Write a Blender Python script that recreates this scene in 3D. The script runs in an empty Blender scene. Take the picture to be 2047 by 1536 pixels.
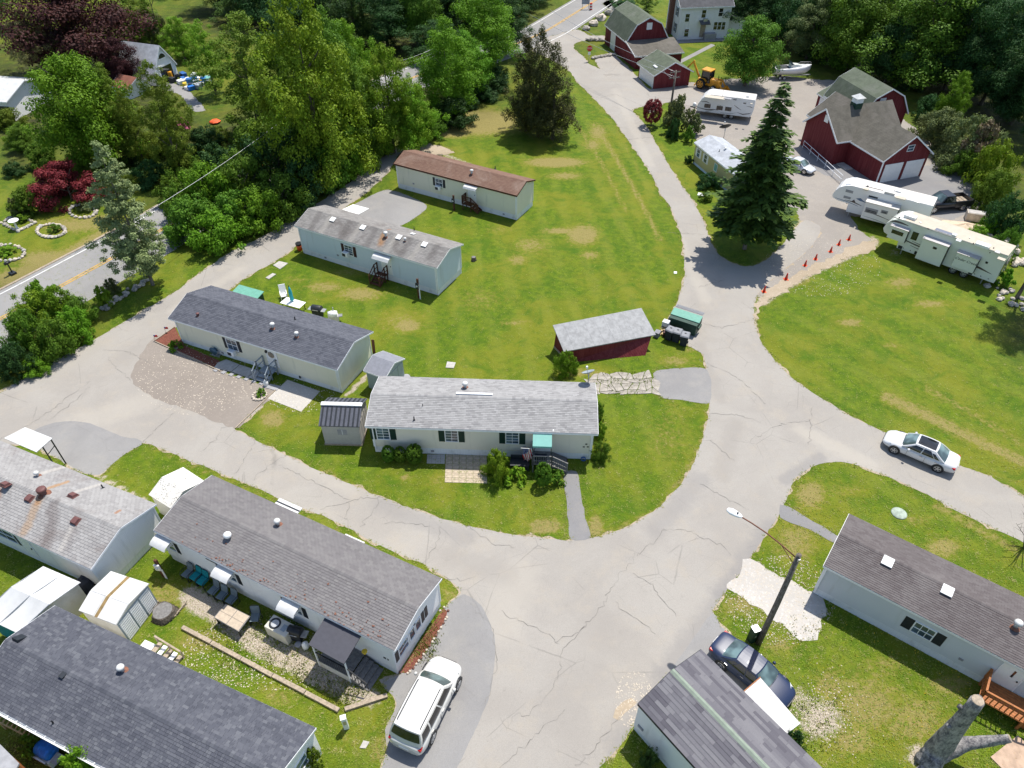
import bpy,math,random
import numpy as np
from math import sin,cos,pi,radians,atan2,hypot
from mathutils import Vector,Matrix
from mathutils.geometry import delaunay_2d_cdt

random.seed(7)
rng = np.random.default_rng(7)
S = bpy.context.scene
COL = S.collection

# ------------------------------------------------------------------ camera
F,TH,H = 1420.0,radians(42),38.0          # focal length in photo pixels, pitch below horizon, camera height
CX,CY = 1023.5,768.0
cam = bpy.data.objects.new('camera',bpy.data.cameras.new('camera'))
COL.objects.link(cam)
cam.location = (0,0,H)
cam.rotation_euler = (pi / 2 - TH,0,0)
cam.data.sensor_width = 36
cam.data.lens = F / 2047 * 36
cam.data.clip_end = 3000
S.camera = cam

# ------------------------------------------------------------------ sky, sun, exposure
SUN_EL,SUN_AZ = radians(65),radians(32)
w = bpy.data.worlds.new('World')
S.world = w
w.use_nodes = True
nt = w.node_tree
sky = nt.nodes.new('ShaderNodeTexSky')
sky.sky_type = 'NISHITA'
sky.sun_disc = False
sky.sun_elevation = SUN_EL
sky.sun_rotation = SUN_AZ
nt.links.new(sky.outputs[0],nt.nodes['Background'].inputs[0])
nt.nodes['Background'].inputs[1].default_value = 0.125
sl = bpy.data.lights.new('sun','SUN')
sl.energy = 4.3
sl.angle = radians(0.5)
sl.color = (1.0,0.955,0.88)
sun = bpy.data.objects.new('sun',sl)
COL.objects.link(sun)
SD = Vector((sin(SUN_AZ) * cos(SUN_EL),cos(SUN_AZ) * cos(SUN_EL),sin(SUN_EL)))
sun.rotation_euler = SD.to_track_quat('Z','Y').to_euler()
sun.location = (30,40,80)
S.view_settings.view_transform = 'Standard'
S.view_settings.look = 'None'
S.view_settings.gamma = 1
S.view_settings.use_curve_mapping = False
S.view_settings.exposure = 0.5
S.cycles.max_bounces = 6
S.cycles.diffuse_bounces = 3
S.cycles.transparent_max_bounces = 8

# ------------------------------------------------------------------ geometry helpers
def ray(px,py):
 x,y = (px - CX) / F,-(py - CY) / F
 return Vector((x,cos(TH) + y * sin(TH),-sin(TH) + y * cos(TH)))

def G(px,py,z=0.0):
 """the point at height z on the sight line of a photo pixel"""
 d = ray(px,py)
 t = (z - H) / d.z
 return Vector((d.x * t,d.y * t,z))

def project(X,Y,Z=0.0):
 q2 = Z - H
 yv = Y * sin(TH) + q2 * cos(TH)
 zv = np.maximum(Y * cos(TH) - q2 * sin(TH),.1)
 return CX + F * X / zv,CY - F * yv / zv

def zfor(base,toppy):
 """height above the ground point 'base' that shows at photo row toppy"""
 d = ray(base[0],toppy)
 p = G(*base)
 return H + d.z * (p.y / d.y)

class MB:
 """collects primitives, builds ONE mesh object"""
 def __init__(s):
  s.v,s.f,s.m = [],[],[]
 def poly(s,pts,m=0):
  n = len(s.v)
  s.v += [tuple(p) for p in pts]
  s.f.append(tuple(range(n,n + len(pts))))
  s.m.append(m)
  return s
 def mesh(s,verts,faces,m=0):
  n = len(s.v)
  s.v += [tuple(p) for p in verts]
  s.f += [tuple(i + n for i in f) for f in faces]
  s.m += [m] * len(faces)
  return s
 def box(s,x0,x1,y0,y1,z0,z1,m=0):
  v = [(x0,y0,z0),(x1,y0,z0),(x1,y1,z0),(x0,y1,z0),(x0,y0,z1),(x1,y0,z1),(x1,y1,z1),(x0,y1,z1)]
  return s.mesh(v,[(3,2,1,0),(4,5,6,7),(0,1,5,4),(1,2,6,5),(2,3,7,6),(3,0,4,7)],m)
 def bar(s,p,q,w,h=None,m=0,up=(0,0,1)):
  p,q = Vector(p),Vector(q)
  h = h or w
  d = (q - p).normalized()
  a = d.cross(Vector(up))
  if a.length < 1e-3: a = d.cross(Vector((1,0,0)))
  a.normalize()
  b = a.cross(d).normalized()
  a *= w / 2; b *= h / 2
  v = [p - a - b,p + a - b,p + a + b,p - a + b,q - a - b,q + a - b,q + a + b,q - a + b]
  return s.mesh(v,[(3,2,1,0),(4,5,6,7),(0,1,5,4),(1,2,6,5),(2,3,7,6),(3,0,4,7)],m)
 def tube(s,pts,radii,n=8,cap=True,m=0):
  pts = [Vector(p) for p in pts]
  if not hasattr(radii,'__len__'): radii = [radii] * len(pts)
  rings,ref = [],None
  for i,p in enumerate(pts):
   d = (pts[min(i + 1,len(pts) - 1)] - pts[max(i - 1,0)]).normalized()
   if ref is None: ref = Vector((1,0,0)) if abs(d.x) < .8 else Vector((0,1,0))
   a = (ref - d * ref.dot(d)).normalized(); b = d.cross(a); ref = a
   rings.append([p + (a * cos(2 * pi * k / n) + b * sin(2 * pi * k / n)) * radii[i] for k in range(n)])
  v = [q for r in rings for q in r]
  f = [(i * n + k,i * n + (k + 1) % n,(i + 1) * n + (k + 1) % n,(i + 1) * n + k) for i in range(len(pts) - 1) for k in range(n)]
  if cap: f += [tuple(range(n - 1,-1,-1)),tuple((len(pts) - 1) * n + k for k in range(n))]
  return s.mesh(v,f,m)
 def lathe(s,prof,c=(0,0,0),axis='z',n=16,m=0):
  """prof: list of (radius, height along the axis)"""
  v = []
  for r,h in prof:
   for k in range(n):
    a = 2 * pi * k / n
    p = {'z': (r * cos(a),r * sin(a),h),'y': (r * sin(a),h,r * cos(a)),'x': (h,r * cos(a),r * sin(a))}[axis]
    v.append((c[0] + p[0],c[1] + p[1],c[2] + p[2]))
  f = [(i * n + k,i * n + (k + 1) % n,(i + 1) * n + (k + 1) % n,(i + 1) * n + k) for i in range(len(prof) - 1) for k in range(n)]
  f += [tuple(range(n - 1,-1,-1)),tuple((len(prof) - 1) * n + k for k in range(n))]
  return s.mesh(v,f,m)
 def build(s,name,mat,parent=None,smooth=False,loc=None,bevel=0,subsurf=0):
  me = bpy.data.meshes.new(name)
  me.from_pydata(s.v,[],s.f)
  for mt in (mat if isinstance(mat,(list,tuple)) else [mat]): me.materials.append(mt)
  if any(s.m): me.polygons.foreach_set('material_index',s.m)
  if smooth: me.polygons.foreach_set('use_smooth',[True] * len(me.polygons))
  me.update()
  o = link(name,me,parent)
  if loc is not None: o.location = loc
  if bevel:
   b = o.modifiers.new('bevel','BEVEL'); b.width = bevel; b.segments = 2; b.limit_method = 'ANGLE'
  if subsurf:
   b = o.modifiers.new('smooth','SUBSURF'); b.levels = b.render_levels = subsurf
  return o

def link(name,me,parent=None):
 o = bpy.data.objects.new(name,me)
 COL.objects.link(o)
 if parent: o.parent = parent
 return o

def tag(o,label=None,cat=None,group=None,kind=None):
 if label: o['label'] = label
 if cat: o['category'] = cat
 if group: o['group'] = group
 if kind: o['kind'] = kind
 return o

def thing(name,label,cat,loc=(0,0,0),rz=0.0,group=None):
 o = bpy.data.objects.new(name,None)
 COL.objects.link(o)
 o.empty_display_size = .3
 o.location = loc
 o.rotation_euler = (0,0,rz)
 return tag(o,label,cat,group)

def kids(o,table={}):
 return [c for c in COL.objects if c.parent == o]

def copy_tree(o,loc,rz,label,scale=None,children=None):
 r = o.copy(); COL.objects.link(r)
 r.location = loc; r.rotation_euler = (0,0,rz); r['label'] = label
 if scale: r.scale = scale
 for c in (children or kids(o)):
  d = c.copy(); COL.objects.link(d); d.parent = r
  for e in kids(c):
   g = e.copy(); COL.objects.link(g); g.parent = d
 return r

def raw_mesh(name,V,Fq,mat,smooth=False):
 """fast mesh from numpy arrays of equal-sided faces"""
 me = bpy.data.meshes.new(name)
 n,k = Fq.shape
 me.vertices.add(len(V)); me.vertices.foreach_set('co',np.ascontiguousarray(V,dtype=np.float32).ravel())
 me.loops.add(n * k); me.loops.foreach_set('vertex_index',np.ascontiguousarray(Fq,dtype=np.int32).ravel())
 me.polygons.add(n); me.polygons.foreach_set('loop_start',np.arange(0,n * k,k,dtype=np.int32))
 if smooth: me.polygons.foreach_set('use_smooth',np.ones(n,dtype=bool))
 me.materials.append(mat)
 me.update(calc_edges=True); me.validate()
 return me

def lettering(cu,parent):
 """flat lettering turned into a plain mesh part"""
 t = bpy.data.objects.new('lettering',cu); COL.objects.link(t)
 me = bpy.data.meshes.new_from_object(t.evaluated_get(bpy.context.evaluated_depsgraph_get()))
 mats = list(cu.materials); bpy.data.objects.remove(t)
 if not me.materials:
  for m in mats: me.materials.append(m)
 return link('lettering',me,parent)

# ------------------------------------------------------------------ materials
class N:
 """small node-graph helper"""
 def __init__(s,name):
  s.mat = bpy.data.materials.new(name); s.mat.use_nodes = True
  s.t = s.mat.node_tree; s.bsdf = s.t.nodes['Principled BSDF']; s.out = s.t.nodes['Material Output']
 def node(s,ty,**kw):
  n = s.t.nodes.new(ty)
  for k,v in kw.items(): setattr(n,k,v)
  return n
 def put(s,sock,v):
  if isinstance(v,bpy.types.NodeSocket): s.t.links.new(v,sock)
  elif v is not None: sock.default_value = (tuple(v) + (1,) if hasattr(v,'__len__') and len(v) == 3 and sock.type == 'RGBA' else v)
 def pos(s):
  return s.node('ShaderNodeNewGeometry').outputs['Position']
 def obj(s):
  return s.node('ShaderNodeTexCoord').outputs['Object']
 def noise(s,vec,scale,detail=4,rough=.6,dist=0,out='Fac'):
  n = s.node('ShaderNodeTexNoise'); s.put(n.inputs['Vector'],vec)
  n.inputs['Scale'].default_value = scale; n.inputs['Detail'].default_value = detail
  n.inputs['Roughness'].default_value = rough; n.inputs['Distortion'].default_value = dist
  return n.outputs[0 if out == 'Fac' else 'Color']
 def math(s,op,a,b=None,c=None,clamp=False):
  n = s.node('ShaderNodeMath',operation=op); n.use_clamp = clamp
  for i,v in enumerate((a,b,c)):
   if v is not None: s.put(n.inputs[i],v)
  return n.outputs[0]
 def ramp(s,fac,lo,hi,a=0.0,b=1.0):
  n = s.node('ShaderNodeMapRange'); n.interpolation_type = 'SMOOTHSTEP'
  s.put(n.inputs[0],fac)
  for i,v in enumerate((lo,hi,a,b)): n.inputs[i + 1].default_value = v
  return n.outputs[0]
 def mix(s,fac,a,b,mode='MIX'):
  n = s.node('ShaderNodeMix',data_type='RGBA',blend_type=mode)
  s.put(n.inputs[0],fac); s.put(n.inputs[6],a); s.put(n.inputs[7],b)
  return n.outputs[2]
 def scale_vec(s,vec,v):
  n = s.node('ShaderNodeMapping'); s.put(n.inputs[0],vec); n.inputs['Scale'].default_value = v
  return n.outputs[0]
 def rot_vec(s,vec,rz,v):
  n = s.node('ShaderNodeMapping'); s.put(n.inputs[0],vec); n.inputs['Rotation'].default_value = (0,0,rz); n.inputs['Scale'].default_value = v
  return n.outputs[0]
 def bump(s,h,strength=.3,dist=.02):
  b = s.node('ShaderNodeBump'); b.inputs['Strength'].default_value = strength; b.inputs['Distance'].default_value = dist
  s.put(b.inputs['Height'],h); s.put(s.bsdf.inputs['Normal'],b.outputs[0])
 def rand(s):
  """random per piece: object random plus island random"""
  a = s.node('ShaderNodeObjectInfo').outputs['Random']; b = s.node('ShaderNodeNewGeometry').outputs['Random Per Island']
  return s.math('FRACT',s.math('ADD',s.math('MULTIPLY',a,7.31),b))
 def done(s,col,rough=.6,spec=.4,metal=0.0,coat=0.0):
  s.put(s.bsdf.inputs['Base Color'],col); s.put(s.bsdf.inputs['Roughness'],rough)
  s.put(s.bsdf.inputs['Specular IOR Level'],spec); s.put(s.bsdf.inputs['Metallic'],metal)
  if coat: s.bsdf.inputs['Coat Weight'].default_value = coat; s.bsdf.inputs['Coat Roughness'].default_value = .03
  return s.mat

def shade(c,k): return tuple(x * k for x in c)

def plain(name,col,rough=.6,var=.18,scale=4.0,spec=.4,metal=0.0,coat=0.0,bump=0.0,grime=None):
 n = N(name)
 p = n.obj()
 f = n.noise(p,scale,5,.65)
 c = n.mix(n.ramp(f,.3,.7),shade(col,1 - var),shade(col,min(1 + var,.95 / max(max(col),.01))))
 if grime: c = n.mix(n.ramp(n.noise(p,scale * .35,6,.7),.5,.72,0,.55),c,grime)
 if bump: n.bump(n.noise(p,scale * 6,3),bump,.01)
 return n.done(c,rough,spec,metal,coat)

def siding(name,col,lap=.115,grime=(.35,.35,.3)):
 """lap siding: fine horizontal relief along local z, light weathering streaks"""
 n = N(name)
 p = n.obj()
 sep = n.node('ShaderNodeSeparateXYZ'); n.put(sep.inputs[0],p)
 saw = n.math('FRACT',n.math('DIVIDE',sep.outputs[2],lap))
 n.bump(n.math('SUBTRACT',1,saw),.9,.02)
 line = n.ramp(saw,.0,.1,1,0)
 streak = n.ramp(n.noise(n.scale_vec(p,(1.2,1.2,.15)),1.6,4),.55,.8,0,.3)
 c = n.mix(streak,n.mix(n.noise(p,.7,3),shade(col,.94),shade(col,1.04)),grime)
 c = n.mix(n.math('MULTIPLY',line,.22),c,shade(col,.45))
 return n.done(c,.45,.4)

def skirting(name,col):
 n = N(name)
 p = n.obj()
 sep = n.node('ShaderNodeSeparateXYZ'); n.put(sep.inputs[0],p)
 v = n.math('ADD',sep.outputs[0],sep.outputs[1])
 saw = n.math('FRACT',n.math('DIVIDE',v,.2))
 n.bump(n.ramp(saw,.0,.2),.6,.015)
 c = n.mix(n.ramp(saw,0,.12,.25,0),col,shade(col,.5))
 c = n.mix(n.ramp(n.noise(p,1.5,5),.5,.8,0,.4),c,(.3,.29,.24))
 return n.done(c,.5,.4)

def shingles(name,cols,stain=None,stain_col=(.5,.48,.45),rough=.92):
 """each shingle its own shade; grain and long weathering streaks down the slope"""
 n = N(name)
 r = n.rand()
 cr = n.node('ShaderNodeValToRGB'); n.put(cr.inputs[0],r)
 e = cr.color_ramp.elements
 while len(e) < len(cols): e.new(.5)
 for i,c in enumerate(cols): e[i].position = i / (len(cols) - 1); e[i].color = tuple(c) + (1,)
 w_ = n.pos()
 g = n.noise(w_,40,2)
 c = n.mix(n.ramp(g,.3,.7,.0,.3),cr.outputs[0],shade(cols[0],.7))
 c = n.mix(n.ramp(n.noise(w_,.55,5,.7),.42,.7,0,.22),c,shade(cols[-1],1.15))
 if stain:
  c = n.mix(n.ramp(n.noise(w_,stain,5,.7,.6),.5,.72,0,.75),c,stain_col)
 return n.done(c,rough,.2)

def leaf(name,a,b,c=None,trans=.24):
 """leaf faces: random shade per leaf and per tree, some light passing through"""
 n = N(name)
 isl = n.node('ShaderNodeNewGeometry').outputs['Random Per Island']
 oi = n.node('ShaderNodeObjectInfo').outputs['Random']
 col = n.mix(isl,a,b)
 if c: col = n.mix(n.ramp(n.noise(n.obj(),2.2,3),.45,.7,0,.8),col,c)
 hs = n.node('ShaderNodeHueSaturation')
 n.put(hs.inputs['Hue'],n.math('ADD',n.math('MULTIPLY',oi,.03),.485)); n.put(hs.inputs['Value'],n.math('ADD',n.math('MULTIPLY',oi,.35),1.12)); n.put(hs.inputs['Color'],col)
 col = hs.outputs[0]
 n.done(col,.6,.12)
 tr = n.node('ShaderNodeBsdfTranslucent'); n.put(tr.inputs[0],n.mix(.5,col,n.mix(1,col,(1.0,1.0,.35),'MULTIPLY')))
 mx = n.node('ShaderNodeMixShader'); mx.inputs[0].default_value = trans
 n.t.links.new(n.bsdf.outputs[0],mx.inputs[1]); n.t.links.new(tr.outputs[0],mx.inputs[2]); n.t.links.new(mx.outputs[0],n.out.inputs[0])
 return n.mat

def bark(name,a,b):
 n = N(name)
 p = n.scale_vec(n.obj(),(6,6,1.6))
 f = n.noise(p,2.2,6,.7)
 if 'pale' in name: f = n.math('ADD',n.math('MULTIPLY',f,.45),n.math('MULTIPLY',n.noise(n.obj(),1.7,4,.7),.55))
 n.bump(f,.8,.05)
 return n.done(n.mix(n.ramp(f,.35,.65),a,b),.9,.2)

M = {}
WHITE = (.80,.80,.78)
M['white'] = plain('white_paint',WHITE,.4,.04,2)
M['trim'] = plain('white_trim',(.78,.79,.80),.4,.05,3)
M['metal_white'] = plain('white_metal',(.57,.57,.555),.4,.10,1.5,grime=(.55,.52,.45))
M['dirty_white'] = plain('stained_white_metal',(.62,.59,.53),.5,.08,1.6,grime=(.45,.36,.22))
M['black'] = plain('black_metal',(.015,.016,.018),.4,.2)
M['rubber'] = plain('rubber',(.018,.018,.018),.8,.2)
M['dark_green'] = plain('green_shutter_paint',(.008,.035,.025),.5)
M['maroon'] = plain('maroon_shutter_paint',(.045,.008,.014),.5)
M['charcoal'] = plain('charcoal_paint',(.02,.024,.03),.5)
M['steel'] = plain('galvanised_steel',(.45,.46,.47),.4,.15,5,.5,.7)
M['chrome'] = plain('chrome',(.7,.7,.72),.15,.03,2,.5,1.0)
M['concrete'] = plain('concrete',(.42,.40,.37),.9,.15,3,.2,grime=(.25,.24,.21))
M['conc_grey'] = plain('grey_concrete',(.30,.30,.31),.9,.12,3,.2)
M['wood_brown'] = plain('stained_brown_wood',(.085,.03,.014),.7,.35,6)
M['wood_orange'] = plain('orange_cedar_wood',(.33,.115,.03),.65,.25,6)
M['wood_old'] = plain('weathered_wood',(.33,.27,.20),.85,.25,7)
M['wood_raw'] = plain('raw_lumber',(.46,.33,.17),.8,.2,6)
M['wood_grey'] = plain('grey_weathered_deck',(.17,.165,.16),.85,.25,7)
M['paint_grey'] = plain('grey_painted_wood',(.27,.31,.34),.6,.12,5)
M['stone'] = plain('field_stone',(.36,.33,.29),.9,.35,2.5,.2,bump=.5)
M['stone_pale'] = plain('pale_stone',(.52,.46,.38),.9,.2,3,.2,bump=.4)
M['red'] = plain('red_paint',(.55,.02,.015),.45,.15)
M['orange'] = plain('orange_plastic',(.75,.10,.02),.5,.12)
M['yellow'] = plain('yellow_machine_paint',(.62,.29,.02),.45,.2,4,grime=(.25,.13,.03))
M['teal'] = plain('teal_cushion',(.0,.20,.22),.8,.2,6)
M['seafoam'] = plain('seafoam_awning',(.15,.38,.33),.5,.05,2)
M['green_dark'] = plain('dark_green_steel',(.012,.045,.03),.5,.3)
M['green_top'] = plain('faded_green_lid',(.13,.34,.26),.6,.1)
M['grey_plastic'] = plain('grey_plastic',(.20,.205,.22),.6,.12)
M['mesh_seat'] = plain('grey_blue_mesh',(.13,.17,.19),.7,.15)
M['tan_tile'] = plain('tan_table_top',(.44,.36,.27),.5,.12,5)
M['teak'] = plain('turquoise_fabric',(.02,.35,.42),.7,.1)
M['black_fabric'] = plain('black_fabric',(.02,.024,.035),.75,.2)
M['tent'] = plain('white_canvas',(.56,.56,.55),.65,.06,1.2,grime=(.46,.45,.42))
M['tail_red'] = plain('red_lamp_lens',(.45,.01,.01),.15,.05)
M['lamp_lens'] = plain('clear_lamp_lens',(.6,.62,.64),.08,.05)
M['rust'] = plain('rusty_steel',(.18,.075,.045),.8,.3,5)
M['brown_vent'] = plain('brown_vent_hood',(.13,.055,.05),.6,.15,5)
M['brick_red'] = plain('old_brick',(.16,.075,.055),.9,.3,9)
M['blue_cover'] = plain('blue_tarp',(.01,.14,.5),.5,.3,5)
M['gold'] = plain('yellow_plastic',(.65,.45,.03),.5)
M['mulch'] = plain('red_bark_mulch',(.17,.065,.045),.95,.4,14,.1,bump=.8)
M['sandpile'] = plain('pale_sand',(.56,.45,.33),.95,.12,3,.1,bump=.4)
M['awning_grey'] = plain('pinkish_grey_vinyl',(.46,.43,.43),.6,.06)
M['stone_slab'] = plain('pale_flagstone',(.33,.30,.26),.9,.22,1.5,.2,bump=.3)
M['pink'] = plain('pink_flowers',(.5,.1,.22),.7,.2)
M['skid'] = plain('blue_trim_plastic',(.03,.12,.35),.5,.1)

def glass(name,col=(.02,.03,.035),rough=.06):
 n = N(name)
 c = n.mix(n.ramp(n.noise(n.obj(),.9,2),.4,.65),col,shade(col,3.0))
 return n.done(c,rough,.8)
M['glass'] = glass('window_glass',(.035,.055,.075))
M['glass_dark'] = glass('tinted_glass',(.008,.009,.010))
M['glass_car'] = glass('windscreen_glass',(.05,.075,.075),.04)

M['cream'] = siding('cream_siding',(.76,.735,.58))
M['beige'] = siding('beige_siding',(.74,.70,.575))
M['blue_siding'] = siding('pale_blue_siding',(.60,.68,.72))
M['white_siding'] = siding('white_siding',(.80,.795,.775))
M['grey_siding'] = siding('grey_blue_siding',(.58,.60,.615),.1)
M['yellow_siding'] = siding('yellow_siding',(.48,.43,.20))
M['skirt'] = skirting('white_skirting',(.74,.76,.77))

def barn_red():
 n = N('barn_red_boards')
 p = n.obj()
 sep = n.node('ShaderNodeSeparateXYZ'); n.put(sep.inputs[0],p)
 v = n.math('ADD',sep.outputs[0],sep.outputs[1])
 saw = n.math('FRACT',n.math('DIVIDE',v,.22))
 n.bump(n.ramp(saw,0,.15),.8,.02)
 f = n.noise(n.scale_vec(p,(3,3,.25)),1.5,5,.7)
 c = n.mix(n.ramp(f,.3,.75),(.12,.014,.018),(.19,.038,.040))
 c = n.mix(n.ramp(n.noise(p,.5,4),.55,.8,0,.5),c,(.10,.03,.03))
 c = n.mix(n.ramp(saw,0,.1,.5,0),c,(.04,.006,.006))
 return n.done(c,.75,.25)
M['barn'] = barn_red()

def roofing(name,col,course=.16,streak=0,c2=None):
 """roof too far off to tell shingles apart: courses across the slope and weathering"""
 n = N(name)
 p = n.obj()
 sep = n.node('ShaderNodeSeparateXYZ'); n.put(sep.inputs[0],p)
 saw = n.math('FRACT',n.math('DIVIDE',sep.outputs[2],course))
 n.bump(saw,.4,.02)
 c = n.mix(n.ramp(n.noise(p,1.3,6,.7),.35,.7),shade(col,.82),shade(col,1.15))
 c = n.mix(n.ramp(n.noise(p,22,2),.4,.7,0,.25),c,shade(col,.6))
 if c2: c = n.mix(n.ramp(n.noise(p,.35,5,.7),.45,.65,0,.7),c,c2)
 return n.done(c,.9,.2)
M['roof_green'] = roofing('green_grey_roofing',(.115,.135,.095),c2=(.15,.16,.13))
M['roof_taupe'] = roofing('taupe_roofing',(.125,.115,.095),c2=(.16,.145,.125))
M['roof_dark'] = roofing('dark_grey_roofing',(.10,.10,.105))
M['roof_pale'] = roofing('pale_grey_roofing',(.42,.44,.47))
M['roof_white'] = roofing('white_grey_roofing',(.56,.57,.59))
M['roof_rust'] = roofing('red_brown_roofing',(.22,.09,.06))
M['roof_tin'] = plain('weathered_tin_sheet',(.24,.245,.25),.6,.18,2.5,.4,.2,bump=.2)
M['roof_tan'] = plain('tan_felt_roofing',(.30,.255,.21),.9,.15,2)
SH = dict(
 center=shingles('pale_grey_shingles',[(.225,.22,.22),(.285,.28,.275),(.31,.305,.30),(.345,.34,.335)]),
 slate=shingles('dark_slate_shingles',[(.068,.072,.088),(.080,.084,.102),(.088,.092,.11),(.098,.102,.12),(.132,.137,.153)]),
 slate2=shingles('blue_grey_shingles',[(.075,.08,.098),(.095,.10,.118),(.11,.115,.135),(.125,.13,.15)]),
 brown=shingles('brown_shingles',[(.17,.10,.075),(.19,.115,.085),(.21,.13,.095)],.3,(.27,.20,.16)),
 grey=shingles('weathered_grey_shingles',[(.20,.19,.18),(.24,.23,.215),(.28,.265,.25)],.35,(.13,.115,.105)),
 pale=shingles('weathered_pale_shingles',[(.26,.25,.245),(.30,.29,.28),(.34,.33,.32)],.3,(.19,.165,.155)),
 taupe=shingles('taupe_shingles',[(.155,.145,.145),(.175,.165,.165),(.20,.19,.185)]),
 dark=shingles('brown_grey_shingles',[(.105,.09,.09),(.125,.11,.108),(.145,.13,.128)],.3,(.17,.155,.15)),
 plank=shingles('grey_strip_shingles',[(.095,.09,.105),(.13,.125,.14),(.165,.16,.172),(.19,.185,.195)]),
)

def stains(mat,segs):
 """rust and weather streaks with a shape of their own: (a, b, half width, colour, strength) along the roof"""
 n = N.__new__(N); n.mat = mat; n.t = mat.node_tree; n.bsdf = n.t.nodes['Principled BSDF']; n.out = n.t.nodes['Material Output']
 sock = n.bsdf.inputs['Base Color']; cur = sock.links[0].from_socket
 p = n.pos(); wob = n.noise(p,1.3,5,.7)
 for a,b,wd,col,k in segs:
  d = Vector((b.x - a.x,b.y - a.y,0)); L = max(d.length,.01); d /= L
  v = n.node('ShaderNodeVectorMath',operation='SUBTRACT'); n.put(v.inputs[0],p); v.inputs[1].default_value = (a.x,a.y,0)
  def dot(q):
   m = n.node('ShaderNodeVectorMath',operation='DOT_PRODUCT'); n.put(m.inputs[0],v.outputs[0]); m.inputs[1].default_value = q; return m.outputs['Value']
  u = dot((d.x,d.y,0)); w_ = n.math('ABSOLUTE',dot((-d.y,d.x,0)))
  e = n.math('MAXIMUM',n.math('SUBTRACT',u,L),n.math('MULTIPLY',u,-1.0)); e = n.math('MAXIMUM',e,0.0)
  q = n.math('SQRT',n.math('ADD',n.math('MULTIPLY',w_,w_),n.math('MULTIPLY',e,e)))
  f = n.math('MULTIPLY',n.ramp(n.math('ADD',q,n.math('MULTIPLY',n.math('SUBTRACT',wob,.5),wd * 1.6)),wd * .25,wd * 1.3,1,0),k)
  cur = n.mix(f,cur,col)
 n.t.links.new(cur,sock)

def lawn_material():
 n = N('lawn')
 at = n.node('ShaderNodeVertexColor'); at.layer_name = 'wear'
 sep = n.node('ShaderNodeSeparateColor'); n.put(sep.inputs[0],at.outputs[0])
 dry,sand,wood = sep.outputs[0],sep.outputs[1],sep.outputs[2]
 p = n.pos()
 fine = n.noise(p,9,5,.75)
 mid = n.noise(p,1.5,6,.72)
 big = n.noise(p,.16,5,.65,.4)
 grain = n.noise(p,34,3,.7)
 c = n.mix(n.ramp(mid,.36,.66),(.050,.105,.003),(.118,.180,.005))
 c = n.mix(n.ramp(big,.4,.64,0,.85),c,(.165,.175,.012))
 c = n.mix(n.ramp(fine,.45,.75,0,.65),c,(.185,.20,.035))
 c = n.mix(n.ramp(grain,.52,.70,0,.45),c,(.038,.072,.004))
 # lush blue-green clumps
 c = n.mix(n.ramp(n.noise(p,.42,5,.65,.8),.50,.68,0,.7),c,(.052,.118,.005))
 def band(a,b,wd):
  d_ = G(*b) - G(*a); d_.normalize()
  dt = n.node('ShaderNodeVectorMath',operation='DOT_PRODUCT'); n.put(dt.inputs[0],p); dt.inputs[1].default_value = (-d_.y,d_.x,0)
  q = n.math('ADD',dt.outputs['Value'],n.math('MULTIPLY',n.noise(p,.12,3),2.5))
  return n.math('SINE',n.math('MULTIPLY',q,6.283 / wd))
 sx = n.node('ShaderNodeSeparateXYZ'); n.put(sx.inputs[0],p)
 east = n.ramp(sx.outputs[0],15,19)
 st = n.math('ADD',n.math('MULTIPLY',east,band((1775,795),(2007,910),3.4)),n.math('MULTIPLY',n.math('SUBTRACT',1,east),band((1190,250),(1300,450),2.6)))
 c = n.mix(n.math('MULTIPLY',n.ramp(st,-.2,.9),n.ramp(n.noise(p,.22,4),.35,.65,.05,.32)),c,(.19,.205,.030))
 c = n.mix(n.math('MULTIPLY',n.ramp(st,.2,-.9),n.ramp(n.noise(p,.25,4),.4,.65,0,.28)),c,(.055,.105,.005))
 d = n.math('ADD',dry,n.math('MULTIPLY',n.math('SUBTRACT',n.noise(p,2.6,7,.78),.5),1.5))
 c = n.mix(n.ramp(d,.32,.64,0,.9),c,n.mix(n.ramp(fine,.3,.7),(.20,.15,.065),(.37,.29,.17)))
 c = n.mix(n.ramp(d,.12,.5,0,.5),c,(.205,.185,.024))
 sd = n.math('ADD',sand,n.math('MULTIPLY',n.math('SUBTRACT',n.noise(p,3.2,7,.78),.5),1.1))
 c = n.mix(n.ramp(sd,.38,.66),c,n.mix(n.ramp(n.noise(p,14,3),.35,.65),(.27,.225,.165),(.47,.41,.33)))
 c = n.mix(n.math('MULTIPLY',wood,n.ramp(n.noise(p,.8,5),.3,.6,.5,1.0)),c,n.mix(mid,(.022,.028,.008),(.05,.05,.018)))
 n.bump(n.math('ADD',fine,n.math('MULTIPLY',mid,2)),.9,.06)
 return n.done(c,.85,.15)
M['lawn'] = lawn_material()

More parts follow.
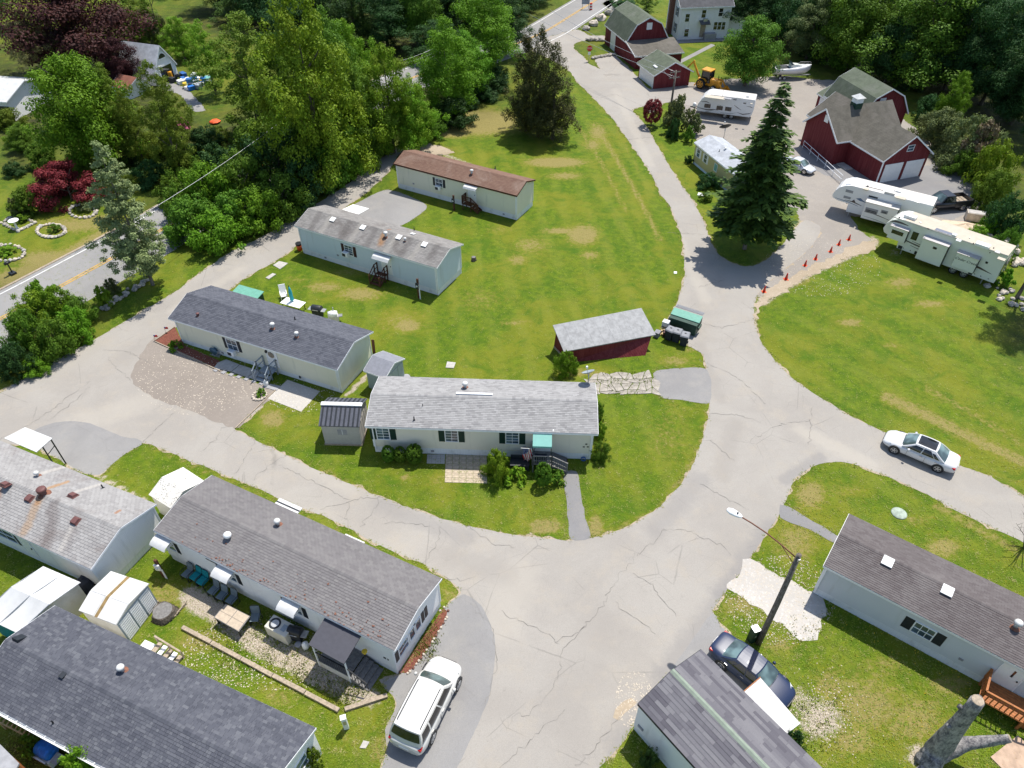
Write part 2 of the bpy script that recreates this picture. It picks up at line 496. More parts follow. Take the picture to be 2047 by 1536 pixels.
def asphalt(name,a,b,warm=(.33,.30,.26),crack=1.0,gravel=0.0,joints=.0):
 n = N(name)
 p = n.pos()
 big = n.noise(p,.14,6,.65,.5)
 c = n.mix(n.ramp(big,.35,.65),a,b)
 c = n.mix(n.ramp(n.noise(p,.5,5,.7),.48,.7,0,.6),c,warm)
 # tyre-worn streaks and darker patches
 c = n.mix(n.ramp(n.noise(p,.9,6,.8),.58,.74,0,.45),c,shade(a,.72))
 g = n.noise(p,26,3,.7)
 c = n.mix(n.ramp(g,.38,.68,0,.32),c,shade(a,.62))
 c = n.mix(n.ramp(n.noise(p,45,2,.6),.62,.74,0,.4),c,shade(b,1.35))
 if gravel:
  v = n.node('ShaderNodeTexVoronoi'); v.inputs['Scale'].default_value = 5; n.put(v.inputs['Vector'],p)
  c = n.mix(n.math('MULTIPLY',n.ramp(v.outputs['Distance'],.0,.5),gravel),c,shade(warm,.55))
 if crack:
  q = n.node('ShaderNodeMix',data_type='VECTOR'); q.inputs[0].default_value = .12
  n.put(q.inputs[4],p); n.put(q.inputs[5],n.noise(p,.8,4,.7,out='Color'))
  for sc,wd,am in ((.22,.008,.32),(.75,.012,.2)):
   v = n.node('ShaderNodeTexVoronoi',feature='DISTANCE_TO_EDGE'); v.inputs['Scale'].default_value = sc; n.put(v.inputs['Vector'],q.outputs[1])
   k = n.math('MULTIPLY',n.ramp(v.outputs['Distance'],0,wd,am * crack,0),n.ramp(n.noise(p,.3,3),.46,.62))
   c = n.mix(k,c,(.09,.085,.08))
 n.bump(g,.35,.02)
 return n.done(c,.92,.2)
M['asphalt'] = asphalt('worn_asphalt',(.305,.282,.252),(.345,.322,.288),(.36,.322,.268))
M['asphalt2'] = asphalt('grey_asphalt_patch',(.235,.228,.222),(.275,.268,.26),(.30,.285,.26),.5)
M['asphalt3'] = asphalt('highway_asphalt',(.24,.235,.228),(.285,.278,.268),(.27,.255,.235),.4)
M['path'] = asphalt('dark_path_asphalt',(.21,.205,.205),(.245,.24,.235),(.26,.245,.225),.3)
M['gravel'] = asphalt('brown_gravel',(.25,.215,.185),(.31,.27,.235),(.37,.325,.275),0,.5)
M['gravel_lot'] = asphalt('lot_gravel',(.29,.265,.24),(.35,.32,.285),(.40,.355,.30),0,.4)
M['white_gravel'] = asphalt('white_gravel',(.50,.475,.44),(.60,.575,.54),(.52,.47,.40),0,.35)
M['dirt'] = asphalt('dry_dirt',(.40,.325,.235),(.47,.39,.295),(.36,.29,.20),0,.3)
M['crack'] = plain('crack_filler',(.205,.192,.175),.95,.3,2,.1)
M['line_white'] = plain('white_road_paint',(.62,.62,.60),.7,.15,1.5,.2,grime=(.4,.39,.37))
M['line_yellow'] = plain('yellow_road_paint',(.52,.31,.06),.7,.2,1.5,.2,grime=(.36,.26,.12))

L_ = dict(
 bright=leaf('bright_maple_leaves',(.065,.15,.008),(.12,.235,.015),(.09,.19,.01)),
 green=leaf('green_leaves',(.05,.11,.010),(.10,.18,.018),(.07,.14,.012)),
 olive=leaf('olive_leaves',(.068,.122,.011),(.135,.195,.022),(.11,.145,.016)),
 gold=leaf('yellow_green_leaves',(.080,.165,.008),(.16,.26,.018),(.14,.195,.016)),
 dark=leaf('deep_green_leaves',(.018,.05,.014),(.04,.088,.022),(.028,.07,.02)),
 tan=leaf('tan_green_leaves',(.14,.14,.05),(.24,.22,.095),(.17,.15,.06)),
 purple=leaf('purple_beech_leaves',(.030,.012,.013),(.075,.028,.026),(.045,.016,.016),.2),
 red=leaf('red_maple_leaves',(.095,.012,.020),(.20,.035,.045),(.12,.02,.03),.25),
 spruce=leaf('spruce_needles',(.026,.062,.014),(.085,.14,.022),(.045,.085,.018),.15),
 blue=leaf('grey_green_needles',(.11,.145,.055),(.215,.25,.11),(.155,.18,.075),.15),
 cedar=leaf('cedar_needles',(.035,.042,.014),(.075,.078,.022),(.05,.055,.018),.12),
 grey=leaf('grey_green_leaves',(.075,.10,.035),(.14,.165,.06),(.10,.12,.045)),
 brown=leaf('dry_brown_twigs',(.10,.075,.045),(.18,.14,.085),(.14,.10,.06),.1),
)
M['bark'] = bark('grey_bark',(.055,.045,.035),(.15,.13,.11))
M['bark_pale'] = bark('pale_stripped_bark',(.055,.055,.065),(.40,.375,.35))
M['pole'] = bark('weathered_pole_wood',(.10,.085,.07),(.21,.185,.16))

def paint(name,col,rough=.22,coat=.6):
 n = N(name)
 c = n.mix(n.noise(n.obj(),1.2,3),shade(col,.95),shade(col,1.05))
 return n.done(c,rough,.5,0,coat)
M['car_white'] = paint('white_car_paint',(.62,.62,.625))
M['car_cream'] = paint('ivory_car_paint',(.60,.59,.555))
M['car_navy'] = paint('navy_car_paint',(.014,.026,.070),.42,.12)
M['car_black'] = paint('black_car_paint',(.010,.011,.016),.3,.35)
M['car_silver'] = paint('silver_car_paint',(.55,.57,.60),.25)
M['rv_white'] = paint('white_fibreglass',(.78,.78,.775),.3,.3)
M['rv_cream'] = paint('cream_fibreglass',(.70,.72,.66),.3,.3)
M['rv_roof'] = plain('cream_rv_roof',(.47,.415,.33),.6,.06,2,grime=(.38,.33,.25))
M['rv_roof_white'] = plain('white_rv_roof',(.56,.535,.50),.6,.05,2,grime=(.66,.6,.5))
M['rv_stripe'] = plain('brown_swoosh',(.085,.065,.06),.4,.2)
M['rv_stripe_blue'] = plain('blue_swoosh',(.10,.16,.26),.4,.2)
M['rv_stripe_grey'] = plain('grey_swoosh',(.36,.37,.37),.4,.1)
M['solar'] = plain('grey_solar_panel',(.16,.17,.21),.3,.1,8)
M['interior'] = plain('car_interior',(.10,.095,.085),.8,.3)

# ------------------------------------------------------------------ ground, roads, paths
def smooth_line(pts,step=.6,closed=False):
 """Catmull-Rom through ground points, resampled; a point given with a 4th item 'c' stays a corner"""
 P = [np.array(p[:2],float) for p in pts]
 n = len(P); out = []
 for i in range(n if closed else n - 1):
  p1,p2 = P[i],P[(i + 1) % n]
  p0 = P[(i - 1) % n] if closed or i > 0 else p1
  p3 = P[(i + 2) % n] if closed or i + 2 < n else p2
  k = max(1,int(np.linalg.norm(p2 - p1) / step))
  for j in range(k):
   t = j / k
   m1,m2 = (p2 - p0) * .33,(p3 - p1) * .33
   out.append((2 * t**3 - 3 * t**2 + 1) * p1 + (t**3 - 2 * t**2 + t) * m1 + (-2 * t**3 + 3 * t**2) * p2 + (t**3 - t**2) * m2)
 if not closed: out.append(P[-1])
 return out

def ragged(pts,amp,seed=0):
 r = np.random.default_rng(seed)
 n = len(pts); ph = r.random(6) * 6.28
 out = []
 for i,p in enumerate(pts):
  a,b = pts[i - 1],pts[(i + 1) % n]
  d = np.array([b[1] - a[1],a[0] - b[0]]); d /= (np.linalg.norm(d) + 1e-6)
  k = .5 * sin(i * .37 + ph[0]) + .5 * sin(i * .91 + ph[1]) + .5 * sin(i * 1.7 + ph[2]) + r.normal() * .55
  out.append(p + d * k * amp)
 return out

OUTLINES = []
def sheet(name,px,z,mat,amp=.07,smooth=True,keep=True,kind='structure'):
 """flat ground sheet from a photo outline, unprojected onto the ground"""
 g = [G(*p) for p in px]
 pts = smooth_line(g,.35 if amp else .6,True) if smooth else [np.array(p[:2]) for p in g]
 if amp: pts = ragged(pts,amp,len(px))
 n = len(pts)
 if keep: OUTLINES.append(np.array(pts))
 vs,_,fs,*_r = delaunay_2d_cdt([Vector(p) for p in pts],[],[list(range(n))],1,1e-4)
 me = bpy.data.meshes.new(name)
 me.from_pydata([(v.x,v.y,z) for v in vs],[],[tuple(f) for f in fs])
 me.materials.append(mat)
 for p in me.polygons:
  if p.normal.z < 0: p.flip()
 return tag(link(name,me),kind=kind)

def ribbon(name,pts,half,z,mat,parent=None,jitter=0,taper=False):
 n = len(pts); V = []; Fq = []
 for i,p in enumerate(pts):
  a,b = pts[max(i - 1,0)],pts[min(i + 1,n - 1)]
  d = np.array([b[1] - a[1],a[0] - b[0]]); d /= (np.linalg.norm(d) + 1e-9)
  h = half * (1 + (random.uniform(-jitter,jitter)))
  if taper: h *= .35 + .65 * sin(pi * (i + .5) / n)
  V += [(p[0] - d[0] * h,p[1] - d[1] * h,z),(p[0] + d[0] * h,p[1] + d[1] * h,z)]
  if i: Fq.append((2 * i - 2,2 * i - 1,2 * i + 1,2 * i))
 return MB().mesh(V,Fq).build(name,mat,parent)

# --- lawn sheet with painted-in wear: R dry grass, G sand and gravel, B woodland floor and one painted crown shadow
DRY = [(960,245,85,26,1.0),(905,265,45,12,.7),(1110,325,60,10,.8),(1130,352,42,9,.5),(1165,470,32,20,.75),(1120,462,40,7,.6),
       (1060,490,45,20,.42),(1035,520,22,12,.5),(720,588,52,16,.55),(650,574,45,13,.5),(815,652,26,12,.75),(800,642,60,28,.35),
       (1180,510,22,10,.5),(960,600,60,30,.3),(1030,645,40,9,.4),(590,560,40,10,.3),(700,545,60,10,.35),(1000,460,40,12,.3),
       (1195,265,22,20,.5),(1185,290,20,14,.5),(1700,645,28,9,.6),(1800,565,36,14,.5),(1860,608,44,9,.5),(1780,690,24,8,.4),
       (1090,1052,36,14,.8),(1190,1055,16,26,.75),(1384,962,16,20,.8),(1335,880,55,60,.3),(1350,830,40,40,.25),(545,838,24,18,.75),
       (812,957,12,6,.9),(870,960,25,12,.4),(1100,1010,60,15,.2),(1730,1410,90,70,.52),(1830,1440,90,60,.48),(1900,1370,60,30,.5),(1660,1370,40,40,.5),(1770,1330,60,25,.4),(1700,1480,60,40,.5),(1560,1290,40,20,.5),
       (1620,990,32,30,.65),(1830,1040,42,9,.5),(1885,1095,40,22,.6),(1690,980,60,20,.3),(1590,1085,50,50,.5),(1480,1210,50,25,.5),
       (1560,1230,60,30,.4),(330,1190,60,40,.45),(400,1280,60,30,.5),(560,1390,60,30,.4),(700,1480,40,30,.3),(760,1500,30,40,.45),
       (470,1250,60,30,.4),(900,1190,20,20,.5),(1160,745,60,10,.5),(1350,722,40,12,.45),(1380,700,20,8,.4),(150,450,100,20,.5),
       (100,520,70,20,.7),(40,560,50,25,.8),(200,440,60,14,.5),(1585,560,40,12,.6),(870,300,40,8,.6),(430,262,40,12,.3)]
DRYL = [([(1190,250),(1240,330),(1290,420),(1320,480)],7,.45),([(1160,260),(1205,330),(1250,420)],6,.4),([(1225,245),(1280,350)],4,.3),
  ([(1770,793),(1850,830),(1930,870),(2047,925)],13,.55),([(1850,775),(1950,830),(2047,890)],8,.4),([(1780,760),(1880,800),(2000,860)],7,.25),
  ([(1560,960),(1600,1000),(1580,1090)],10,.35),([(1870,1010),(1960,1060),(2047,1110)],9,.5),([(640,940),(800,1020),(1000,1075),(1130,1085)],7,.5),
  ([(1200,1075),(1320,1015),(1400,900),(1418,820)],5,.5),([(40,780),(200,680),(350,595),(470,510)],6,.45),([(690,380),(790,300)],8,.6),
  ([(1370,560),(1350,620),(1320,660)],4,.5),([(0,560),(120,520),(210,468)],16,.6),([(300,895),(420,945),(600,1025),(860,1150)],5,.4),
  ([(1420,470),(1440,520),(1500,540),(1560,500)],5,.5)]
SAND = [(1640,1440,60,55,.75),(1600,1400,40,40,.6),(1840,1510,40,30,.8),(1560,560,60,18,.5),(1640,525,40,12,.5),(1735,495,25,14,.5),(1790,505,25,12,.5)]
SANDL = [([(380,1195),(450,1235),(520,1290),(600,1330),(700,1385)],26,.95),([(560,1290),(650,1345),(740,1395)],26,.8),([(350,1130),(430,1180)],14,.35),
         ([(1525,600),(1560,575),(1620,540),(1690,510),(1745,485)],14,.85),([(1508,620),(1512,670),(1545,730)],5,.7),([(0,900),(60,880)],10,.4),
         ([(200,955),(300,1010)],9,.8),([(865,300),(940,330)],6,.6),([(770,1450),(760,1536)],9,.55),([(800,1400),(770,1440)],8,.5),
         ([(1585,455),(1610,430)],6,.6),([(1390,1270),(1270,1420)],10,.6),([(695,790),(740,745)],5,.9)]
WOOD_AND_SHADE = [(120,200,260,110,1),(330,270,130,70,.75),(520,300,140,90,1),(640,250,130,110,1),(760,230,80,70,1),(900,180,110,45,.9),(420,410,130,70,1),
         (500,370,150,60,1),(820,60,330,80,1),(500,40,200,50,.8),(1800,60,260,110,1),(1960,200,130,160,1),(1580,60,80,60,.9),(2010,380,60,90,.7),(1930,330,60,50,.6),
         (60,640,110,70,.8),(240,250,110,80,.6),(40,320,60,40,.6),(2040,660,40,60,.6),(90,1500,110,40,.8),(1985,470,40,50,.7),(70,1340,60,20,.4)]  # the spot at the right lawn edge paints a tree crown's shadow

def wear(X,Y):
 px,py = project(X,Y)
 R = np.zeros_like(X); Gn = np.zeros_like(X); B = np.zeros_like(X)
 def blobs(T,L):
  for x,y,rx,ry,a in L:
   q = ((px - x) / rx) ** 2 + ((py - y) / ry) ** 2
   np.maximum(T,a * np.exp(-q * .9),out=T)
 def strokes(T,L):
  for pts,wd,a in L:
   for (x0,y0),(x1,y1) in zip(pts,pts[1:]):
    dx,dy = x1 - x0,y1 - y0
    t = np.clip(((px - x0) * dx + (py - y0) * dy) / (dx * dx + dy * dy),0,1)
    q = ((px - x0 - t * dx) ** 2 + (py - y0 - t * dy) ** 2) / wd ** 2
    np.maximum(T,a * np.exp(-q * .8),out=T)
 blobs(R,[(x,y,a,b,min(1,k * 1.25)) for x,y,a,b,k in DRY]); strokes(R,[(q,wd,min(1,k * 1.2)) for q,wd,k in DRYL]); blobs(Gn,SAND); strokes(Gn,SANDL); blobs(B,WOOD_AND_SHADE)
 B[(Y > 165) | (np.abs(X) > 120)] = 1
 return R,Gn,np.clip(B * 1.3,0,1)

xs = np.concatenate([[-900,-400,-200,-130],np.arange(-100,105,.5),[140,200,400,900]])
ys = np.concatenate([[-300,-60,0],np.arange(8,165,.5),[200,300,600,1200]])
XX,YY = np.meshgrid(xs,ys)
V = np.stack([XX.ravel(),YY.ravel(),np.zeros(XX.size)],1)
nx_,ny_ = len(xs),len(ys)
ii = (np.arange(ny_ - 1)[:,None] * nx_ + np.arange(nx_ - 1)[None,:]).ravel()
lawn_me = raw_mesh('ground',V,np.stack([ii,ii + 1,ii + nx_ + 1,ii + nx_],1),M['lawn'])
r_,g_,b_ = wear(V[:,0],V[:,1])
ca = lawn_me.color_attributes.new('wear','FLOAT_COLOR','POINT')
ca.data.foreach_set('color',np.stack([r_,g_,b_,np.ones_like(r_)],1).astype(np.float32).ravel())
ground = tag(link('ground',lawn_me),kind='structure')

# --- gravel lot by the barns, then asphalt, then patches (each a few millimetres above the last)
sheet('gravel_lot',[(1300,226),(1345,200),(1372,240),(1400,290),(1470,330),(1560,400),(1600,440),(1570,486),(1535,522),(1500,545),(1510,592),(1530,590),(1575,562),
      (1630,535),(1690,505),(1740,482),(1715,455),(1700,432),(1760,440),(1830,452),(1880,470),(1935,455),(1965,410),(1950,372),(1905,330),(1878,300),(1800,235),(1680,165),
      (1640,160),(1560,152),(1500,156),(1440,160),(1428,176),(1385,165),(1310,175),(1270,190)],.006,M['gravel_lot'],.12)
sheet('barn_apron',[(1600,330),(1640,345),(1700,375),(1760,400),(1850,425),(1900,440),(1950,415),(1945,380),(1905,340),(1860,330),(1760,345),(1680,315),(1610,292)],.010,M['path'],.15)
road = sheet('road',[(800,308),(775,345),(735,383),(690,415),(640,458),(596,489),(555,520),(500,550),(450,585),(400,625),(345,660),(335,685),(400,730),(455,765),(530,800),(497,835),(470,857),
      (520,885),(560,905),(640,943),(740,985),(830,1020),(930,1050),(1000,1065),(1060,1074),(1135,1080),(1200,1072),(1260,1052),(1320,1012),(1370,957),(1400,892),(1415,840),(1418,805),
      (1414,770),(1412,735),(1405,710),(1385,697),(1372,688),(1350,672),(1335,645),(1348,619),(1358,591),(1368,558),(1368,520),(1366,487),(1355,451),(1338,410),(1322,390),(1300,345),(1274,307),(1244,264),(1221,233),
      (1183,193),(1152,162),(1138,142),(1100,118),(1065,102),(1090,78),(1150,60),(1165,64),(1180,72),(1207,72),(1207,84),(1188,81),(1160,83),(1147,90),(1148,99),(1167,114),(1176,127),(1200,138),
      (1190,119),(1228,112),(1245,125),(1275,155),(1305,182),(1375,176),(1415,200),(1395,214),(1345,205),(1318,208),(1265,220),(1290,250),(1320,302),(1355,360),(1385,402),(1405,440),(1418,475),(1432,505),(1465,528),(1500,533),
      (1535,518),(1560,494),(1585,462),(1610,440),(1640,455),(1625,490),(1580,530),(1535,565),(1512,595),(1507,640),(1525,690),(1560,733),(1591,762),(1650,802),(1703,834),(1764,862),(1850,900),(1917,930),(1981,954),(2060,1002),(2160,1062),
      (2160,1150),(2060,1092),(1976,1051),(1901,1016),(1834,979),(1767,950),(1714,931),(1671,923),(1628,931),(1588,959),(1572,1000),(1560,1025),(1545,1048),(1510,1100),(1480,1145),(1455,1175),(1425,1222),(1440,1250),(1490,1300),(1540,1350),(1540,1400),(1480,1400),
      (1420,1360),(1390,1318),(1330,1355),(1290,1412),(1268,1452),(1230,1500),(1190,1545),(1130,1640),(830,1640),(760,1560),(775,1500),(768,1470),(778,1440),(797,1400),(765,1372),(760,1360),(800,1350),(830,1310),(860,1260),(890,1215),(923,1186),(900,1163),(876,1146),(830,1121),(754,1088),(693,1055),(642,1030),(563,1000),
      (500,970),(440,946),(381,922),(330,900),(285,886),(255,905),(225,928),(198,950),(160,945),(110,915),(60,890),(0,890),(-120,880),(-120,850),(0,786),(33,766),(102,725),(178,685),(254,641),(356,580),(406,542),(457,507),(520,476),(600,430),(650,398),(690,372),(730,343),(790,298),(830,284),(850,300)],
      .012,M['asphalt'],.035)
rp_ = OUTLINES[-1]
def grow(P,d):
 o = []
 for i,p in enumerate(P):
  a,b = P[i - 1],P[(i + 1) % len(P)]; n = np.array([b[1] - a[1],a[0] - b[0]]); n /= np.linalg.norm(n) + 1e-6; o.append(p + n * d)
 return o
ar = sum(rp_[i - 1][0] * rp_[i][1] - rp_[i][0] * rp_[i - 1][1] for i in range(len(rp_)))
sh_ = ragged(grow(rp_,.05 * (1 if ar > 0 else -1)),.13,5)
vs,_,fs,*_r = delaunay_2d_cdt([Vector(p) for p in sh_],[],[list(range(len(sh_)))],1,1e-4)
tag(MB().mesh([(v.x,v.y,.010) for v in vs],[tuple(f) for f in fs]).build('road_shoulder',M['dirt']),kind='structure')
sheet('gravel_pad',[(345,688),(310,672),(275,720),(262,760),(300,792),(380,822),(468,856),(500,830),(552,782),(470,752),(400,720)],.016,M['gravel'],.09)
for px_ in ([(772,380),(853,412),(805,450),(700,480),(680,430)],                                                   # by the brown-roofed home
   [(1310,742),(1412,738),(1418,805),(1360,800),(1322,795),(1313,768)],                                  # by the flagstones
   [(285,888),(255,905),(225,928),(198,950),(160,943),(110,913),(66,884),(70,860),(110,846),(150,842),(190,850),(240,872),(275,878)],
   [(800,1350),(830,1310),(860,1260),(890,1215),(926,1188),(960,1210),(985,1260),(990,1320),(975,1400),(945,1470),(900,1560),(830,1640),(760,1560),(775,1500),(770,1460),(795,1405),(764,1370)],
   [(1440,1250),(1490,1300),(1540,1350),(1540,1400),(1480,1400),(1420,1360),(1385,1315),(1345,1338),(1390,1270),(1424,1225)]):
 sheet('driveway',px_,.016,M['asphalt2'],.03)
sheet('path',[(1130,942),(1152,942),(1160,975),(1164,1010),(1172,1045),(1180,1076),(1138,1078),(1136,1040),(1132,1000),(1128,965)],.020,M['path'],.04)
sheet('path',[(1560,1010),(1575,1012),(1620,1040),(1690,1080),(1678,1090),(1610,1055),(1560,1035)],.016,M['path'],.04)
sheet('path',[(1346,127),(1355,130),(1430,91),(1422,88)],.008,M['asphalt2'],0,False)
sheet('path',[(1345,88),(1450,82),(1450,76),(1352,80)],.010,M['asphalt2'],0,False)
sheet('white_gravel_pad',[(1450,1175),(1478,1145),(1500,1118),(1520,1128),(1560,1152),(1610,1175),(1645,1195),(1648,1230),(1630,1275),(1600,1275),(1560,1250),(1510,1215)],.018,M['white_gravel'],.14)
sheet('white_gravel_pad',[(575,760),(640,783),(602,823),(535,797)],.020,M['white_gravel'],.03,False)
sheet('dirt_verge',[(1514,604),(1535,578),(1575,556),(1630,530),(1695,497),(1750,478),(1745,498),(1690,520),(1620,552),(1570,580),(1530,610),(1508,640)],.018,M['dirt'],.22)
sheet('dirt_verge',[(815,290),(850,285),(905,303),(880,312),(830,308)],.016,M['dirt'],.2)
sheet('driveway',[(330,165),(362,172),(395,200),(410,222),(385,222),(360,190),(325,178)],.010,M['asphalt2'],.1)
sheet('driveway',[(1225,0),(1250,22),(1290,48),(1318,52),(1316,60),(1285,58),(1240,30),(1205,8)],.008,M['asphalt2'],.05)
sheet('mulch_bed',[(308,681),(350,655),(368,690),(345,697)],.022,M['mulch'],.0,False)
sheet('mulch_bed',[(352,700),(430,735),(440,722),(366,690)],.022,M['mulch'],.0,False)
sheet('dirt_patch',[(1232,1420),(1245,1402),(1262,1395),(1272,1405),(1250,1425),(1236,1440),(1228,1435)],.020,M['dirt'],.06,True,False)

# --- highway with markings
HW = smooth_line([G(*p) for p in [(-120,702),(0,638),(79,596),(170,546),(264,494),(380,425),(500,345),(620,265),(740,195),(845,148),(950,116),(1040,85),(1094,61),(1152,25),(1215,-14),(1290,-60),(1400,-115)]],1.0)
highway = tag(ribbon('highway',HW,4.3,.008,M['asphalt3']),kind='structure')
OUTLINES.append(np.concatenate([np.array([p + q for p in HW]) for q in (np.array([0,0.0]),)]))
def offset(pts,d):
 o = []
 for i,p in enumerate(pts):
  a,b = pts[max(i - 1,0)],pts[min(i + 1,len(pts) - 1)]
  n = np.array([b[1] - a[1],a[0] - b[0]]); n /= np.linalg.norm(n)
  o.append(p + n * d)
 return o
for d in (-.16,.16): ribbon('centre_line',offset(HW,d),.075,.0235,M['line_yellow'],highway,.1)
ribbon('edge_line',offset(HW,-3.7),.08,.0235,M['line_white'],highway,.1)
ribbon('edge_line',offset(HW,3.7)[len(HW) // 2:],.08,.0235,M['line_white'],highway,.1)
ribbon('guard_kerb',offset(HW,-4.45)[:70],.14,.05,M['wood_old'],highway)

# --- cracks in the asphalt, traced
CR = [[(1272,1110),(1240,1150),(1215,1190),(1172,1250),(1128,1295),(1122,1330),(1105,1375),(1075,1410),(1030,1435),(1000,1460)],
      [(1000,1222),(1030,1240),(1085,1262),(1115,1290)],[(1330,1058),(1300,1090),(1272,1112)],[(1330,1058),(1380,1065),(1440,1090),(1460,1110)],
      [(1110,1282),(1150,1270),(1172,1252)],[(1228,1205),(1260,1230),(1310,1265)],[(1265,1148),(1300,1170),(1350,1230)],[(1400,965),(1440,990),(1500,1020)],
      [(1420,880),(1440,900),(1470,925)],[(1415,828),(1470,830),(1520,845)],[(1618,890),(1622,840),(1625,815)],[(1500,880),(1560,850),(1620,842)],
      [(0,880),(60,850),(110,815),(180,762)],[(95,843),(150,800),(180,775)],[(280,888),(300,870),(350,822)],[(400,905),(430,880),(450,852)],
      [(470,950),(500,900),(510,880)],[(505,960),(540,930),(575,910)],[(560,930),(620,960),(700,1000)],[(640,1020),(720,998),(770,992)],
      [(700,1005),(690,1040)],[(720,1055),(750,1020),(760,990)],[(770,1045),(830,1048),(870,1056)],[(845,1130),(870,1090),(880,1050)],
      [(930,1050),(990,1090),(1030,1096)],[(975,1560),(1060,1480),(1130,1420)],[(1150,1536),(1210,1470),(1250,1420)],[(1385,640),(1440,655),(1500,640)],
      [(1395,575),(1450,560)],[(1330,465),(1410,470)],[(1400,720),(1480,760),(1530,810)],[(860,1145),(920,1160),(960,1150)],[(940,1205),(985,1260),(992,1330),(970,1410)],
      [(210,700),(260,705),(300,730)],[(265,262 + 500),(230,735),(215,715)],[(560,455),(600,470)],[(1250,280),(1300,275)],[(1190,200),(1230,190),(1290,215)]]
for c in CR:
 pts = smooth_line([G(*p) for p in c],.22)
 pts = [p + np.array([random.gauss(0,.075),random.gauss(0,.075)]) for p in pts]
 ribbon('crack',pts,.014,.0245,M['crack'],road,.8,True)

GR,GL,BR = (.215,.205,.198),(.40,.365,.31),(.255,.235,.21)
stains(M['asphalt'],[(G(*a),G(*b),w_,c,k) for a,b,w_,c,k in (((1545,1060),(1455,1190),1.0,GR,.55),((1455,1190),(1330,1350),.9,GR,.5),((1330,1350),(1230,1500),.7,GR,.45),((1400,960),(1310,1060),.9,GR,.4),
 ((1470,850),(1440,950),.8,BR,.4),((1600,860),(1740,930),.8,GL,.5),((1570,960),(1640,915),.6,GR,.55),((1200,1260),(1120,1420),1.6,BR,.3),((1040,1150),(1000,1250),1.5,GL,.35),((760,1010),(930,1075),.8,GR,.4),
 ((150,850),(300,800),1.5,GL,.4),((340,660),(250,720),1.2,BR,.35),((480,540),(350,620),.7,GL,.4),((1330,420),(1410,600),.7,GL,.4),((1400,690),(1440,800),.6,BR,.4),((1230,180),(1300,330),.7,GL,.35),((1400,1480),(1250,1440),.8,BR,.3),((900,1110),(1010,1150),1.0,BR,.35),((560,900),(700,980),.7,GL,.35))])

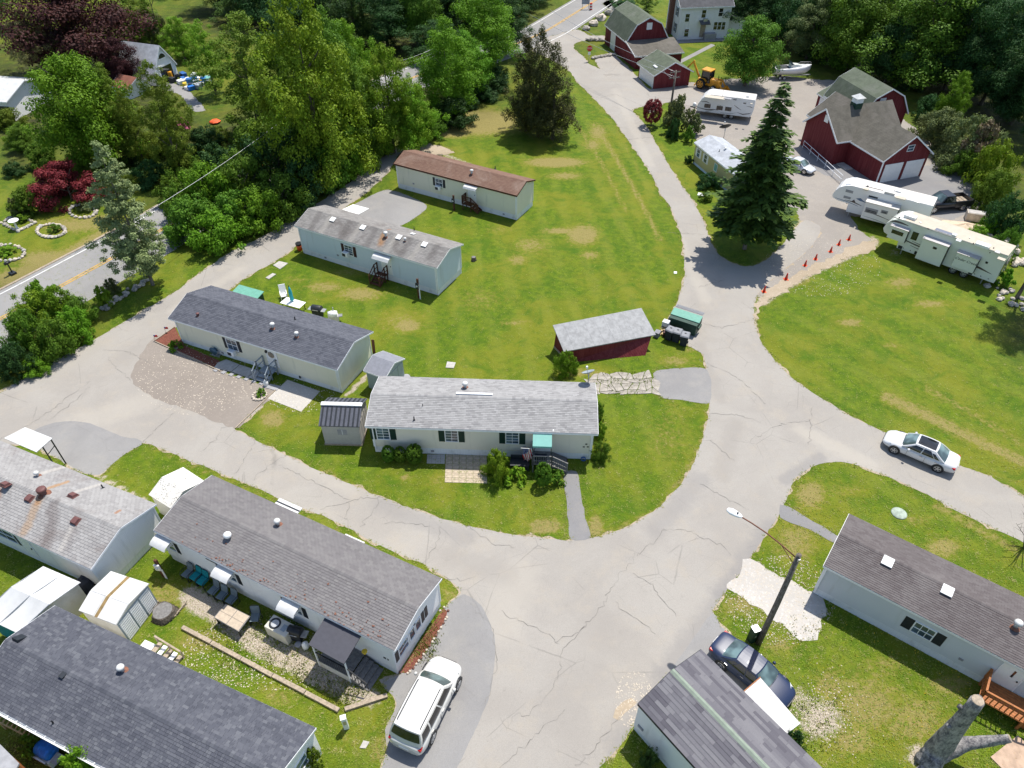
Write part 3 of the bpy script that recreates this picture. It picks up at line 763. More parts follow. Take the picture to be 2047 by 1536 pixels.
# ------------------------------------------------------------------ buildings
class Bld:
 """local frame: x along the front wall (A to B), y away from the camera, z up"""
 def __init__(s,name,label,cat,A,B,prof,group=None,flip=False):
  a,b = G(*A),G(*B)
  s.L = hypot(b.x - a.x,b.y - a.y)
  s.ang = atan2(b.y - a.y,b.x - a.x)
  s.o = thing(name,label,cat,(a.x,a.y,0),s.ang,group)
  s.Mx = Matrix.Translation((a.x,a.y,0)) @ Matrix.Rotation(s.ang,4,'Z')
  s.inv = s.Mx.inverted()
  s.prof = prof; s.D = prof[-1][0]
 def w(s,x,y,z=0): return s.Mx @ Vector((x,y,z))
 def hit(s,px,py,p0,n):
  o = s.inv @ Vector((0,0,H)); d = s.inv.to_3x3() @ ray(px,py)
  n = Vector(n); return o + d * ((Vector(p0) - o).dot(n) / d.dot(n))
 def front(s,px,py):
  p = s.hit(px,py,(0,0,0),(0,1,0)); return p.x,p.z
 def right(s,px,py):
  p = s.hit(px,py,(s.L,0,0),(1,0,0)); return p.y,p.z
 def slope(s,px,py,seg=0):
  (y0,z0),(y1,z1) = s.prof[seg],s.prof[seg + 1]
  p = s.hit(px,py,(0,y0,z0 + .1),(0,-(z1 - z0),y1 - y0)); return p
 def fb(s,mb,face,u0,u1,z0,z1,d0,d1,m=0):
  if face == 'front': return mb.box(u0,u1,-d1,-d0,z0,z1,m)
  if face == 'right': return mb.box(s.L + d0,s.L + d1,u0,u1,z0,z1,m)
  if face == 'left': return mb.box(-d1,-d0,u0,u1,z0,z1,m)
 def walls(s,mat,z0=0.0,name='wall',x0=0,x1=None):
  x1 = s.L if x1 is None else x1
  P = s.prof; n = len(P)
  sec = [(0,z0)] + list(P) + [(s.D,z0)]
  mb = MB()
  k = len(sec)
  v = [(x,y,z) for x in (x0,x1) for y,z in sec]
  mb.mesh(v,[(0,k,k + 1,1),(k - 2,2 * k - 2,2 * k - 1,k - 1),tuple(range(k)),tuple(range(2 * k - 1,k - 1,-1))])
  return mb.build(name,mat,s.o)
 def skirt(s,mat,z1=.62,inset=.03):
  i = inset
  mb = MB().box(i,s.L - i,i,s.D - i,0,z1)
  mb.f = [f for k,f in enumerate(mb.f) if k != 1 and k != 0]; mb.m = mb.m[:len(mb.f)]
  return mb.build('skirting',mat,s.o)
 def roof(s,mat,ov=.15,ox=.15,t=.10,fascia='trim',name='roof',x0=0,x1=None,rake=True):
  x0 -= ox; x1 = (s.L if x1 is None else x1) + ox
  P = list(s.prof)
  (ya,za),(yb,zb) = P[0],P[1]; k = (za - zb) / (ya - yb); P[0] = (ya - ov,za - ov * k)
  (ya,za),(yb,zb) = P[-1],P[-2]; k = (za - zb) / (ya - yb); P[-1] = (ya + ov,za + ov * k)
  s.rp = [(y,z + t) for y,z in P]; s.rx = (x0,x1)
  n = len(P)
  v = [(x,y,z + h) for x in (x0,x1) for h in (0.004,t) for y,z in P]
  f = []
  for i in range(n - 1):
   f.append((n + i,3 * n + i,3 * n + i + 1,n + i + 1))
   f.append((i,i + 1,2 * n + i + 1,2 * n + i))
   f.append((i,n + i,n + i + 1,i + 1)); f.append((2 * n + i,2 * n + i + 1,3 * n + i + 1,3 * n + i))
  f += [(0,2 * n,3 * n,n),(n - 1,2 * n - 1,4 * n - 1,3 * n - 1)]
  s.ro = MB().mesh(v,f).build(name,mat,s.o)
  if fascia:
   mb = MB()
   for i in (0,n - 1):
    y,z = P[i]; q = -.02 if i == 0 else .02
    mb.box(x0 - .01,x1 + .01,min(y + q / 4,y + q),max(y + q / 4,y + q),z - .07,z + t - .012)
   if rake:
    for x in (x0 - .012,x1 + .012):
     for (y0,z0),(y1,z1) in zip(P,P[1:]): mb.bar((x,y0,z0 + t * .35),(x,y1,z1 + t * .35),.02,t + .03)
   mb.build('fascia',M[fascia],s.o)
  return s.ro
 def shingle(s,mat,tab=.30,expo=.14,n_ind=0,segs=None,var=False,x0=None,x1=None,cap=True,near=None):
  """courses of tabs on the roof: the nearest n_ind are parts of their own, the rest one mesh"""
  X0,X1 = s.rx; X0 += .01; X1 -= .01
  items = []
  for (y0,z0),(y1,z1) in ((s.rp[i],s.rp[i + 1]) for i in (segs or range(len(s.rp) - 1))):
   if z0 > z1: (y0,z0),(y1,z1) = (y1,z1),(y0,z0)
   ln = hypot(y1 - y0,z1 - z0); u = Vector((0,(y1 - y0) / ln,(z1 - z0) / ln)); sg = 1 if u.y > 0 else -1
   nrm = Vector((0,-u.z * sg,abs(u.y)))
   rows = int(ln / expo)
   e = ln / rows
   for r in range(rows):
    x = X0 - (tab * .5 if r % 2 else 0) - (random.random() * tab if var else 0)
    while x < X1:
     wd = tab * (random.choice((.55,.8,1,1.3,1.7)) if var else 1)
     a,b = max(x,X0),min(x + wd,X1)
     if b - a > .05:
      o = Vector((0,y0,z0)) + u * (r * e)
      items.append((a,b - .011,o,u,nrm,e))
     x += wd
  def verts(a,b,o,u,nrm,e):
   ln = e * 1.12; th = .020 + random.random() * .008
   q = [o,o + u * ln]
   lo0,hi0,hi1 = q[0] - u * .004,q[0] - u * .004 + nrm * th,q[1] + nrm * .004
   return [(a,lo0.y,lo0.z),(b,lo0.y,lo0.z),(b,hi0.y,hi0.z),(a,hi0.y,hi0.z),(b,hi1.y,hi1.z),(a,hi1.y,hi1.z)]
  FC = [(0,1,2,3),(3,2,4,5),(0,3,5),(1,4,2)]
  ind = set()
  if n_ind:
   cpos = s.inv @ Vector((0,0,H))
   ok = []
   for k,(a,b,o,u,nrm,e) in enumerate(items):
    c = Vector(((a + b) / 2,o.y,o.z)); wc = s.Mx @ c
    px,py = project(wc.x,wc.y,wc.z)
    if 0 < px < 2047 and 0 < py < 1536:
     dv = cpos - c
     ok.append(((b - a) * dv.normalized().dot(nrm) / dv.length,k))
   ok.sort(reverse=True); ind = {k for _,k in ok[:n_ind]}
  mb = MB(); cache = {}
  for k,it in enumerate(items):
   if k in ind:
    a,b,o,u,nrm,e = it
    key = (round(b - a,2),u.y > 0,round(u.z,3))
    if key not in cache:
     me = bpy.data.meshes.new('shingle'); me.from_pydata(verts(0,b - a,Vector((0,0,0)),u,nrm,e),[],FC); me.materials.append(mat); cache[key] = me
    link('shingle',cache[key],s.ro).location = (a,o.y,o.z)
   else:
    mb.mesh(verts(*it),FC)
  if mb.v: tag(mb.build('shingles',mat,s.ro),kind='stuff')
  if cap:
   mc = MB()
   for i in range(1,len(s.rp) - 1):
    y,z = s.rp[i]; x = X0
    (ya,za),(yb,zb) = s.rp[i - 1],s.rp[i + 1]
    da = Vector((ya - y,za - z)).normalized() * .14; db = Vector((yb - y,zb - z)).normalized() * .14
    while x < X1:
     x2 = min(x + .22,X1)
     mc.mesh([(x,y + da.x,z + da.y + .022),(x2,y + da.x,z + da.y + .03),(x2,y,z + .036),(x,y,z + .028),(x2,y + db.x,z + db.y + .03),(x,y + db.x,z + db.y + .022)],[(0,1,2,3),(3,2,4,5)])
     x = x2 + .004
   mc.build('ridge_cap',mat,s.ro)
 # --- features
 def window(s,face,u0,u1,z0,z1,shut=None,nx=2,nz=2,sw=None,d=0.0,frame='trim',glass_='glass',label=None):
  if u0 > u1: u0,u1 = u1,u0
  if z0 > z1: z0,z1 = z1,z0
  fr = MB(); t = .055
  for a,b,c,e in ((u0 - t,u1 + t,z0 - t,z0),(u0 - t,u1 + t,z1,z1 + t),(u0 - t,u0,z0,z1),(u1,u1 + t,z0,z1)): s.fb(fr,face,a,b,c,e,d - .01,d + .05)
  wo = fr.build('window',M[frame],s.o)
  if label: wo['label'] = label
  s.fb(MB(),face,u0,u1,z0,z1,d + .002,d + .014).build('pane',M[glass_],wo)
  mu = MB()
  if nz == 2: s.fb(mu,face,u0,u1,(z0 + z1) / 2 - .025,(z0 + z1) / 2 + .025,d + .016,d + .04)
  for i in range(1,nx): s.fb(mu,face,u0 + (u1 - u0) * i / nx - .014,u0 + (u1 - u0) * i / nx + .014,z0,z1,d + .015,d + .03)
  if nz == 4:
   for i in (1,2,3): s.fb(mu,face,u0,u1,z0 + (z1 - z0) * i / 4 - .014,z0 + (z1 - z0) * i / 4 + .014,d + .0155,d + .031)
  if mu.v: mu.build('muntin',M[frame],wo)
  if shut:
   sw = sw or (u1 - u0) * .48
   for a,b in ((u0 - t - sw - .02,u0 - t - .02),(u1 + t + .02,u1 + t + .02 + sw)):
    mb = MB()
    s.fb(mb,face,a,b,z0 - t,z1 + t,d + .002,d + .022)
    k = int((z1 - z0) / .09)
    for i in range(k):
     zz = z0 - t + .04 + (z1 - z0 + 2 * t - .08) * i / k; s.fb(mb,face,a + .03,b - .03,zz,zz + .04,d + .02,d + .036)
    mb.build('shutter',M[shut],s.o)
  return wo
 def door(s,face,u0,u1,z0,z1,mat='white',light=False,d=0.0,lab=None):
  fr = MB(); t = .06
  for a,b,c,e in ((u0 - t,u0,z0,z1),(u1,u1 + t,z0,z1),(u0 - t,u1 + t,z1,z1 + t)): s.fb(fr,face,a,b,c,e,d - .01,d + .05)
  dr = s.fb(MB(),face,u0,u1,z0,z1,d + .003,d + .03).build('door',M[mat],s.o)
  fr.build('frame',M['trim'],dr)
  s.fb(MB(),face,u1 - .14,u1 - .08,(z0 + z1) / 2 - .06,(z0 + z1) / 2 + .04,d + .03,d + .08).build('handle',M['black'],dr)
  if light: s.fb(MB(),face,u0 + .2,u1 - .2,z1 - .75,z1 - .2,d + .031,d + .04).build('pane',M['glass'],dr)
  return dr
 def trim(s,z0=.6,wd=.08):
  e = .012
  for x in (0,s.L):
   for y in (0,s.D):
    z1 = s.prof[0][1] if y == 0 else s.prof[-1][1]
    sx = -1 if x == 0 else 1; sy = -1 if y == 0 else 1
    mb = MB()
    xa,xb = sorted((x + sx * e,x - sx * wd)); ya,yb = sorted((y + sy * e,y + sy * .002)); mb.box(xa,xb,ya,yb,z0,z1 - .01)
    xa,xb = sorted((x + sx * e * .95,x + sx * .002)); ya,yb = sorted((y + sy * .002,y - sy * wd)); mb.box(xa,xb,ya,yb,z0 + .001,z1 - .012)
    mb.build('corner_trim',M['trim'],s.o)
 def vent(s,kind,px,py,seg=0,sc=1.0):
  p = s.slope(px,py,seg)
  (y0,z0),(y1,z1) = s.prof[seg],s.prof[seg + 1]; a = atan2(z1 - z0,y1 - y0)
  mb = MB()
  if kind == 'stack':
   o = MB().lathe([(.11,-.1),(.11,.36)],n=12).build('roof_vent',M['steel'],s.o,True)
   MB().lathe([(.19,.36),(.20,.42),(.17,.50),(.08,.53)],n=14).build('cap',M['metal_white'],o,True)
   MB().lathe([(.26,0),(.14,.06)],n=14).build('flashing',M['rust'],o)
  elif kind == 'box':
   o = MB().box(-.22,.22,-.22,.22,-.02,.10).build('roof_vent',M['metal_white'],s.o)
   MB().box(-.27,.27,-.27,.27,.10,.15).build('cap',M['white'],o,bevel=.02)
   o.rotation_euler = (a,0,0)
  elif kind == 'turtle':
   o = MB().box(-.25,.25,-.22,.22,0,.06).build('roof_vent',M['brown_vent'],s.o)
   MB().mesh([(-.2,-.2,.06),(.2,-.2,.06),(.2,.2,.06),(-.2,.2,.06),(-.17,-.16,.2),(.17,-.16,.2),(.17,.14,.17),(-.17,.14,.17)],[(4,5,6,7),(0,1,5,4),(1,2,6,5),(2,3,7,6),(3,0,4,7)]).build('hood',M['brown_vent'],o)
   o.rotation_euler = (a,0,0)
  elif kind == 'hood':
   o = MB().box(-.2,.2,-.24,.24,0,.02).mesh([(-.16,-.2,.02),(.16,-.2,.02),(.16,.2,.02),(-.16,.2,.02),(-.16,-.2,.18),(.16,-.2,.18)],[(0,1,5,4),(4,5,2,3),(0,4,3),(1,2,5)]).build('roof_vent',M['charcoal'],s.o)
   o.rotation_euler = (a,0,0)
  elif kind == 'fat':
   o = MB().lathe([(.16,-.1),(.16,.3)],n=12).build('roof_vent',M['brown_vent'],s.o,True)
   MB().lathe([(.25,.3),(.25,.44),(.2,.48)],n=14).build('cap',M['brown_vent'],o,True)
   MB().lathe([(.36,-.03),(.2,.05)],n=14).build('flashing',M['rust'],o)
  elif kind == 'ball':
   o = MB().lathe([(.10,-.1),(.10,.2)],n=12).build('roof_vent',M['steel'],s.o,True)
   MB().lathe([(.2,.2),(.24,.3),(.22,.4),(.12,.48),(.03,.5)],n=14).build('cap',M['white'],o,True)
  else:
   o = MB().lathe([(.045,-.1),(.045,.34)],n=8).build('roof_vent',M['black'],s.o)
   MB().lathe([(.14,-.01),(.05,.06)],n=10).build('flashing',M['charcoal'],o)
  o.location = p - Vector((0,0,.02)); o.scale = (sc,sc,sc)
  return o

def gable(d,he,hr,t=.5): return [(0,he),(d * t,hr),(d,he)]
HOMES = 'mobile homes of the park'

def fittings(b,seed,pipe=True):
 rd = random.Random(seed)
 if pipe:
  for x in (.12,b.L - .12): MB().box(x - .04,x + .04,-.07,-.005,.25,b.prof[0][1] - .12).build('downpipe',M['trim'],b.o)
 for k in range(2):
  x = rd.uniform(1,b.L - 1); z = rd.choice((.25,1.0)); MB().box(x - .11,x + .11,-.045,-.005,z,z + .16).build('wall_vent',M['conc_grey'],b.o)
# ---- blue home with dark red shutters
b = Bld('mobile_home','pale blue mobile home with maroon shutters and streaked grey roof','mobile home',(606.5,506.5),(876.5,591.5),gable(4.3,3.12,3.8),HOMES)
b.walls(M['blue_siding'],.6); b.skirt(M['skirt']); b.trim()
b.roof(SH['grey'],.18,.2); b.shingle(SH['grey'],.32,.15)
x0,z1 = b.front(688,489); x1,z0 = b.front(706,508)
b.window('front',x0,x1,1.55,2.55,'maroon',2,4,.34)
b.door('front',b.front(762,515)[0],b.front(779,515)[0] + .1,.72,2.62)
mb = MB(); xa,_ = b.front(751,505); xb,_ = b.front(783,510)
mb.mesh([(xa,-.02,2.86),(xb,-.02,2.86),(xb,-.55,2.72),(xa,-.55,2.72),(xa,-.75,2.5),(xb,-.75,2.5)],[(0,3,2,1),(3,4,5,2),(0,4,3),(1,2,5)]).build('door_awning',M['metal_white'],b.o)
for q in ((666,440),(726,456),(798,475.5),(849,490)): b.vent('box',*q)
b.vent('stack',771.5,474,0,1.1); b.vent('stack',810,482,0,.7)
b.vent('pipe',828,461,1); b.vent('box',825,469,1,.8)
BLUE = b
fittings(b,1)

# ---- brown-roofed home
b = Bld('mobile_home','cream mobile home with red-brown roof, farthest one beside the trees','mobile home',(796.5,376),(1033,441),gable(3.75,2.98,3.62),HOMES)
b.walls(M['cream'],.62); b.skirt(M['skirt'],.64); b.trim()
b.roof(SH['brown'],.2,.12,fascia='wood_brown'); b.shingle(SH['brown'],.34,.17)
x0,_ = b.front(871,362); x1,_ = b.front(884,362)
b.window('front',x0,x1,1.6,2.45,'charcoal',2,2,.3)
xd,_ = b.front(937,387); b.door('front',xd,xd + .9,.75,2.6)
mb = MB(); xa = xd - .3; xb = xd + 1.3
mb.mesh([(xa,-.02,2.84),(xb,-.02,2.84),(xb,-.6,2.7),(xa,-.6,2.7),(xa,-.72,2.52),(xb,-.72,2.52)],[(0,3,2,1),(3,4,5,2),(0,4,3),(1,2,5)]).build('door_awning',M['metal_white'],b.o)
b.vent('stack',943,348); b.vent('pipe',990,337.5,1)
BROWN = b
fittings(b,2)

# ---- cream home with slate roof and wreath
b = Bld('mobile_home','cream mobile home with slate-grey roof and a wreath on its door','mobile home',(366,686),(684,787),gable(4.6,2.76,3.5),HOMES)
b.walls(M['cream'],.5); b.skirt(M['skirt'],.52); b.trim(.5)
b.roof(SH['slate2'],.28,.25); b.shingle(SH['slate2'],.3,.15)
x0,_ = b.front(457.5,690); x1,_ = b.front(475,690)
b.window('front',x0 - .1,x1 - .1,1.15,2.15,'charcoal',2,2,.3)
xd,_ = b.front(551,745); b.door('front',xd - .35,xd + .6,.62,2.38)
MB().lathe([(.16,-.06),(.26,-.09),(.30,-.06),(.26,-.03),(.16,-.06)],axis='y',n=18).build('wreath',M['wood_old'],b.o,True,(xd + .1,0,1.9))
xl,zl = b.front(533,702); MB().box(xl - .07,xl + .07,-.16,-.01,zl - .1,zl + .12).build('porch_light',M['black'],b.o)
xl,zl = b.front(600,754); MB().box(xl - .07,xl + .07,-.06,-.01,zl - .1,zl + .12).build('outlet_box',M['black'],b.o)
b.vent('fat',396,631,0,.55); b.vent('stack',546,656); b.vent('stack',594,673,0,.9); b.vent('pipe',590,640,1)
TAN = b
fittings(b,3)

# ---- centre home, green shutters
b = Bld('mobile_home','beige mobile home with dark green shutters, pale grey roof and seafoam door awning','mobile home',(750,904),(1181,919),gable(4.75,2.86,3.45),HOMES)
b.walls(M['beige'],.62); b.skirt(M['skirt'],.64); b.trim()
b.roof(SH['center'],.25,.28); b.shingle(SH['center'],.30,.14,300)
for xp in (766,902.5,1024):
 x,_ = b.front(xp,869); b.window('front',x - .42,x + .42,1.42,2.5,'dark_green',2,4,.42)
xd,_ = b.front(1084,890); b.door('front',xd - .45,xd + .5,.72,2.6)
aw = MB(); xa,_ = b.front(1066,855); xb,_ = b.front(1104,855)
aw.mesh([(xa,-.03,2.84),(xb,-.03,2.84),(xb,-1.15,2.42),(xa,-1.15,2.42),(xa,-1.17,2.28),(xb,-1.17,2.28)],[(0,3,2,1),(3,4,5,2)])
ao = aw.build('door_awning',M['seafoam'],b.o)
MB().bar((xa + .02,-1.13,2.36),(xa + .02,-1.13,.8),.04).bar((xb - .02,-1.13,2.36),(xb - .02,-1.13,.8),.04).build('awning_post',M['dark_green'],ao)
xl,zl = b.front(1106,860); MB().lathe([(.05,-.16),(.09,-.1),(.09,-.02)],axis='y',n=10).build('porch_light',M['white'],b.o,loc=(xl,0,zl))
for q in ((1172,888),(1167,893.5),(1175,893.5)):      # house number plate and digits
 xl,zl = b.front(*q); MB().box(xl - .07,xl + .07,-.02,-.004,zl - .05,zl + .05).build('number_plate',M['black'],b.o)
b.vent('stack',930,776,1,1.1); b.vent('pipe',828,840,0,1.0); b.vent('pipe',845,812,0,.6)
p0 = b.slope(912,788,1); p1 = b.slope(985,788,1); MB().box(p0.x,p1.x,p0.y - .1,p0.y + .06,p0.z + .0,p0.z + .14).build('ridge_vent',M['trim'],b.o)
CEN = b
fittings(b,4)

# ---- left gray-roof home with rust streaks
gA,gB = (0,1051,2.85),(178,1132,2.85)
a_,b_2 = G(*gA),G(*gB); dv = (b_2 - a_).normalized(); far = a_ - dv * 6
def px_of(p): return project(p.x,p.y,p.z)
b = Bld('mobile_home','white mobile home with rust-streaked pale roof, cut by the left edge','mobile home',(*[float(q) for q in px_of(far)],2.85),gB,gable(4.9,2.75,3.45),HOMES)
b.walls(M['white_siding'],.55); b.skirt(M['skirt'],.57); b.trim(.55)
b.roof(SH['pale'],.1,.22); b.shingle(SH['pale'],.32,.17)
for q,sg in (((11,970),1),((146,992),1)): b.vent('turtle',*q,1,1.1)
for q in ((60,997),(152,1042)): b.vent('turtle',*q,0,1.1)
b.vent('fat',88,988,1,1.15); b.vent('stack',76,952,1,.8); b.vent('pipe',206,976,1)
x0,_ = b.front(2,1066); x1,_ = b.front(22,1066); b.window('front',x0 - .5,x1,1.35,2.45,'charcoal',2,2,.3)
xd,_ = b.front(52,1090); b.door('front',xd - .3,xd + .6,.7,2.5,'cream' if False else 'white')
mb = MB()                                                   # white ribbed canopy over the street-side door
c0,c1,c2,c3 = (b.inv @ G(8,876,2.7),b.inv @ G(50,854,2.6),b.inv @ G(105,876,2.6),b.inv @ G(73,904,2.7))
for i in range(14):
 t0,t1 = i / 14,(i + .93) / 14
 q = [c0.lerp(c1,t0),c3.lerp(c2,t0),c3.lerp(c2,t1),c0.lerp(c1,t1)]
 mb.poly(q + []).poly([v - Vector((0,0,.05)) for v in reversed(q)])
 mb.poly([q[0],q[0] - Vector((0,0,.05)),q[1] - Vector((0,0,.05)),q[1]]).poly([q[3],q[2],q[2] - Vector((0,0,.05)),q[3] - Vector((0,0,.05))])
co = mb.build('door_canopy',M['metal_white'],b.o)
MB().bar(c2 + Vector((-.1,-.1,-.05)),Vector((c2.x - .1,c2.y - .1,.02)),.07).bar(c2.lerp(c3,.6) + Vector((-.1,0,-.05)),Vector((c2.lerp(c3,.6).x - .1,c2.lerp(c3,.6).y,.02)),.07).bar(Vector((c2.x - .1,c2.y - .1,1.9)),c2.lerp(c3,.6) + Vector((-.1,0,-.9)),.04).build('canopy_post',M['black'],co)
LEFT = b
g3 = lambda x,y: G(x,y,3.2)
RU,PA,DK = (.30,.13,.05),(.44,.41,.37),(.10,.075,.07)
stains(SH['pale'],[(g3(92,992),g3(78,1010),.22,RU,.8),(g3(84,1002),g3(44,1058),.35,(.33,.22,.13),.6),(g3(100,980),g3(134,962),.16,(.36,.20,.08),.7),(g3(234,1028),g3(240,1022),.12,RU,.7),
 (g3(0,985),g3(-20,1015),.3,RU,.6),(g3(86,944),g3(124,926),.2,PA,.6),(g3(152,984),g3(198,962),.16,PA,.6),(g3(148,1052),g3(118,1092),.22,PA,.45),(g3(112,1014),g3(88,1085),.5,DK,.45),(g3(150,1060),g3(125,1100),.3,DK,.2)])
stains(SH['grey'],[(g3(768,480),g3(762,492),.35,(.30,.16,.07),.75),(g3(776,472),g3(782,468),.12,RU,.6)] + [(g3(x,y),g3(x - 26,y + 22),.35,(.34,.32,.285),.5) for x,y in ((664,446),(724,462),(796,482),(847,496))] + [(g3(x,y),g3(x - 20,y + 20),.45,(.105,.095,.09),.5) for x,y in ((640,440),(700,458),(752,472),(822,490),(880,500))])

# ---- long white home with awnings and patio chairs
b = Bld('mobile_home','white mobile home with taupe roof, dark shutters and a row of patio chairs','mobile home',(314,1062,2.9),(783.6,1297,2.9),gable(4.7,2.85,3.35),HOMES)
b.walls(M['white_siding'],.55); b.skirt(M['skirt'],.57); b.trim(.55)
b.roof(SH['taupe'],.06,.2); b.shingle(SH['taupe'],.30,.15,200)
b.vent('stack',556.5,1050,1); b.vent('ball',457,1076,0)
b.vent('pipe',452,1122,0,.5)
for xp in (347,467,597):
 x,_ = b.front(xp,{347: 1106,467: 1167,597: 1236}[xp])
 b.window('front',x - .5,x + .5,1.45,2.35,'charcoal',1,2,.3)
 aw = MB(); X0,X1 = x - .62,x + .62
 pr = [(-.03,2.62),(-.35,2.60),(-.6,2.52),(-.74,2.36)]
 aw.mesh([(X,y,z) for X in (X0,X1) for y,z in pr],[(i,i + 1,5 + i,4 + i) for i in range(3)]).mesh([(X0,-.03,2.62),(X0,-.74,2.36),(X0,-.03,2.36),(X1,-.03,2.62),(X1,-.74,2.36),(X1,-.03,2.36)],[(0,1,2),(3,5,4)])
 aw.build('window_awning',M['metal_white'],b.o,True)
x,_ = b.front(428,1126); MB().box(x - .6,x + .6,-.03,-.004,2.5,2.56).build('louvre',M['charcoal'],b.o)
for q0,q1 in (((1118,600),(1140,660)),((1150,510),(1210,610)),((1238,420),(1270,520)),((1275,365),(1310,450)),((1322,270),(1340,370)),((1340,205),(1362,290))):
 pa = (500 + q0[0] * .2578,1140 + q0[1] * .2578); pb = (500 + q1[0] * .2578,1140 + q1[1] * .2578)
 ya,_ = b.right(*pa); yb,_ = b.right(*pb); yc = (b.right(pa[0],(pa[1] + pb[1]) / 2)[0] + b.right(pb[0],(pa[1] + pb[1]) / 2)[0]) / 2
 hw = {1150: .42,1238: .28,1275: .28}.get(q0[0],.13)
 if hw < .2: b.fb(MB(),'right',yc - hw,yc + hw,1.2,2.15,.002,.03).build('shutter',M['charcoal'],b.o)
 else: b.window('right',yc - hw,yc + hw,1.25,2.1,None,1,2 if hw > .3 else 1,glass_='glass')
for q in ((763,1322),(766,1324),(788,1321)):
 pass
for xx in (.45,.62,.70): MB().box(b.L - xx - .05,b.L - xx + .03,-.02,-.004,1.25,1.4).build('house_digit',M['black'],b.o)
# small street-side porch rail and awning strips
e = b.inv @ G(575,1012,2.6); MB().box(e.x - .9,e.x + .9,b.D + .16,b.D + .75,2.5,2.56).box(e.x - .9,e.x + .9,b.D + .42,b.D + .5,2.5602,2.59,1).build('back_awning',[M['metal_white'],M['charcoal']],b.o)
e = b.inv @ G(708,1077,2.5); MB().box(e.x - .7,e.x + .7,b.D + .16,b.D + .42,2.4,2.45).build('back_awning',M['metal_white'],b.o)
LONG = b
mb = MB(); rdl = random.Random(3)
for k in range(110):
 xx = rdl.uniform(2,b.L - .5); tt = min(rdl.expovariate(5),1); yy = -.05 + tt * b.D * .5; zz__ = 2.85 + tt * .5 + .14; s_ = rdl.uniform(.03,.10); a_ = rdl.random() * 3
 mb.poly([(xx + s_ * cos(a_ + j * 1.57) * (1 if j % 2 else .6),yy + s_ * sin(a_ + j * 1.57) * .6,zz__ + .015 * rdl.random()) for j in range(4)])
tag(mb.build('leaf_litter',M['rust'],b.ro),kind='stuff')

# ---- dark shingled home, bottom left
P7 = G(26,1287,3.7),G(520,1527,3.7)
b = Bld('mobile_home','white mobile home with dark slate shingles and a white gutter, lowest on the left','mobile home',(8,1418,2.85),(380,1619,2.85),gable(5.6,2.8,3.6),HOMES)
BL = b
# shift so that the ridge follows the photo, and extend to the right gable end
rr = b.inv @ P7[0]; re = b.inv @ G(631.5,1456,2.85); rl = b.inv @ G(106,1215,2.85)
b.D = re.y - .12; b.prof = [(0,2.8),(rr.y,3.6),(b.D,2.8)]
xs0,b.L = rl.x + .12,re.x - .12
b.walls(M['white_siding'],.55,x0=xs0)
mb = MB().box(xs0 + .03,b.L - .03,.03,b.D - .03,0,.57); mb.build('skirting',M['skirt'],b.o)
b.roof(SH['slate'],.12,.12,x0=xs0)
b.shingle(SH['slate'],.21,.14,300,var=True)
b.vent('stack',246,1342,1,1.0); b.vent('hood',128,1348,0,.9); b.vent('hood',40,1277,1,1.3); b.vent('pipe',107,1446,0,.8)
gut = MB(); z = b.rp[0][1] - .14; y = b.rp[0][0] - .03
gut.box(xs0 - .1,b.L + .1,y - .13,y - .01,z - .02,z).box(xs0 - .1,b.L + .1,y - .14,y - .125,z,z + .12).box(xs0 - .1,b.L + .1,y - .01,y + .004,z,z + .11)
go = gut.build('gutter',M['white'],b.o)
hk = MB(); x = xs0 + .2
while x < b.L: hk.box(x,x + .03,y - .15,y + .16,z + .12,z + .15); x += .62
hk.build('gutter_bracket',M['white'],go)
for q0 in (1.3,2.35,3.4): b.window('right',q0,q0 + .7,1.3,2.25,None,1,2)

# ---- right home, grey-blue siding
b = Bld('mobile_home','grey-blue mobile home with dark brown roof and an orange wooden porch, at the right edge','mobile home',(1650,1132,2.78),(2047,1338,2.78),gable(4.45,2.78,3.35),HOMES)
b.L += 6
b.walls(M['grey_siding'],.6); b.skirt(M['skirt'],.62); b.trim()
b.roof(SH['dark'],.08,.1); b.shingle(SH['dark'],.30,.13,150)
x,_ = b.front(1853,1252); b.window('front',x - .5,x + .5,1.25,2.15,'charcoal',3,2,.48)
xd,_ = b.front(2022,1345); b.door('front',xd - .5,xd + .55,.75,2.55)
b.fb(MB(),'front',xd + .05,xd + .15,1.75,2.35,.031,.04).build('door_pane',M['glass_dark'],b.o)
b.vent('box',1774,1124,0,1.1); b.vent('box',1893,1182,0,1.1); b.vent('stack',2029,1254,0,1.1)
RIGHT = b
fittings(b,6)

# ---- bottom building with strip shingles and pale ridge
b = Bld('mobile_home','grey mobile home with strip-shingled roof and pale green ridge, by the dark blue car','mobile home',(1278,1408,2.9),(1420,1566,2.9),gable(4.7,2.85,3.5),HOMES)
re = b.inv @ G(1414,1310,2.9); b.D = re.y - .1; rg = b.inv @ G(1349,1346,3.6); b.prof = [(0,2.85),(rg.y,3.5),(b.D,2.85)]
b.L += 3
b.walls(M['white_siding'],.5); b.skirt(M['skirt'],.52)
b.roof(SH['plank'],.05,.05,fascia='charcoal'); b.shingle(SH['plank'],.85,.2,300,var=True,cap=False)
y,z = b.rp[1]; mb = MB(); (ya,za),(yb,zb) = b.rp[0],b.rp[2]
da = Vector((ya - y,za - z)).normalized() * .15; db = Vector((yb - y,zb - z)).normalized() * .15
mb.mesh([(q,y + d.x,z + d.y + h) for q in b.rx for d,h in ((da,.03),(Vector((0,0)),.05),(db,.03))],[(0,3,4,1),(1,4,5,2)]).build('ridge_cap',plain('pale_green_ridge',(.21,.25,.20),.8,.1),b.o)
x,zz = b.front(1278,1457); MB().box(.25,.6,-.05,-.004,.9,1.1).build('outlet_box',M['conc_grey'],b.o)
BOT = b

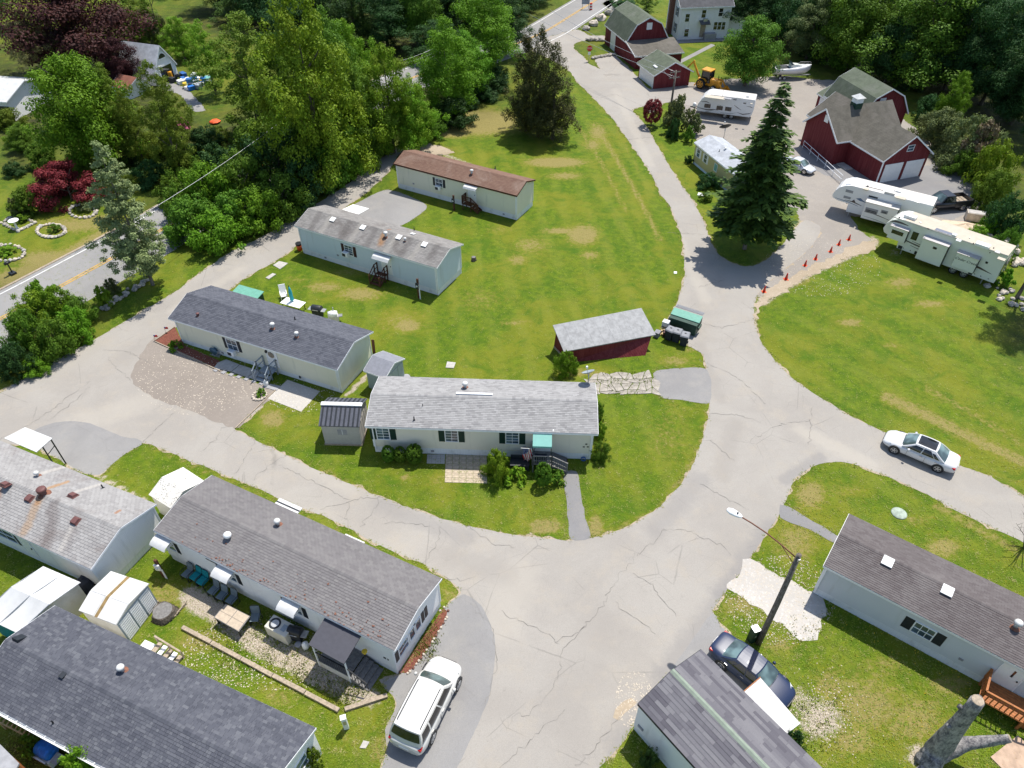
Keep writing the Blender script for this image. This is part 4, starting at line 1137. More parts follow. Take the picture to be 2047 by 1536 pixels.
# ---- small yellow house half behind the spruce
b = Bld('cottage','small pale yellow house with grey roof beside the tall spruce','house',(1384,326),(1462,392),gable(3.6,2.5,3.1))
b.walls(M['yellow_siding'],.3); MB().box(.02,b.L - .02,.02,b.D - .02,0,.32).build('base',M['blue_siding'],b.o)
b.roof(M['roof_pale'],.15,.15,.1)
for xp in (1395,1411): x,_ = b.front(xp,315); b.window('front',x - .3,x + .3,1.2,2.1,'white',1,2,.22)
x,_ = b.front(1428,350); b.window('front',x - .3,x + .3,1.2,2.0,None,1,1,glass_='seafoam')
b.vent('pipe',1438,303,0,.8); b.vent('box',1450,296,1,.5)

# ---- long red shed by the dumpster
b = Bld('storage_shed','long low red shed with a grey metal roof beside the dumpster','shed',(1156,720),(1290,711),[(0,1.15),(3.0,1.95)])
rA,rB,rC,rD = (b.inv @ G(1127,705,1.3),b.inv @ G(1311,671,1.3),b.inv @ G(1282,617.5,2.4),b.inv @ G(1105,652,2.4))
mb = MB()
base = [b.inv @ G(1137,725),b.inv @ G(1290,711),b.inv @ G(1272,672),b.inv @ G(1107,694)]
tops = [rA.lerp(rC,.04),rB.lerp(rD,.04),rC.lerp(rA,.04),rD.lerp(rB,.04)]
mb.mesh([(p.x,p.y,0) for p in base] + [tuple(t_ - Vector((0,0,.05))) for t_ in tops],[(0,1,5,4),(1,2,6,5),(2,3,7,6),(3,0,4,7)]).build('wall',M['barn'],b.o)
ro = MB().mesh([tuple(p) for p in (rA,rB,rC,rD)] + [tuple(p + Vector((0,0,.07))) for p in (rA,rB,rC,rD)],[(3,2,1,0),(4,5,6,7),(0,1,5,4),(1,2,6,5),(2,3,7,6),(3,0,4,7)]).build('roof',M['roof_tin'],b.o)
for i in range(9):                                                   # overlapping sheets of the roof
 t0,t1 = i / 9,(i + 1) / 9 - .0008
 q = [rA.lerp(rB,t0),rA.lerp(rB,t1),rD.lerp(rC,t1),rD.lerp(rC,t0)]
 h0 = Vector((0,0,.075 + .003 * (i % 2))); h1 = h0 + Vector((0,0,.012))
 MB().mesh([tuple(v + h0) for v in q] + [tuple(v + h1) for v in q],[(4,5,6,7),(0,1,5,4),(1,2,6,5),(2,3,7,6),(3,0,4,7)]).build('roof_sheet',M['roof_tin'],ro)
MB().bar(b.inv @ G(1108,693,.1),b.inv @ G(1137,724,.1),.12,.2).build('sill',M['wood_old'],b.o)

# ---- red barn with two garage doors: all its walls run along two axes
def zat(p,py):
 d = ray(project(p.x,p.y,0)[0],py); return H + d.z * (p.y / d.y)
def pxs(p): return tuple(float(q) for q in project(p.x,p.y,0))
UA = Vector((cos(radians(-72)),sin(radians(-72)),0)); UB = Vector((cos(radians(18)),sin(radians(18)),0))
Bc = G(1751,367); Lm = 5.4; Dm = 6.3
b = Bld('red_barn','big red barn with two white garage doors, taupe roof and a cupola','barn',pxs(Bc - UA * Lm),pxs(Bc),[(0,3.3),(Dm / 2,5.5),(Dm,3.3)])
he = zat(Bc,318); hr = zat(Bc + UB * Dm / 2,272)
b.prof = [(0,he),(Dm / 2,hr),(Dm,he)]
b.walls(M['barn'],0,x0=-8.5); b.roof(M['roof_taupe'],.35,.3,.12,x0=-8.5)
for k in (0,1):
 u0 = Dm * (.07 + .47 * k); u1 = u0 + Dm * .40
 dr = b.fb(MB(),'right',u0,u1,.02,2.2,.004,.03).build('garage_door',M['white'],b.o)
 for i in range(4): b.fb(MB(),'right',u0 + .04,u1 - .04,.05 + i * .54,.56 + i * .54,.03,.045).build('panel',M['white'],dr)
b.window('right',Dm * .5 - .35,Dm * .5 + .45,hr - 1.75,hr - 1.1,None,1,2)
MB().bar((b.L + .015,-.015,0),(b.L + .015,-.015,he - .05),.12).build('corner_trim',M['trim'],b.o)
# cross wing
wL = 6.2
Wc = G(1660,330); cwA = Wc - UA * wL
heW,hrW = zat(Wc,281),zat(Wc - UA * wL / 2,219)
cw = Bld('cross_wing','x','x',pxs(cwA),pxs(Wc),[(0,heW),(wL / 2,hrW),(wL,heW)])
for k in ('label','category'): del cw.o[k]
dep = 8.9
sec = [(0,0),(0,heW),(wL / 2,hrW),(wL,heW),(wL,0)]
MB().mesh([(x,0,z) for x,z in sec] + [(x,dep,z) for x,z in sec],[tuple(range(4,-1,-1)),tuple(range(5,10)),(0,1,6,5),(3,4,9,8)]).build('wall',M['barn'],cw.o)
o_ = .3; k = (hrW - heW) / (wL / 2)
pr = [(-o_,heW - o_ * k),(wL / 2,hrW),(wL + o_,heW - o_ * k)]
v = [(x,y,z + h) for y in (-o_,dep + o_) for h in (.005,.125) for x,z in pr]
MB().mesh(v,[(3,4,10,9),(4,5,11,10),(0,6,7,1),(1,7,8,2),(0,1,4,3),(1,2,5,4),(6,9,10,7),(7,10,11,8),(0,3,9,6),(2,8,11,5)]).build('roof',M['roof_taupe'],cw.o)
mb = MB()
for (xa,za),(xb,zb) in zip(pr,pr[1:]): mb.bar((xa,-o_ - .02,za + .05),(xb,-o_ - .02,zb + .05),.03,.2)
mb.box(wL + o_ - .005,wL + o_ + .02,-o_,1.9,heW - o_ * k - .05,heW - o_ * k + .12)
mb.build('fascia',M['trim'],cw.o)
MB().box(wL / 2 - .1,wL / 2 + .6,-.05,-.004,hrW - 1.45,hrW - .65).build('loft_door',M['white'],cw.o)
cy = (cw.inv @ G(1718,203,hrW + .6)).y
MB().box(wL / 2 - .5,wL / 2 + .5,cy - .5,cy + .5,hrW - .5,hrW + .4).build('cupola_base',M['green_dark'],cw.o)
MB().box(wL / 2 - .46,wL / 2 + .46,cy - .46,cy + .46,hrW + .4,hrW + 1.0).build('cupola_louvre',M['trim'],cw.o)
MB().mesh([(wL / 2 + sx * .62,cy + sy * .62,hrW + 1.0) for sx,sy in ((-1,-1),(1,-1),(1,1),(-1,1))] + [(wL / 2,cy,hrW + 1.45)],[(0,1,4),(1,2,4),(2,3,4),(3,0,4),(3,2,1,0)]).build('cupola_roof',M['metal_white'],cw.o)
mw = b.inv @ cw.Mx
cw.o.parent = b.o; cw.o.location = mw.to_translation(); cw.o.rotation_euler = (0,0,cw.ang - b.ang)
BARN = b

def gambrel(d,he,zk,hr,k=.2): return [(0,he),(d * k,zk),(d / 2,hr),(d * (1 - k),zk),(d,he)]
# ---- gambrel barn behind, placed by its ridge
UG = Vector((cos(radians(-76)),sin(radians(-76)),0)); UH = Vector((cos(radians(14)),sin(radians(14)),0))
zr = 6.6; Dg = 6.6
R1 = G(1783,178,zr); R0 = G(1714,138,zr); R1.z = R0.z = 0
b = Bld('gambrel_barn','red gambrel-roofed barn half hidden behind the cupola barn','barn',pxs(R1 - UG * (R1 - R0).length - UH * Dg / 2),pxs(R1 - UH * Dg / 2),gambrel(Dg,3.6,5.6,zr))
b.walls(M['barn']); b.roof(M['roof_green'],.2,.3,.12)
b.window('right',2.2,2.9,4.7,5.5,None,1,1,glass_='white')
GA2 = b
# ---- little garage in front of it
p = G(1628,219)
b = Bld('lean_shed','small red shed with white door and green-grey roof tucked against the gambrel barn','shed',pxs(p),pxs(p + UG * 2.4),[(0,2.2),(2.2,3.3),(4.4,2.2)])
b.walls(M['barn']); b.roof(M['roof_green'],.2,.2,.1)
b.fb(MB(),'front',b.L * .25,b.L - .1,.05,1.9,.004,.04).build('door',M['white'],b.o)

# ---- gambrel barn by the road with lean-to
b = Bld('gambrel_barn','dark red gambrel barn with a white door beside the main road','barn',(1208.5,87),(1249,122),gambrel(7.0,3.0,5.2,6.2,.2))
b.walls(M['barn']); b.roof(M['roof_green'],.15,.2,.12)
x,_ = b.front(1220,90); x2,_ = b.front(1229,96)
b.fb(MB(),'front',x,x2,.05,2.6,.004,.05).build('door',M['white'],b.o)
b.window('right',3.2,4.0,4.5,5.4,None,1,1,glass_='white')
lt = MB(); Lx = b.L + 4.2; d0,d1 = 0.03,7.8
lt.mesh([(b.L + .02,d0,0),(Lx,d0,0),(Lx,d1,0),(b.L + .02,d1,0),(b.L + .02,d0,2.9),(Lx,d0,1.9),(Lx,d1,1.9),(b.L + .02,d1,2.9)],[(0,1,5,4),(1,2,6,5),(2,3,7,6)]).build('lean_to_wall',M['barn'],b.o)
o_ = .25
MB().mesh([(b.L + .02,d0 - o_,2.92),(Lx + o_,d0 - o_,1.86),(Lx + o_,d1 + o_,1.86),(b.L + .02,d1 + o_,2.92),(b.L + .02,d0 - o_,3.04),(Lx + o_,d0 - o_,1.98),(Lx + o_,d1 + o_,1.98),(b.L + .02,d1 + o_,3.04)],[(3,2,1,0),(4,5,6,7),(0,1,5,4),(1,2,6,5),(2,3,7,6)]).build('lean_to_roof',M['roof_taupe'],b.o)
MB().bar((b.L,d0 - o_ - .02,2.98),(Lx + o_,d0 - o_ - .02,1.92),.04,.2).bar((Lx + o_ + .02,d0 - o_,1.92),(Lx + o_ + .02,d1 + o_,1.92),.04,.2).build('fascia',M['trim'],b.o)
GAM = b

# ---- red garage with wide white door
b = Bld('garage','red garage with a wide white door and green-grey roof','garage',(1275.5,154),(1306.5,178.5),[(0,2.15),(3.3,3.9),(6.6,2.15)])
b.D = (b.inv @ G(1377,171)).y; b.prof = [(0,2.1),(b.D / 2,3.55),(b.D,2.1)]
b.walls(M['barn']); b.roof(M['roof_green'],.35,.3,.12)
dr = b.fb(MB(),'front',.35,b.L - .3,.04,1.8,.004,.04).build('garage_door',M['white'],b.o)
for i in range(3): b.fb(MB(),'front',.4,b.L - .35,.08 + i * .57,.6 + i * .57,.04,.055).build('panel',M['white'],dr)
p = b.slope(1310,134); MB().mesh([(-.55,-.18,0),(.55,-.18,0),(.55,.18,.05),(-.55,.18,.05),(-.5,-.14,.1),(.5,-.14,.1),(.5,.14,.15),(-.5,.14,.15)],[(4,5,6,7),(0,1,5,4),(1,2,6,5),(2,3,7,6),(3,0,4,7)]).build('skylight',M['white'],b.o,loc=p)

# ---- white farmhouse
b = Bld('farmhouse','two-storey white farmhouse with brown chimney and grey roof','house',(1353,80),(1452,76),[(0,5.3),(3.6,7.6),(7.2,5.3)])
b.D = (b.inv @ G(1317,57)).y if (b.inv @ G(1317,57)).y > 4 else 7.2
b.prof = [(0,5.2),(b.D / 2,7.4),(b.D,5.2)]
b.walls(M['white_siding']); b.roof(M['roof_dark'],.3,.3,.12)
for q,wd in (((1374,36),.35),((1407,28),.35),((1441,25),.35),((1372,66),.35),((1430,52),.3),((1438,52),.3),((1446,52),.3)):
 x,z = b.front(*q); b.window('front',x - wd,x + wd,z - .6,z + .6,None,1,2,glass_='glass_dark')
x,z = b.front(1404,62); b.fb(MB(),'front',x - .45,x + .45,.3,2.3,.004,.05).build('door',M['wood_old'],b.o)
MB().mesh([(x - .9,-.02,3.0),(x + .9,-.02,3.0),(x + .9,-1.0,2.6),(x - .9,-1.0,2.6),(x - .9,-1.0,2.5),(x + .9,-1.0,2.5)],[(0,3,2,1),(3,4,5,2)]).build('door_hood',M['roof_dark'],b.o)
x2,z2 = b.front(1409,40); MB().box(x2 - .35,x2 + .35,-.4,-.01,z2 - .25,z2 + .25).build('window_unit',M['steel'],b.o)
for u,z in ((1.4,3.4),(1.4,.9),(5.2,3.4),(5.2,.9)):
 b.window('left',u,u + .7,z,z + 1.3,'dark_green',1,2,.35)
MB().box(-.75,-.02,b.D * .5 - .1,b.D * .5 + .8,0,8.4).box(-.8,.02,b.D * .5 - .15,b.D * .5 + .85,8.4,8.6).build('chimney',M['brick_red'],b.o)
an = MB().box(b.L + .02,b.L + 3.2,.6,5.0,0,2.6); an.build('annex_wall',M['white_siding'],b.o)
MB().mesh([(b.L + .02,.3,3.4),(b.L + 3.5,.3,2.6),(b.L + 3.5,5.3,2.6),(b.L + .02,5.3,3.4),(b.L + .02,.3,3.5),(b.L + 3.5,.3,2.72),(b.L + 3.5,5.3,2.72),(b.L + .02,5.3,3.5)],[(3,2,1,0),(4,5,6,7),(0,1,5,4),(1,2,6,5),(2,3,7,6)]).build('annex_roof',M['roof_dark'],b.o)
MB().box(4.6,6.6,-1.0,-.05,0,1.0).build('bulkhead',M['conc_grey'],b.o)

# ---- white gambrel garage, top left
b = Bld('gambrel_garage','white gambrel garage with an open door and arched window at top left','garage',(249,163),(318,173),gambrel(5.2,2.3,4.2,5.0,.18))
re = b.inv @ G(357,156); b.D = max(4.5,re.y); b.prof = gambrel(b.D,zat(G(318,173),146),zat(G(347,160),118),zat(G(337,164),93),.16)
b.walls(M['white_siding']); b.roof(M['roof_white'],.12,.2,.1)
u0,u1 = b.D * .24,b.D * .80
b.fb(MB(),'right',u0,u1,.02,2.25,.003,.012).build('doorway_shade',M['glass_dark'],b.o)  # dark slab painting the shaded interior; the wall has no hole here
mb = MB()
for a,c,e,f_ in ((u0 - .25,u0,0,2.5),(u1,u1 + .25,0,2.5),(u0,u1,2.26,2.5)): b.fb(mb,'right',a,c,e,f_,.002,.06)
mb.build('door_trim',M['trim'],b.o)
n = 10; c_ = (b.D * .5,3.3)
fan = [(b.L + .03,c_[0] + .8 * cos(pi * i / n),c_[1] + .8 * sin(pi * i / n)) for i in range(n + 1)]
wn = MB().poly(fan).build('window',M['glass_dark'],b.o)
mb = MB()
for p_,q_ in zip(fan,fan[1:]): mb.bar(p_,q_,.08,.14)
mb.bar(fan[0],fan[-1],.08,.14); mb.build('frame',M['trim'],wn)
WG = b
b = Bld('small_outbuilding','low outbuilding with red-brown roof before the white gambrel garage','shed',(231,192),(262,199),[(0,1.5),(1.9,2.4),(3.8,1.5)])
b.walls(M['white_siding']); b.roof(M['roof_rust'],.25,.25,.1)
b = Bld('garage','cream garage with white metal roof behind the bright maple, far left','garage',(-90,235),(30,243),[(0,2.7),(4.2,3.9),(8.4,2.7)])
b.walls(M['white_siding']); b.roof(M['metal_white'],.3,.3,.1)
x,_ = b.front(15,232); b.fb(MB(),'front',x - 1.0,x + .9,.05,2.0,.004,.05).build('door',M['charcoal'],b.o)
x,_ = b.front(-5,232); b.fb(MB(),'front',x - 1.5,x + .5,.05,2.2,.004,.05).build('door',M['white'],b.o)

# ------------------------------------------------------------------ sheds
def corr(mb,p,q,z0,z1,pitch=.12,m=0):
 pass
b = Bld('resin_shed','grey resin shed with dark ribbed roof and white ridge, left of the beige home','shed',(651,889),(724,891),[(0,2.05),(1.35,2.75),(2.7,2.05)])
b.walls(plain('grey_resin',(.40,.385,.36),.6,.06),.1); MB().box(-.06,b.L + .06,-.06,b.D + .06,0,.11).build('base',M['wood_old'],b.o)
b.roof(M['slate_r'] if 'slate_r' in M else plain('slate_plastic',(.085,.09,.11),.55,.15,5),.12,.12,.08,fascia=None)
for i in range(9):
 x = b.rx[0] + (b.rx[1] - b.rx[0]) * (i + .5) / 9
 for (y0,z0),(y1,z1) in zip(b.rp,b.rp[1:]): MB().bar((x,y0,z0 + .01),(x,y1,z1 + .01),.12,.03).build('roof_rib',M['charcoal'],b.ro)
y,z = b.rp[1]; MB().box(b.rx[0] - .02,b.rx[1] + .02,y - .16,y + .16,z - .03,z + .06).build('ridge_cap',M['white'],b.o)
x,_ = b.front(684,863); wn = b.fb(MB(),'front',x - .35,x + .35,1.1,1.6,.003,.02).build('window',M['conc_grey'],b.o); b.fb(MB(),'front',x - .012,x + .012,1.1,1.6,.02,.03).build('muntin',M['trim'],wn)
for i in range(5): b.fb(MB(),'right',.15 + i * .52,.5 + i * .52,.15,1.9,.003,.02).build('wall_panel',plain('grey_resin_panel',(.44,.41,.38),.6,.06),b.o)

b = Bld('garden_shed','small blue-grey shed with white-trimmed grey roof behind the resin shed','shed',(738,776),(775,790),[(0,1.9),(1.2,2.4),(2.4,1.9)])
gs = plain('blue_grey_panel',(.30,.36,.38),.6,.06)
A_ = [G(738,781),G(774,797),G(808,770),G(770,752)]
b = Bld('x','x','x',(774,797),(808,771),[(0,1.75),(.95,2.3),(1.9,1.75)]) if False else b
b.walls(gs,.05); b.roof(plain('pale_slate_plastic',(.22,.225,.25),.55,.1),.14,.14,.07)
for i in range(3): b.fb(MB(),'right',.15 + i * .75,.8 + i * .75,.15,1.7,.003,.03).build('wall_panel',gs,b.o)

b = Bld('metal_shed','white metal shed with speckled lichen roof by the long white home','shed',(318,1030),(356,1056),[(0,1.9),(1.6,2.4),(3.2,1.9)])
rA,rB,rC,rD = [b.inv @ G(*q) for q in ((297,989,2.0),(341,1017,2.0),(409,962,2.0),(366,934,2.0))]
mA,mC = rA.lerp(rD,.45),rB.lerp(rC,.45); mA.z = mC.z = 2.5
n = N('speckled_white_metal'); p_ = n.obj()
v_ = n.node('ShaderNodeTexVoronoi'); v_.inputs['Scale'].default_value = 8; n.put(v_.inputs['Vector'],p_)
spk = n.math('MULTIPLY',n.ramp(v_.outputs['Distance'],.24,.36,1,0),n.ramp(n.noise(p_,.9,3),.38,.55))
M['speckle'] = n.done(n.mix(spk,n.mix(n.noise(p_,1.4,4),(.58,.55,.49),(.68,.66,.61)),(.09,.085,.06)),.6)
gz = Vector((0,0,.05))
MB().mesh([tuple(q) for q in (rA,rB,mC,mA,rC,rD)] + [tuple(q - gz) for q in (rA,rB,mC,mA,rC,rD)],[(0,1,2,3),(3,2,4,5),(6,9,8,7),(9,11,10,8),(0,6,7,1),(5,4,10,11),(1,7,8,2),(2,8,10,4),(0,3,9,6),(3,5,11,9)]).build('roof',M['speckle'],b.o)
def inset(*ps):
 c = sum(ps,Vector()) / len(ps); return [p.lerp(c,.06) for p in ps]
q = inset(rA,rB,rC,rD)
ws = MB().mesh([(p.x,p.y,.05) for p in q] + [(p.x,p.y,p.z - .04) for p in q],[(0,1,5,4),(1,2,6,5),(2,3,7,6),(3,0,4,7)]); ws.poly([(q[1].x,q[1].y,q[1].z - .04),(q[2].x,q[2].y,q[2].z - .04),tuple(mC - gz)]).poly([(q[3].x,q[3].y,q[3].z - .04),(q[0].x,q[0].y,q[0].z - .04),tuple(mA - gz)])
ws.build('wall',M['dirty_white'],b.o)

# white metal shed with tan roof gaps, bottom left
b = Bld('metal_shed','white metal shed with a louvred side and brown seams across its roof','shed',(200,1240),(262,1285),[(0,2.0),(1.6,2.3),(3.2,2.0)])
q0,q1,q2,q3 = [b.inv @ G(*q) for q in ((157,1221,2.05),(232,1250,2.05),(298,1167,2.05),(222,1142,2.05))]
m0,m1 = q0.lerp(q3,.42),q1.lerp(q2,.42); m0.z = m1.z = 2.35
rf = MB().mesh([tuple(q) for q in (q0,q1,m1,m0,q2,q3)] + [tuple(q - gz) for q in (q0,q1,m1,m0,q2,q3)],[(0,1,2,3),(3,2,4,5),(6,9,8,7),(9,11,10,8),(0,6,7,1),(5,4,10,11),(1,7,8,2),(2,8,10,4),(0,3,9,6),(3,5,11,9)]).build('roof',M['metal_white'],b.o)
for (a,c,d_,e) in ((q0,q1,m1,m0),(m0,m1,q2,q3)):
 for k,(t0,t1) in enumerate(((0,.40),(.52,1.0))):
  v = [a.lerp(c,t0),a.lerp(c,t1),e.lerp(d_,t1),e.lerp(d_,t0)]
  v = [p.lerp(sum(v,Vector()) / 4,.02) for p in v]
  MB().mesh([tuple(p + Vector((0,0,.003))) for p in v] + [tuple(p + Vector((0,0,.03))) for p in v],[(4,5,6,7),(0,1,5,4),(1,2,6,5),(2,3,7,6),(3,0,4,7)]).build('roof_panel',M['metal_white'],rf)
 v = [a.lerp(c,.42),a.lerp(c,.5),e.lerp(d_,.5),e.lerp(d_,.42)]
 MB().poly([tuple(p + Vector((0,0,.006))) for p in v]).build('roof_seam',plain('brown_seam',(.22,.15,.06),.8,.3),rf)
q = inset(q0,q1,q2,q3)
MB().mesh([(p.x,p.y,.02) for p in q] + [(p.x,p.y,p.z - .03) for p in q],[(0,1,5,4),(1,2,6,5),(2,3,7,6),(3,0,4,7)]).poly([(q[1].x,q[1].y,q[1].z - .03),(q[2].x,q[2].y,q[2].z - .03),tuple(m1 - gz)]).build('wall',M['dirty_white'],b.o)
nn = (q[2] - q[1]); nn.z = 0; nn.normalize(); out = Vector((nn.y,-nn.x,0))
bk_ = [q[1] + out * .006,q[2] + out * .006]
MB().poly([(bk_[0].x,bk_[0].y,.06),(bk_[1].x,bk_[1].y,.06),(bk_[1].x,bk_[1].y,q[2].z - .08),(bk_[0].x,bk_[0].y,q[1].z - .08)]).build('louvre_gap_shade',M['paint_grey'],b.o)  # darker sheet that paints the shade in the gaps between the slats
for i in range(10):
 z = .14 + i * .18
 for t0,t1 in ((.04,.33),(.37,.63),(.68,.96)):
  MB().bar(q[1].lerp(q[2],t0) * 1.0 + out * .015 + Vector((0,0,z - q[1].z)),q[1].lerp(q[2],t1) + out * .015 + Vector((0,0,z - q[1].z)),.03,.10).build('slat',M['white'],b.o)

# white canvas carport, left edge
b = Bld('canvas_shelter','white canvas-roofed shelter between the two left-hand homes','shelter',(-40,1290),(60,1330),[(0,2.3),(2.3,2.9),(4.6,2.3)])
q0,q1,m1,m0,q2,q3 = [b.inv @ G(*q) for q in ((-20,1240,2.3),(35,1266,2.3),(98,1208,2.95),(26,1174,2.95),(160,1164,2.3),(86,1132,2.3))]
q0 = b.inv @ G(-25,1235,2.3)
q0,m0 = q1 + (q3 - q2),m0
q0.z = 2.3; m0 = m1 + (q3 - q2)
for (a,c,d_,e) in ((q0,q1,m1,m0),(m0,m1,q2,q3)):
 nu,nv = 14,8; vv = []
 for j in range(nv + 1):
  for i in range(nu + 1):
   u,w__ = i / nu,j / nv
   p = a.lerp(c,u).lerp(e.lerp(d_,u),w__)
   vv.append((p.x,p.y,p.z - .10 * sin(pi * w__) * (.5 + .5 * sin(pi * u * 3) ** 2) - .012 * sin(u * 40 + w__ * 7)))
 MB().mesh(vv,[(j * (nu + 1) + i,j * (nu + 1) + i + 1,(j + 1) * (nu + 1) + i + 1,(j + 1) * (nu + 1) + i) for j in range(nv) for i in range(nu)]).build('canvas_roof',M['tent'],b.o,True)
for t_ in (0,.5,1): MB().tube([q0.lerp(q1,t_) - gz,m0.lerp(m1,t_) - gz * .5,q3.lerp(q2,t_) - gz],.03,6).build('roof_pole',M['steel'],b.o)
q = inset(q0,q1,q2,q3)
MB().mesh([(p.x,p.y,.02) for p in q] + [(p.x,p.y,p.z - .06) for p in q],[(1,2,6,5),(2,3,7,6),(3,0,4,7)]).poly([(q[1].x,q[1].y,q[1].z - .06),(q[2].x,q[2].y,q[2].z - .06),tuple(m1 - gz * 1.2)]).build('wall',M['dirty_white'],b.o)
MB().mesh([(p.x,p.y,.02) for p in q[:2]] + [(p.x,p.y,p.z - .06) for p in q[:2]],[(0,1,3,2)]).build('side_curtain',M['teal'],b.o)

# flat white roof at the bottom building
q = [G(*p) for p in ((1478,1391,2.6),(1519,1356,2.5),(1599,1448,2.5),(1561,1477,2.6))]
o0 = thing('porch_roof','flat weathered white porch roof beside the strip-shingled home','porch',(q[0].x,q[0].y,0))
loc = [p - Vector((q[0].x,q[0].y,0)) for p in q]
n = N('weathered_white_board'); p_ = n.obj()
M['board'] = n.done(n.mix(n.ramp(n.noise(n.rot_vec(p_,radians(45),(.6,5,1)),2.5,5,.7),.5,.75,0,.8),(.56,.55,.535),(.30,.285,.26)),.7)
ro = MB().mesh([tuple(p) for p in loc] + [tuple(p + Vector((0,0,.08))) for p in loc],[(3,2,1,0),(4,5,6,7),(0,1,5,4),(1,2,6,5),(2,3,7,6),(3,0,4,7)]).build('roof',M['board'],o0)
MB().bar(loc[0] + Vector((0,0,.1)),loc[3] + Vector((0,0,.1)),.06,.08).bar(loc[0] + Vector((0,0,.09)),loc[1] + Vector((0,0,.09)),.04,.07).build('edge_board',M['wood_orange'],o0)
for p in (loc[1].lerp(loc[3],.06),loc[2].lerp(loc[0],.06)): MB().bar((p.x,p.y,0),(p.x,p.y,p.z),.09).build('post',M['white'],o0)
q = [G(*p) for p in ((1581,1505,2.5),(1588,1500,2.5),(1625,1540,2.5),(1618,1546,2.5))]
o0 = thing('window_canopy','narrow white canopy at the lower side of the strip-shingled home','canopy',(q[0].x,q[0].y,0))
loc = [p - Vector((q[0].x,q[0].y,0)) for p in q]
MB().mesh([tuple(p) for p in loc] + [tuple(p + Vector((0,0,.06))) for p in loc],[(3,2,1,0),(4,5,6,7),(0,1,5,4),(1,2,6,5),(2,3,7,6),(3,0,4,7)]).build('roof',M['white'],o0)
# roof corner at the bottom-left edge
q = [G(*p) for p in ((-60,1480,2.6),(0,1488,2.6),(38,1526,2.6),(20,1560,2.6),(-60,1560,2.6))]
o0 = thing('shed_roof','pale grey flat roof corner at the bottom left edge','shed',(q[1].x,q[1].y,0))
loc = [p - Vector((q[1].x,q[1].y,0)) for p in q]
MB().poly(loc).poly([p - Vector((0,0,.1)) for p in reversed(loc)]).mesh([tuple(p) for p in loc] + [tuple(p - Vector((0,0,.1))) for p in loc],[(1,6,7,2),(2,7,8,3),(0,5,6,1)]).build('roof',M['conc_grey'],o0)
inn = [p.lerp(sum(loc,Vector()) / 5,.08) for p in loc]
MB().mesh([(p.x,p.y,.02) for p in inn] + [(p.x,p.y,p.z - .1) for p in inn],[(0,1,6,5),(1,2,7,6),(2,3,8,7)]).build('wall',M['wood_orange'],o0)

# ------------------------------------------------------------------ vehicles
def loft(mb,stations,m=0):
 """stations: list of (x, [(y, z) half section from bottom centre to top centre]); mirrored and closed"""
 rings = []
 for x,hs in stations:
  ring = [(x,y,z) for y,z in hs] + [(x,-y,z) for y,z in reversed(hs[1:-1])]
  rings.append(ring)
 n = len(rings[0])
 v = [p for r in rings for p in r]
 f = [(i * n + k,(i + 1) * n + k,(i + 1) * n + (k + 1) % n,i * n + (k + 1) % n) for i in range(len(rings) - 1) for k in range(n)]
 f += [tuple(range(n)),tuple((len(rings) - 1) * n + k for k in range(n - 1,-1,-1))]
 return mb.mesh(v,f,m)

def wheel(parent,x,y,r,wd=.2,spokes=5,rim='chrome',side=1):
 t = MB().lathe([(r * .66,-wd / 2),(r * .92,-wd / 2),(r,-wd * .35),(r,wd * .35),(r * .92,wd / 2),(r * .66,wd / 2)],axis='y',n=24).build('tyre',M['rubber'],parent,True,(x,y,r))
 rm = MB().lathe([(r * .66,-.03),(r * .66,.012),(r * .60,.02),(r * .58,-.02),(.03,-.02)],axis='y',n=24)
 o = wd / 2 + .004
 rr = MB()
 f = side
 rr.lathe([(r * .68,f * (o - .05)),(r * .68,f * o),(r * .60,f * (o + .006)),(r * .57,f * (o - .03)),(.02,f * (o - .035))],axis='y',n=22)
 for k in range(spokes):
  a = 2 * pi * k / spokes + .3
  p = Vector((cos(a),0,sin(a)))
  rr.bar(Vector((0,f * (o - .01),0)),p * r * .6 + Vector((0,f * (o - .002),0)),.07 * r / .33,.03,up=(0,1,0))
 rr.lathe([(r * .16,f * (o - .03)),(r * .14,f * (o + .01))],axis='y',n=10)
 rr.build('rim',M[rim],t)
 return t

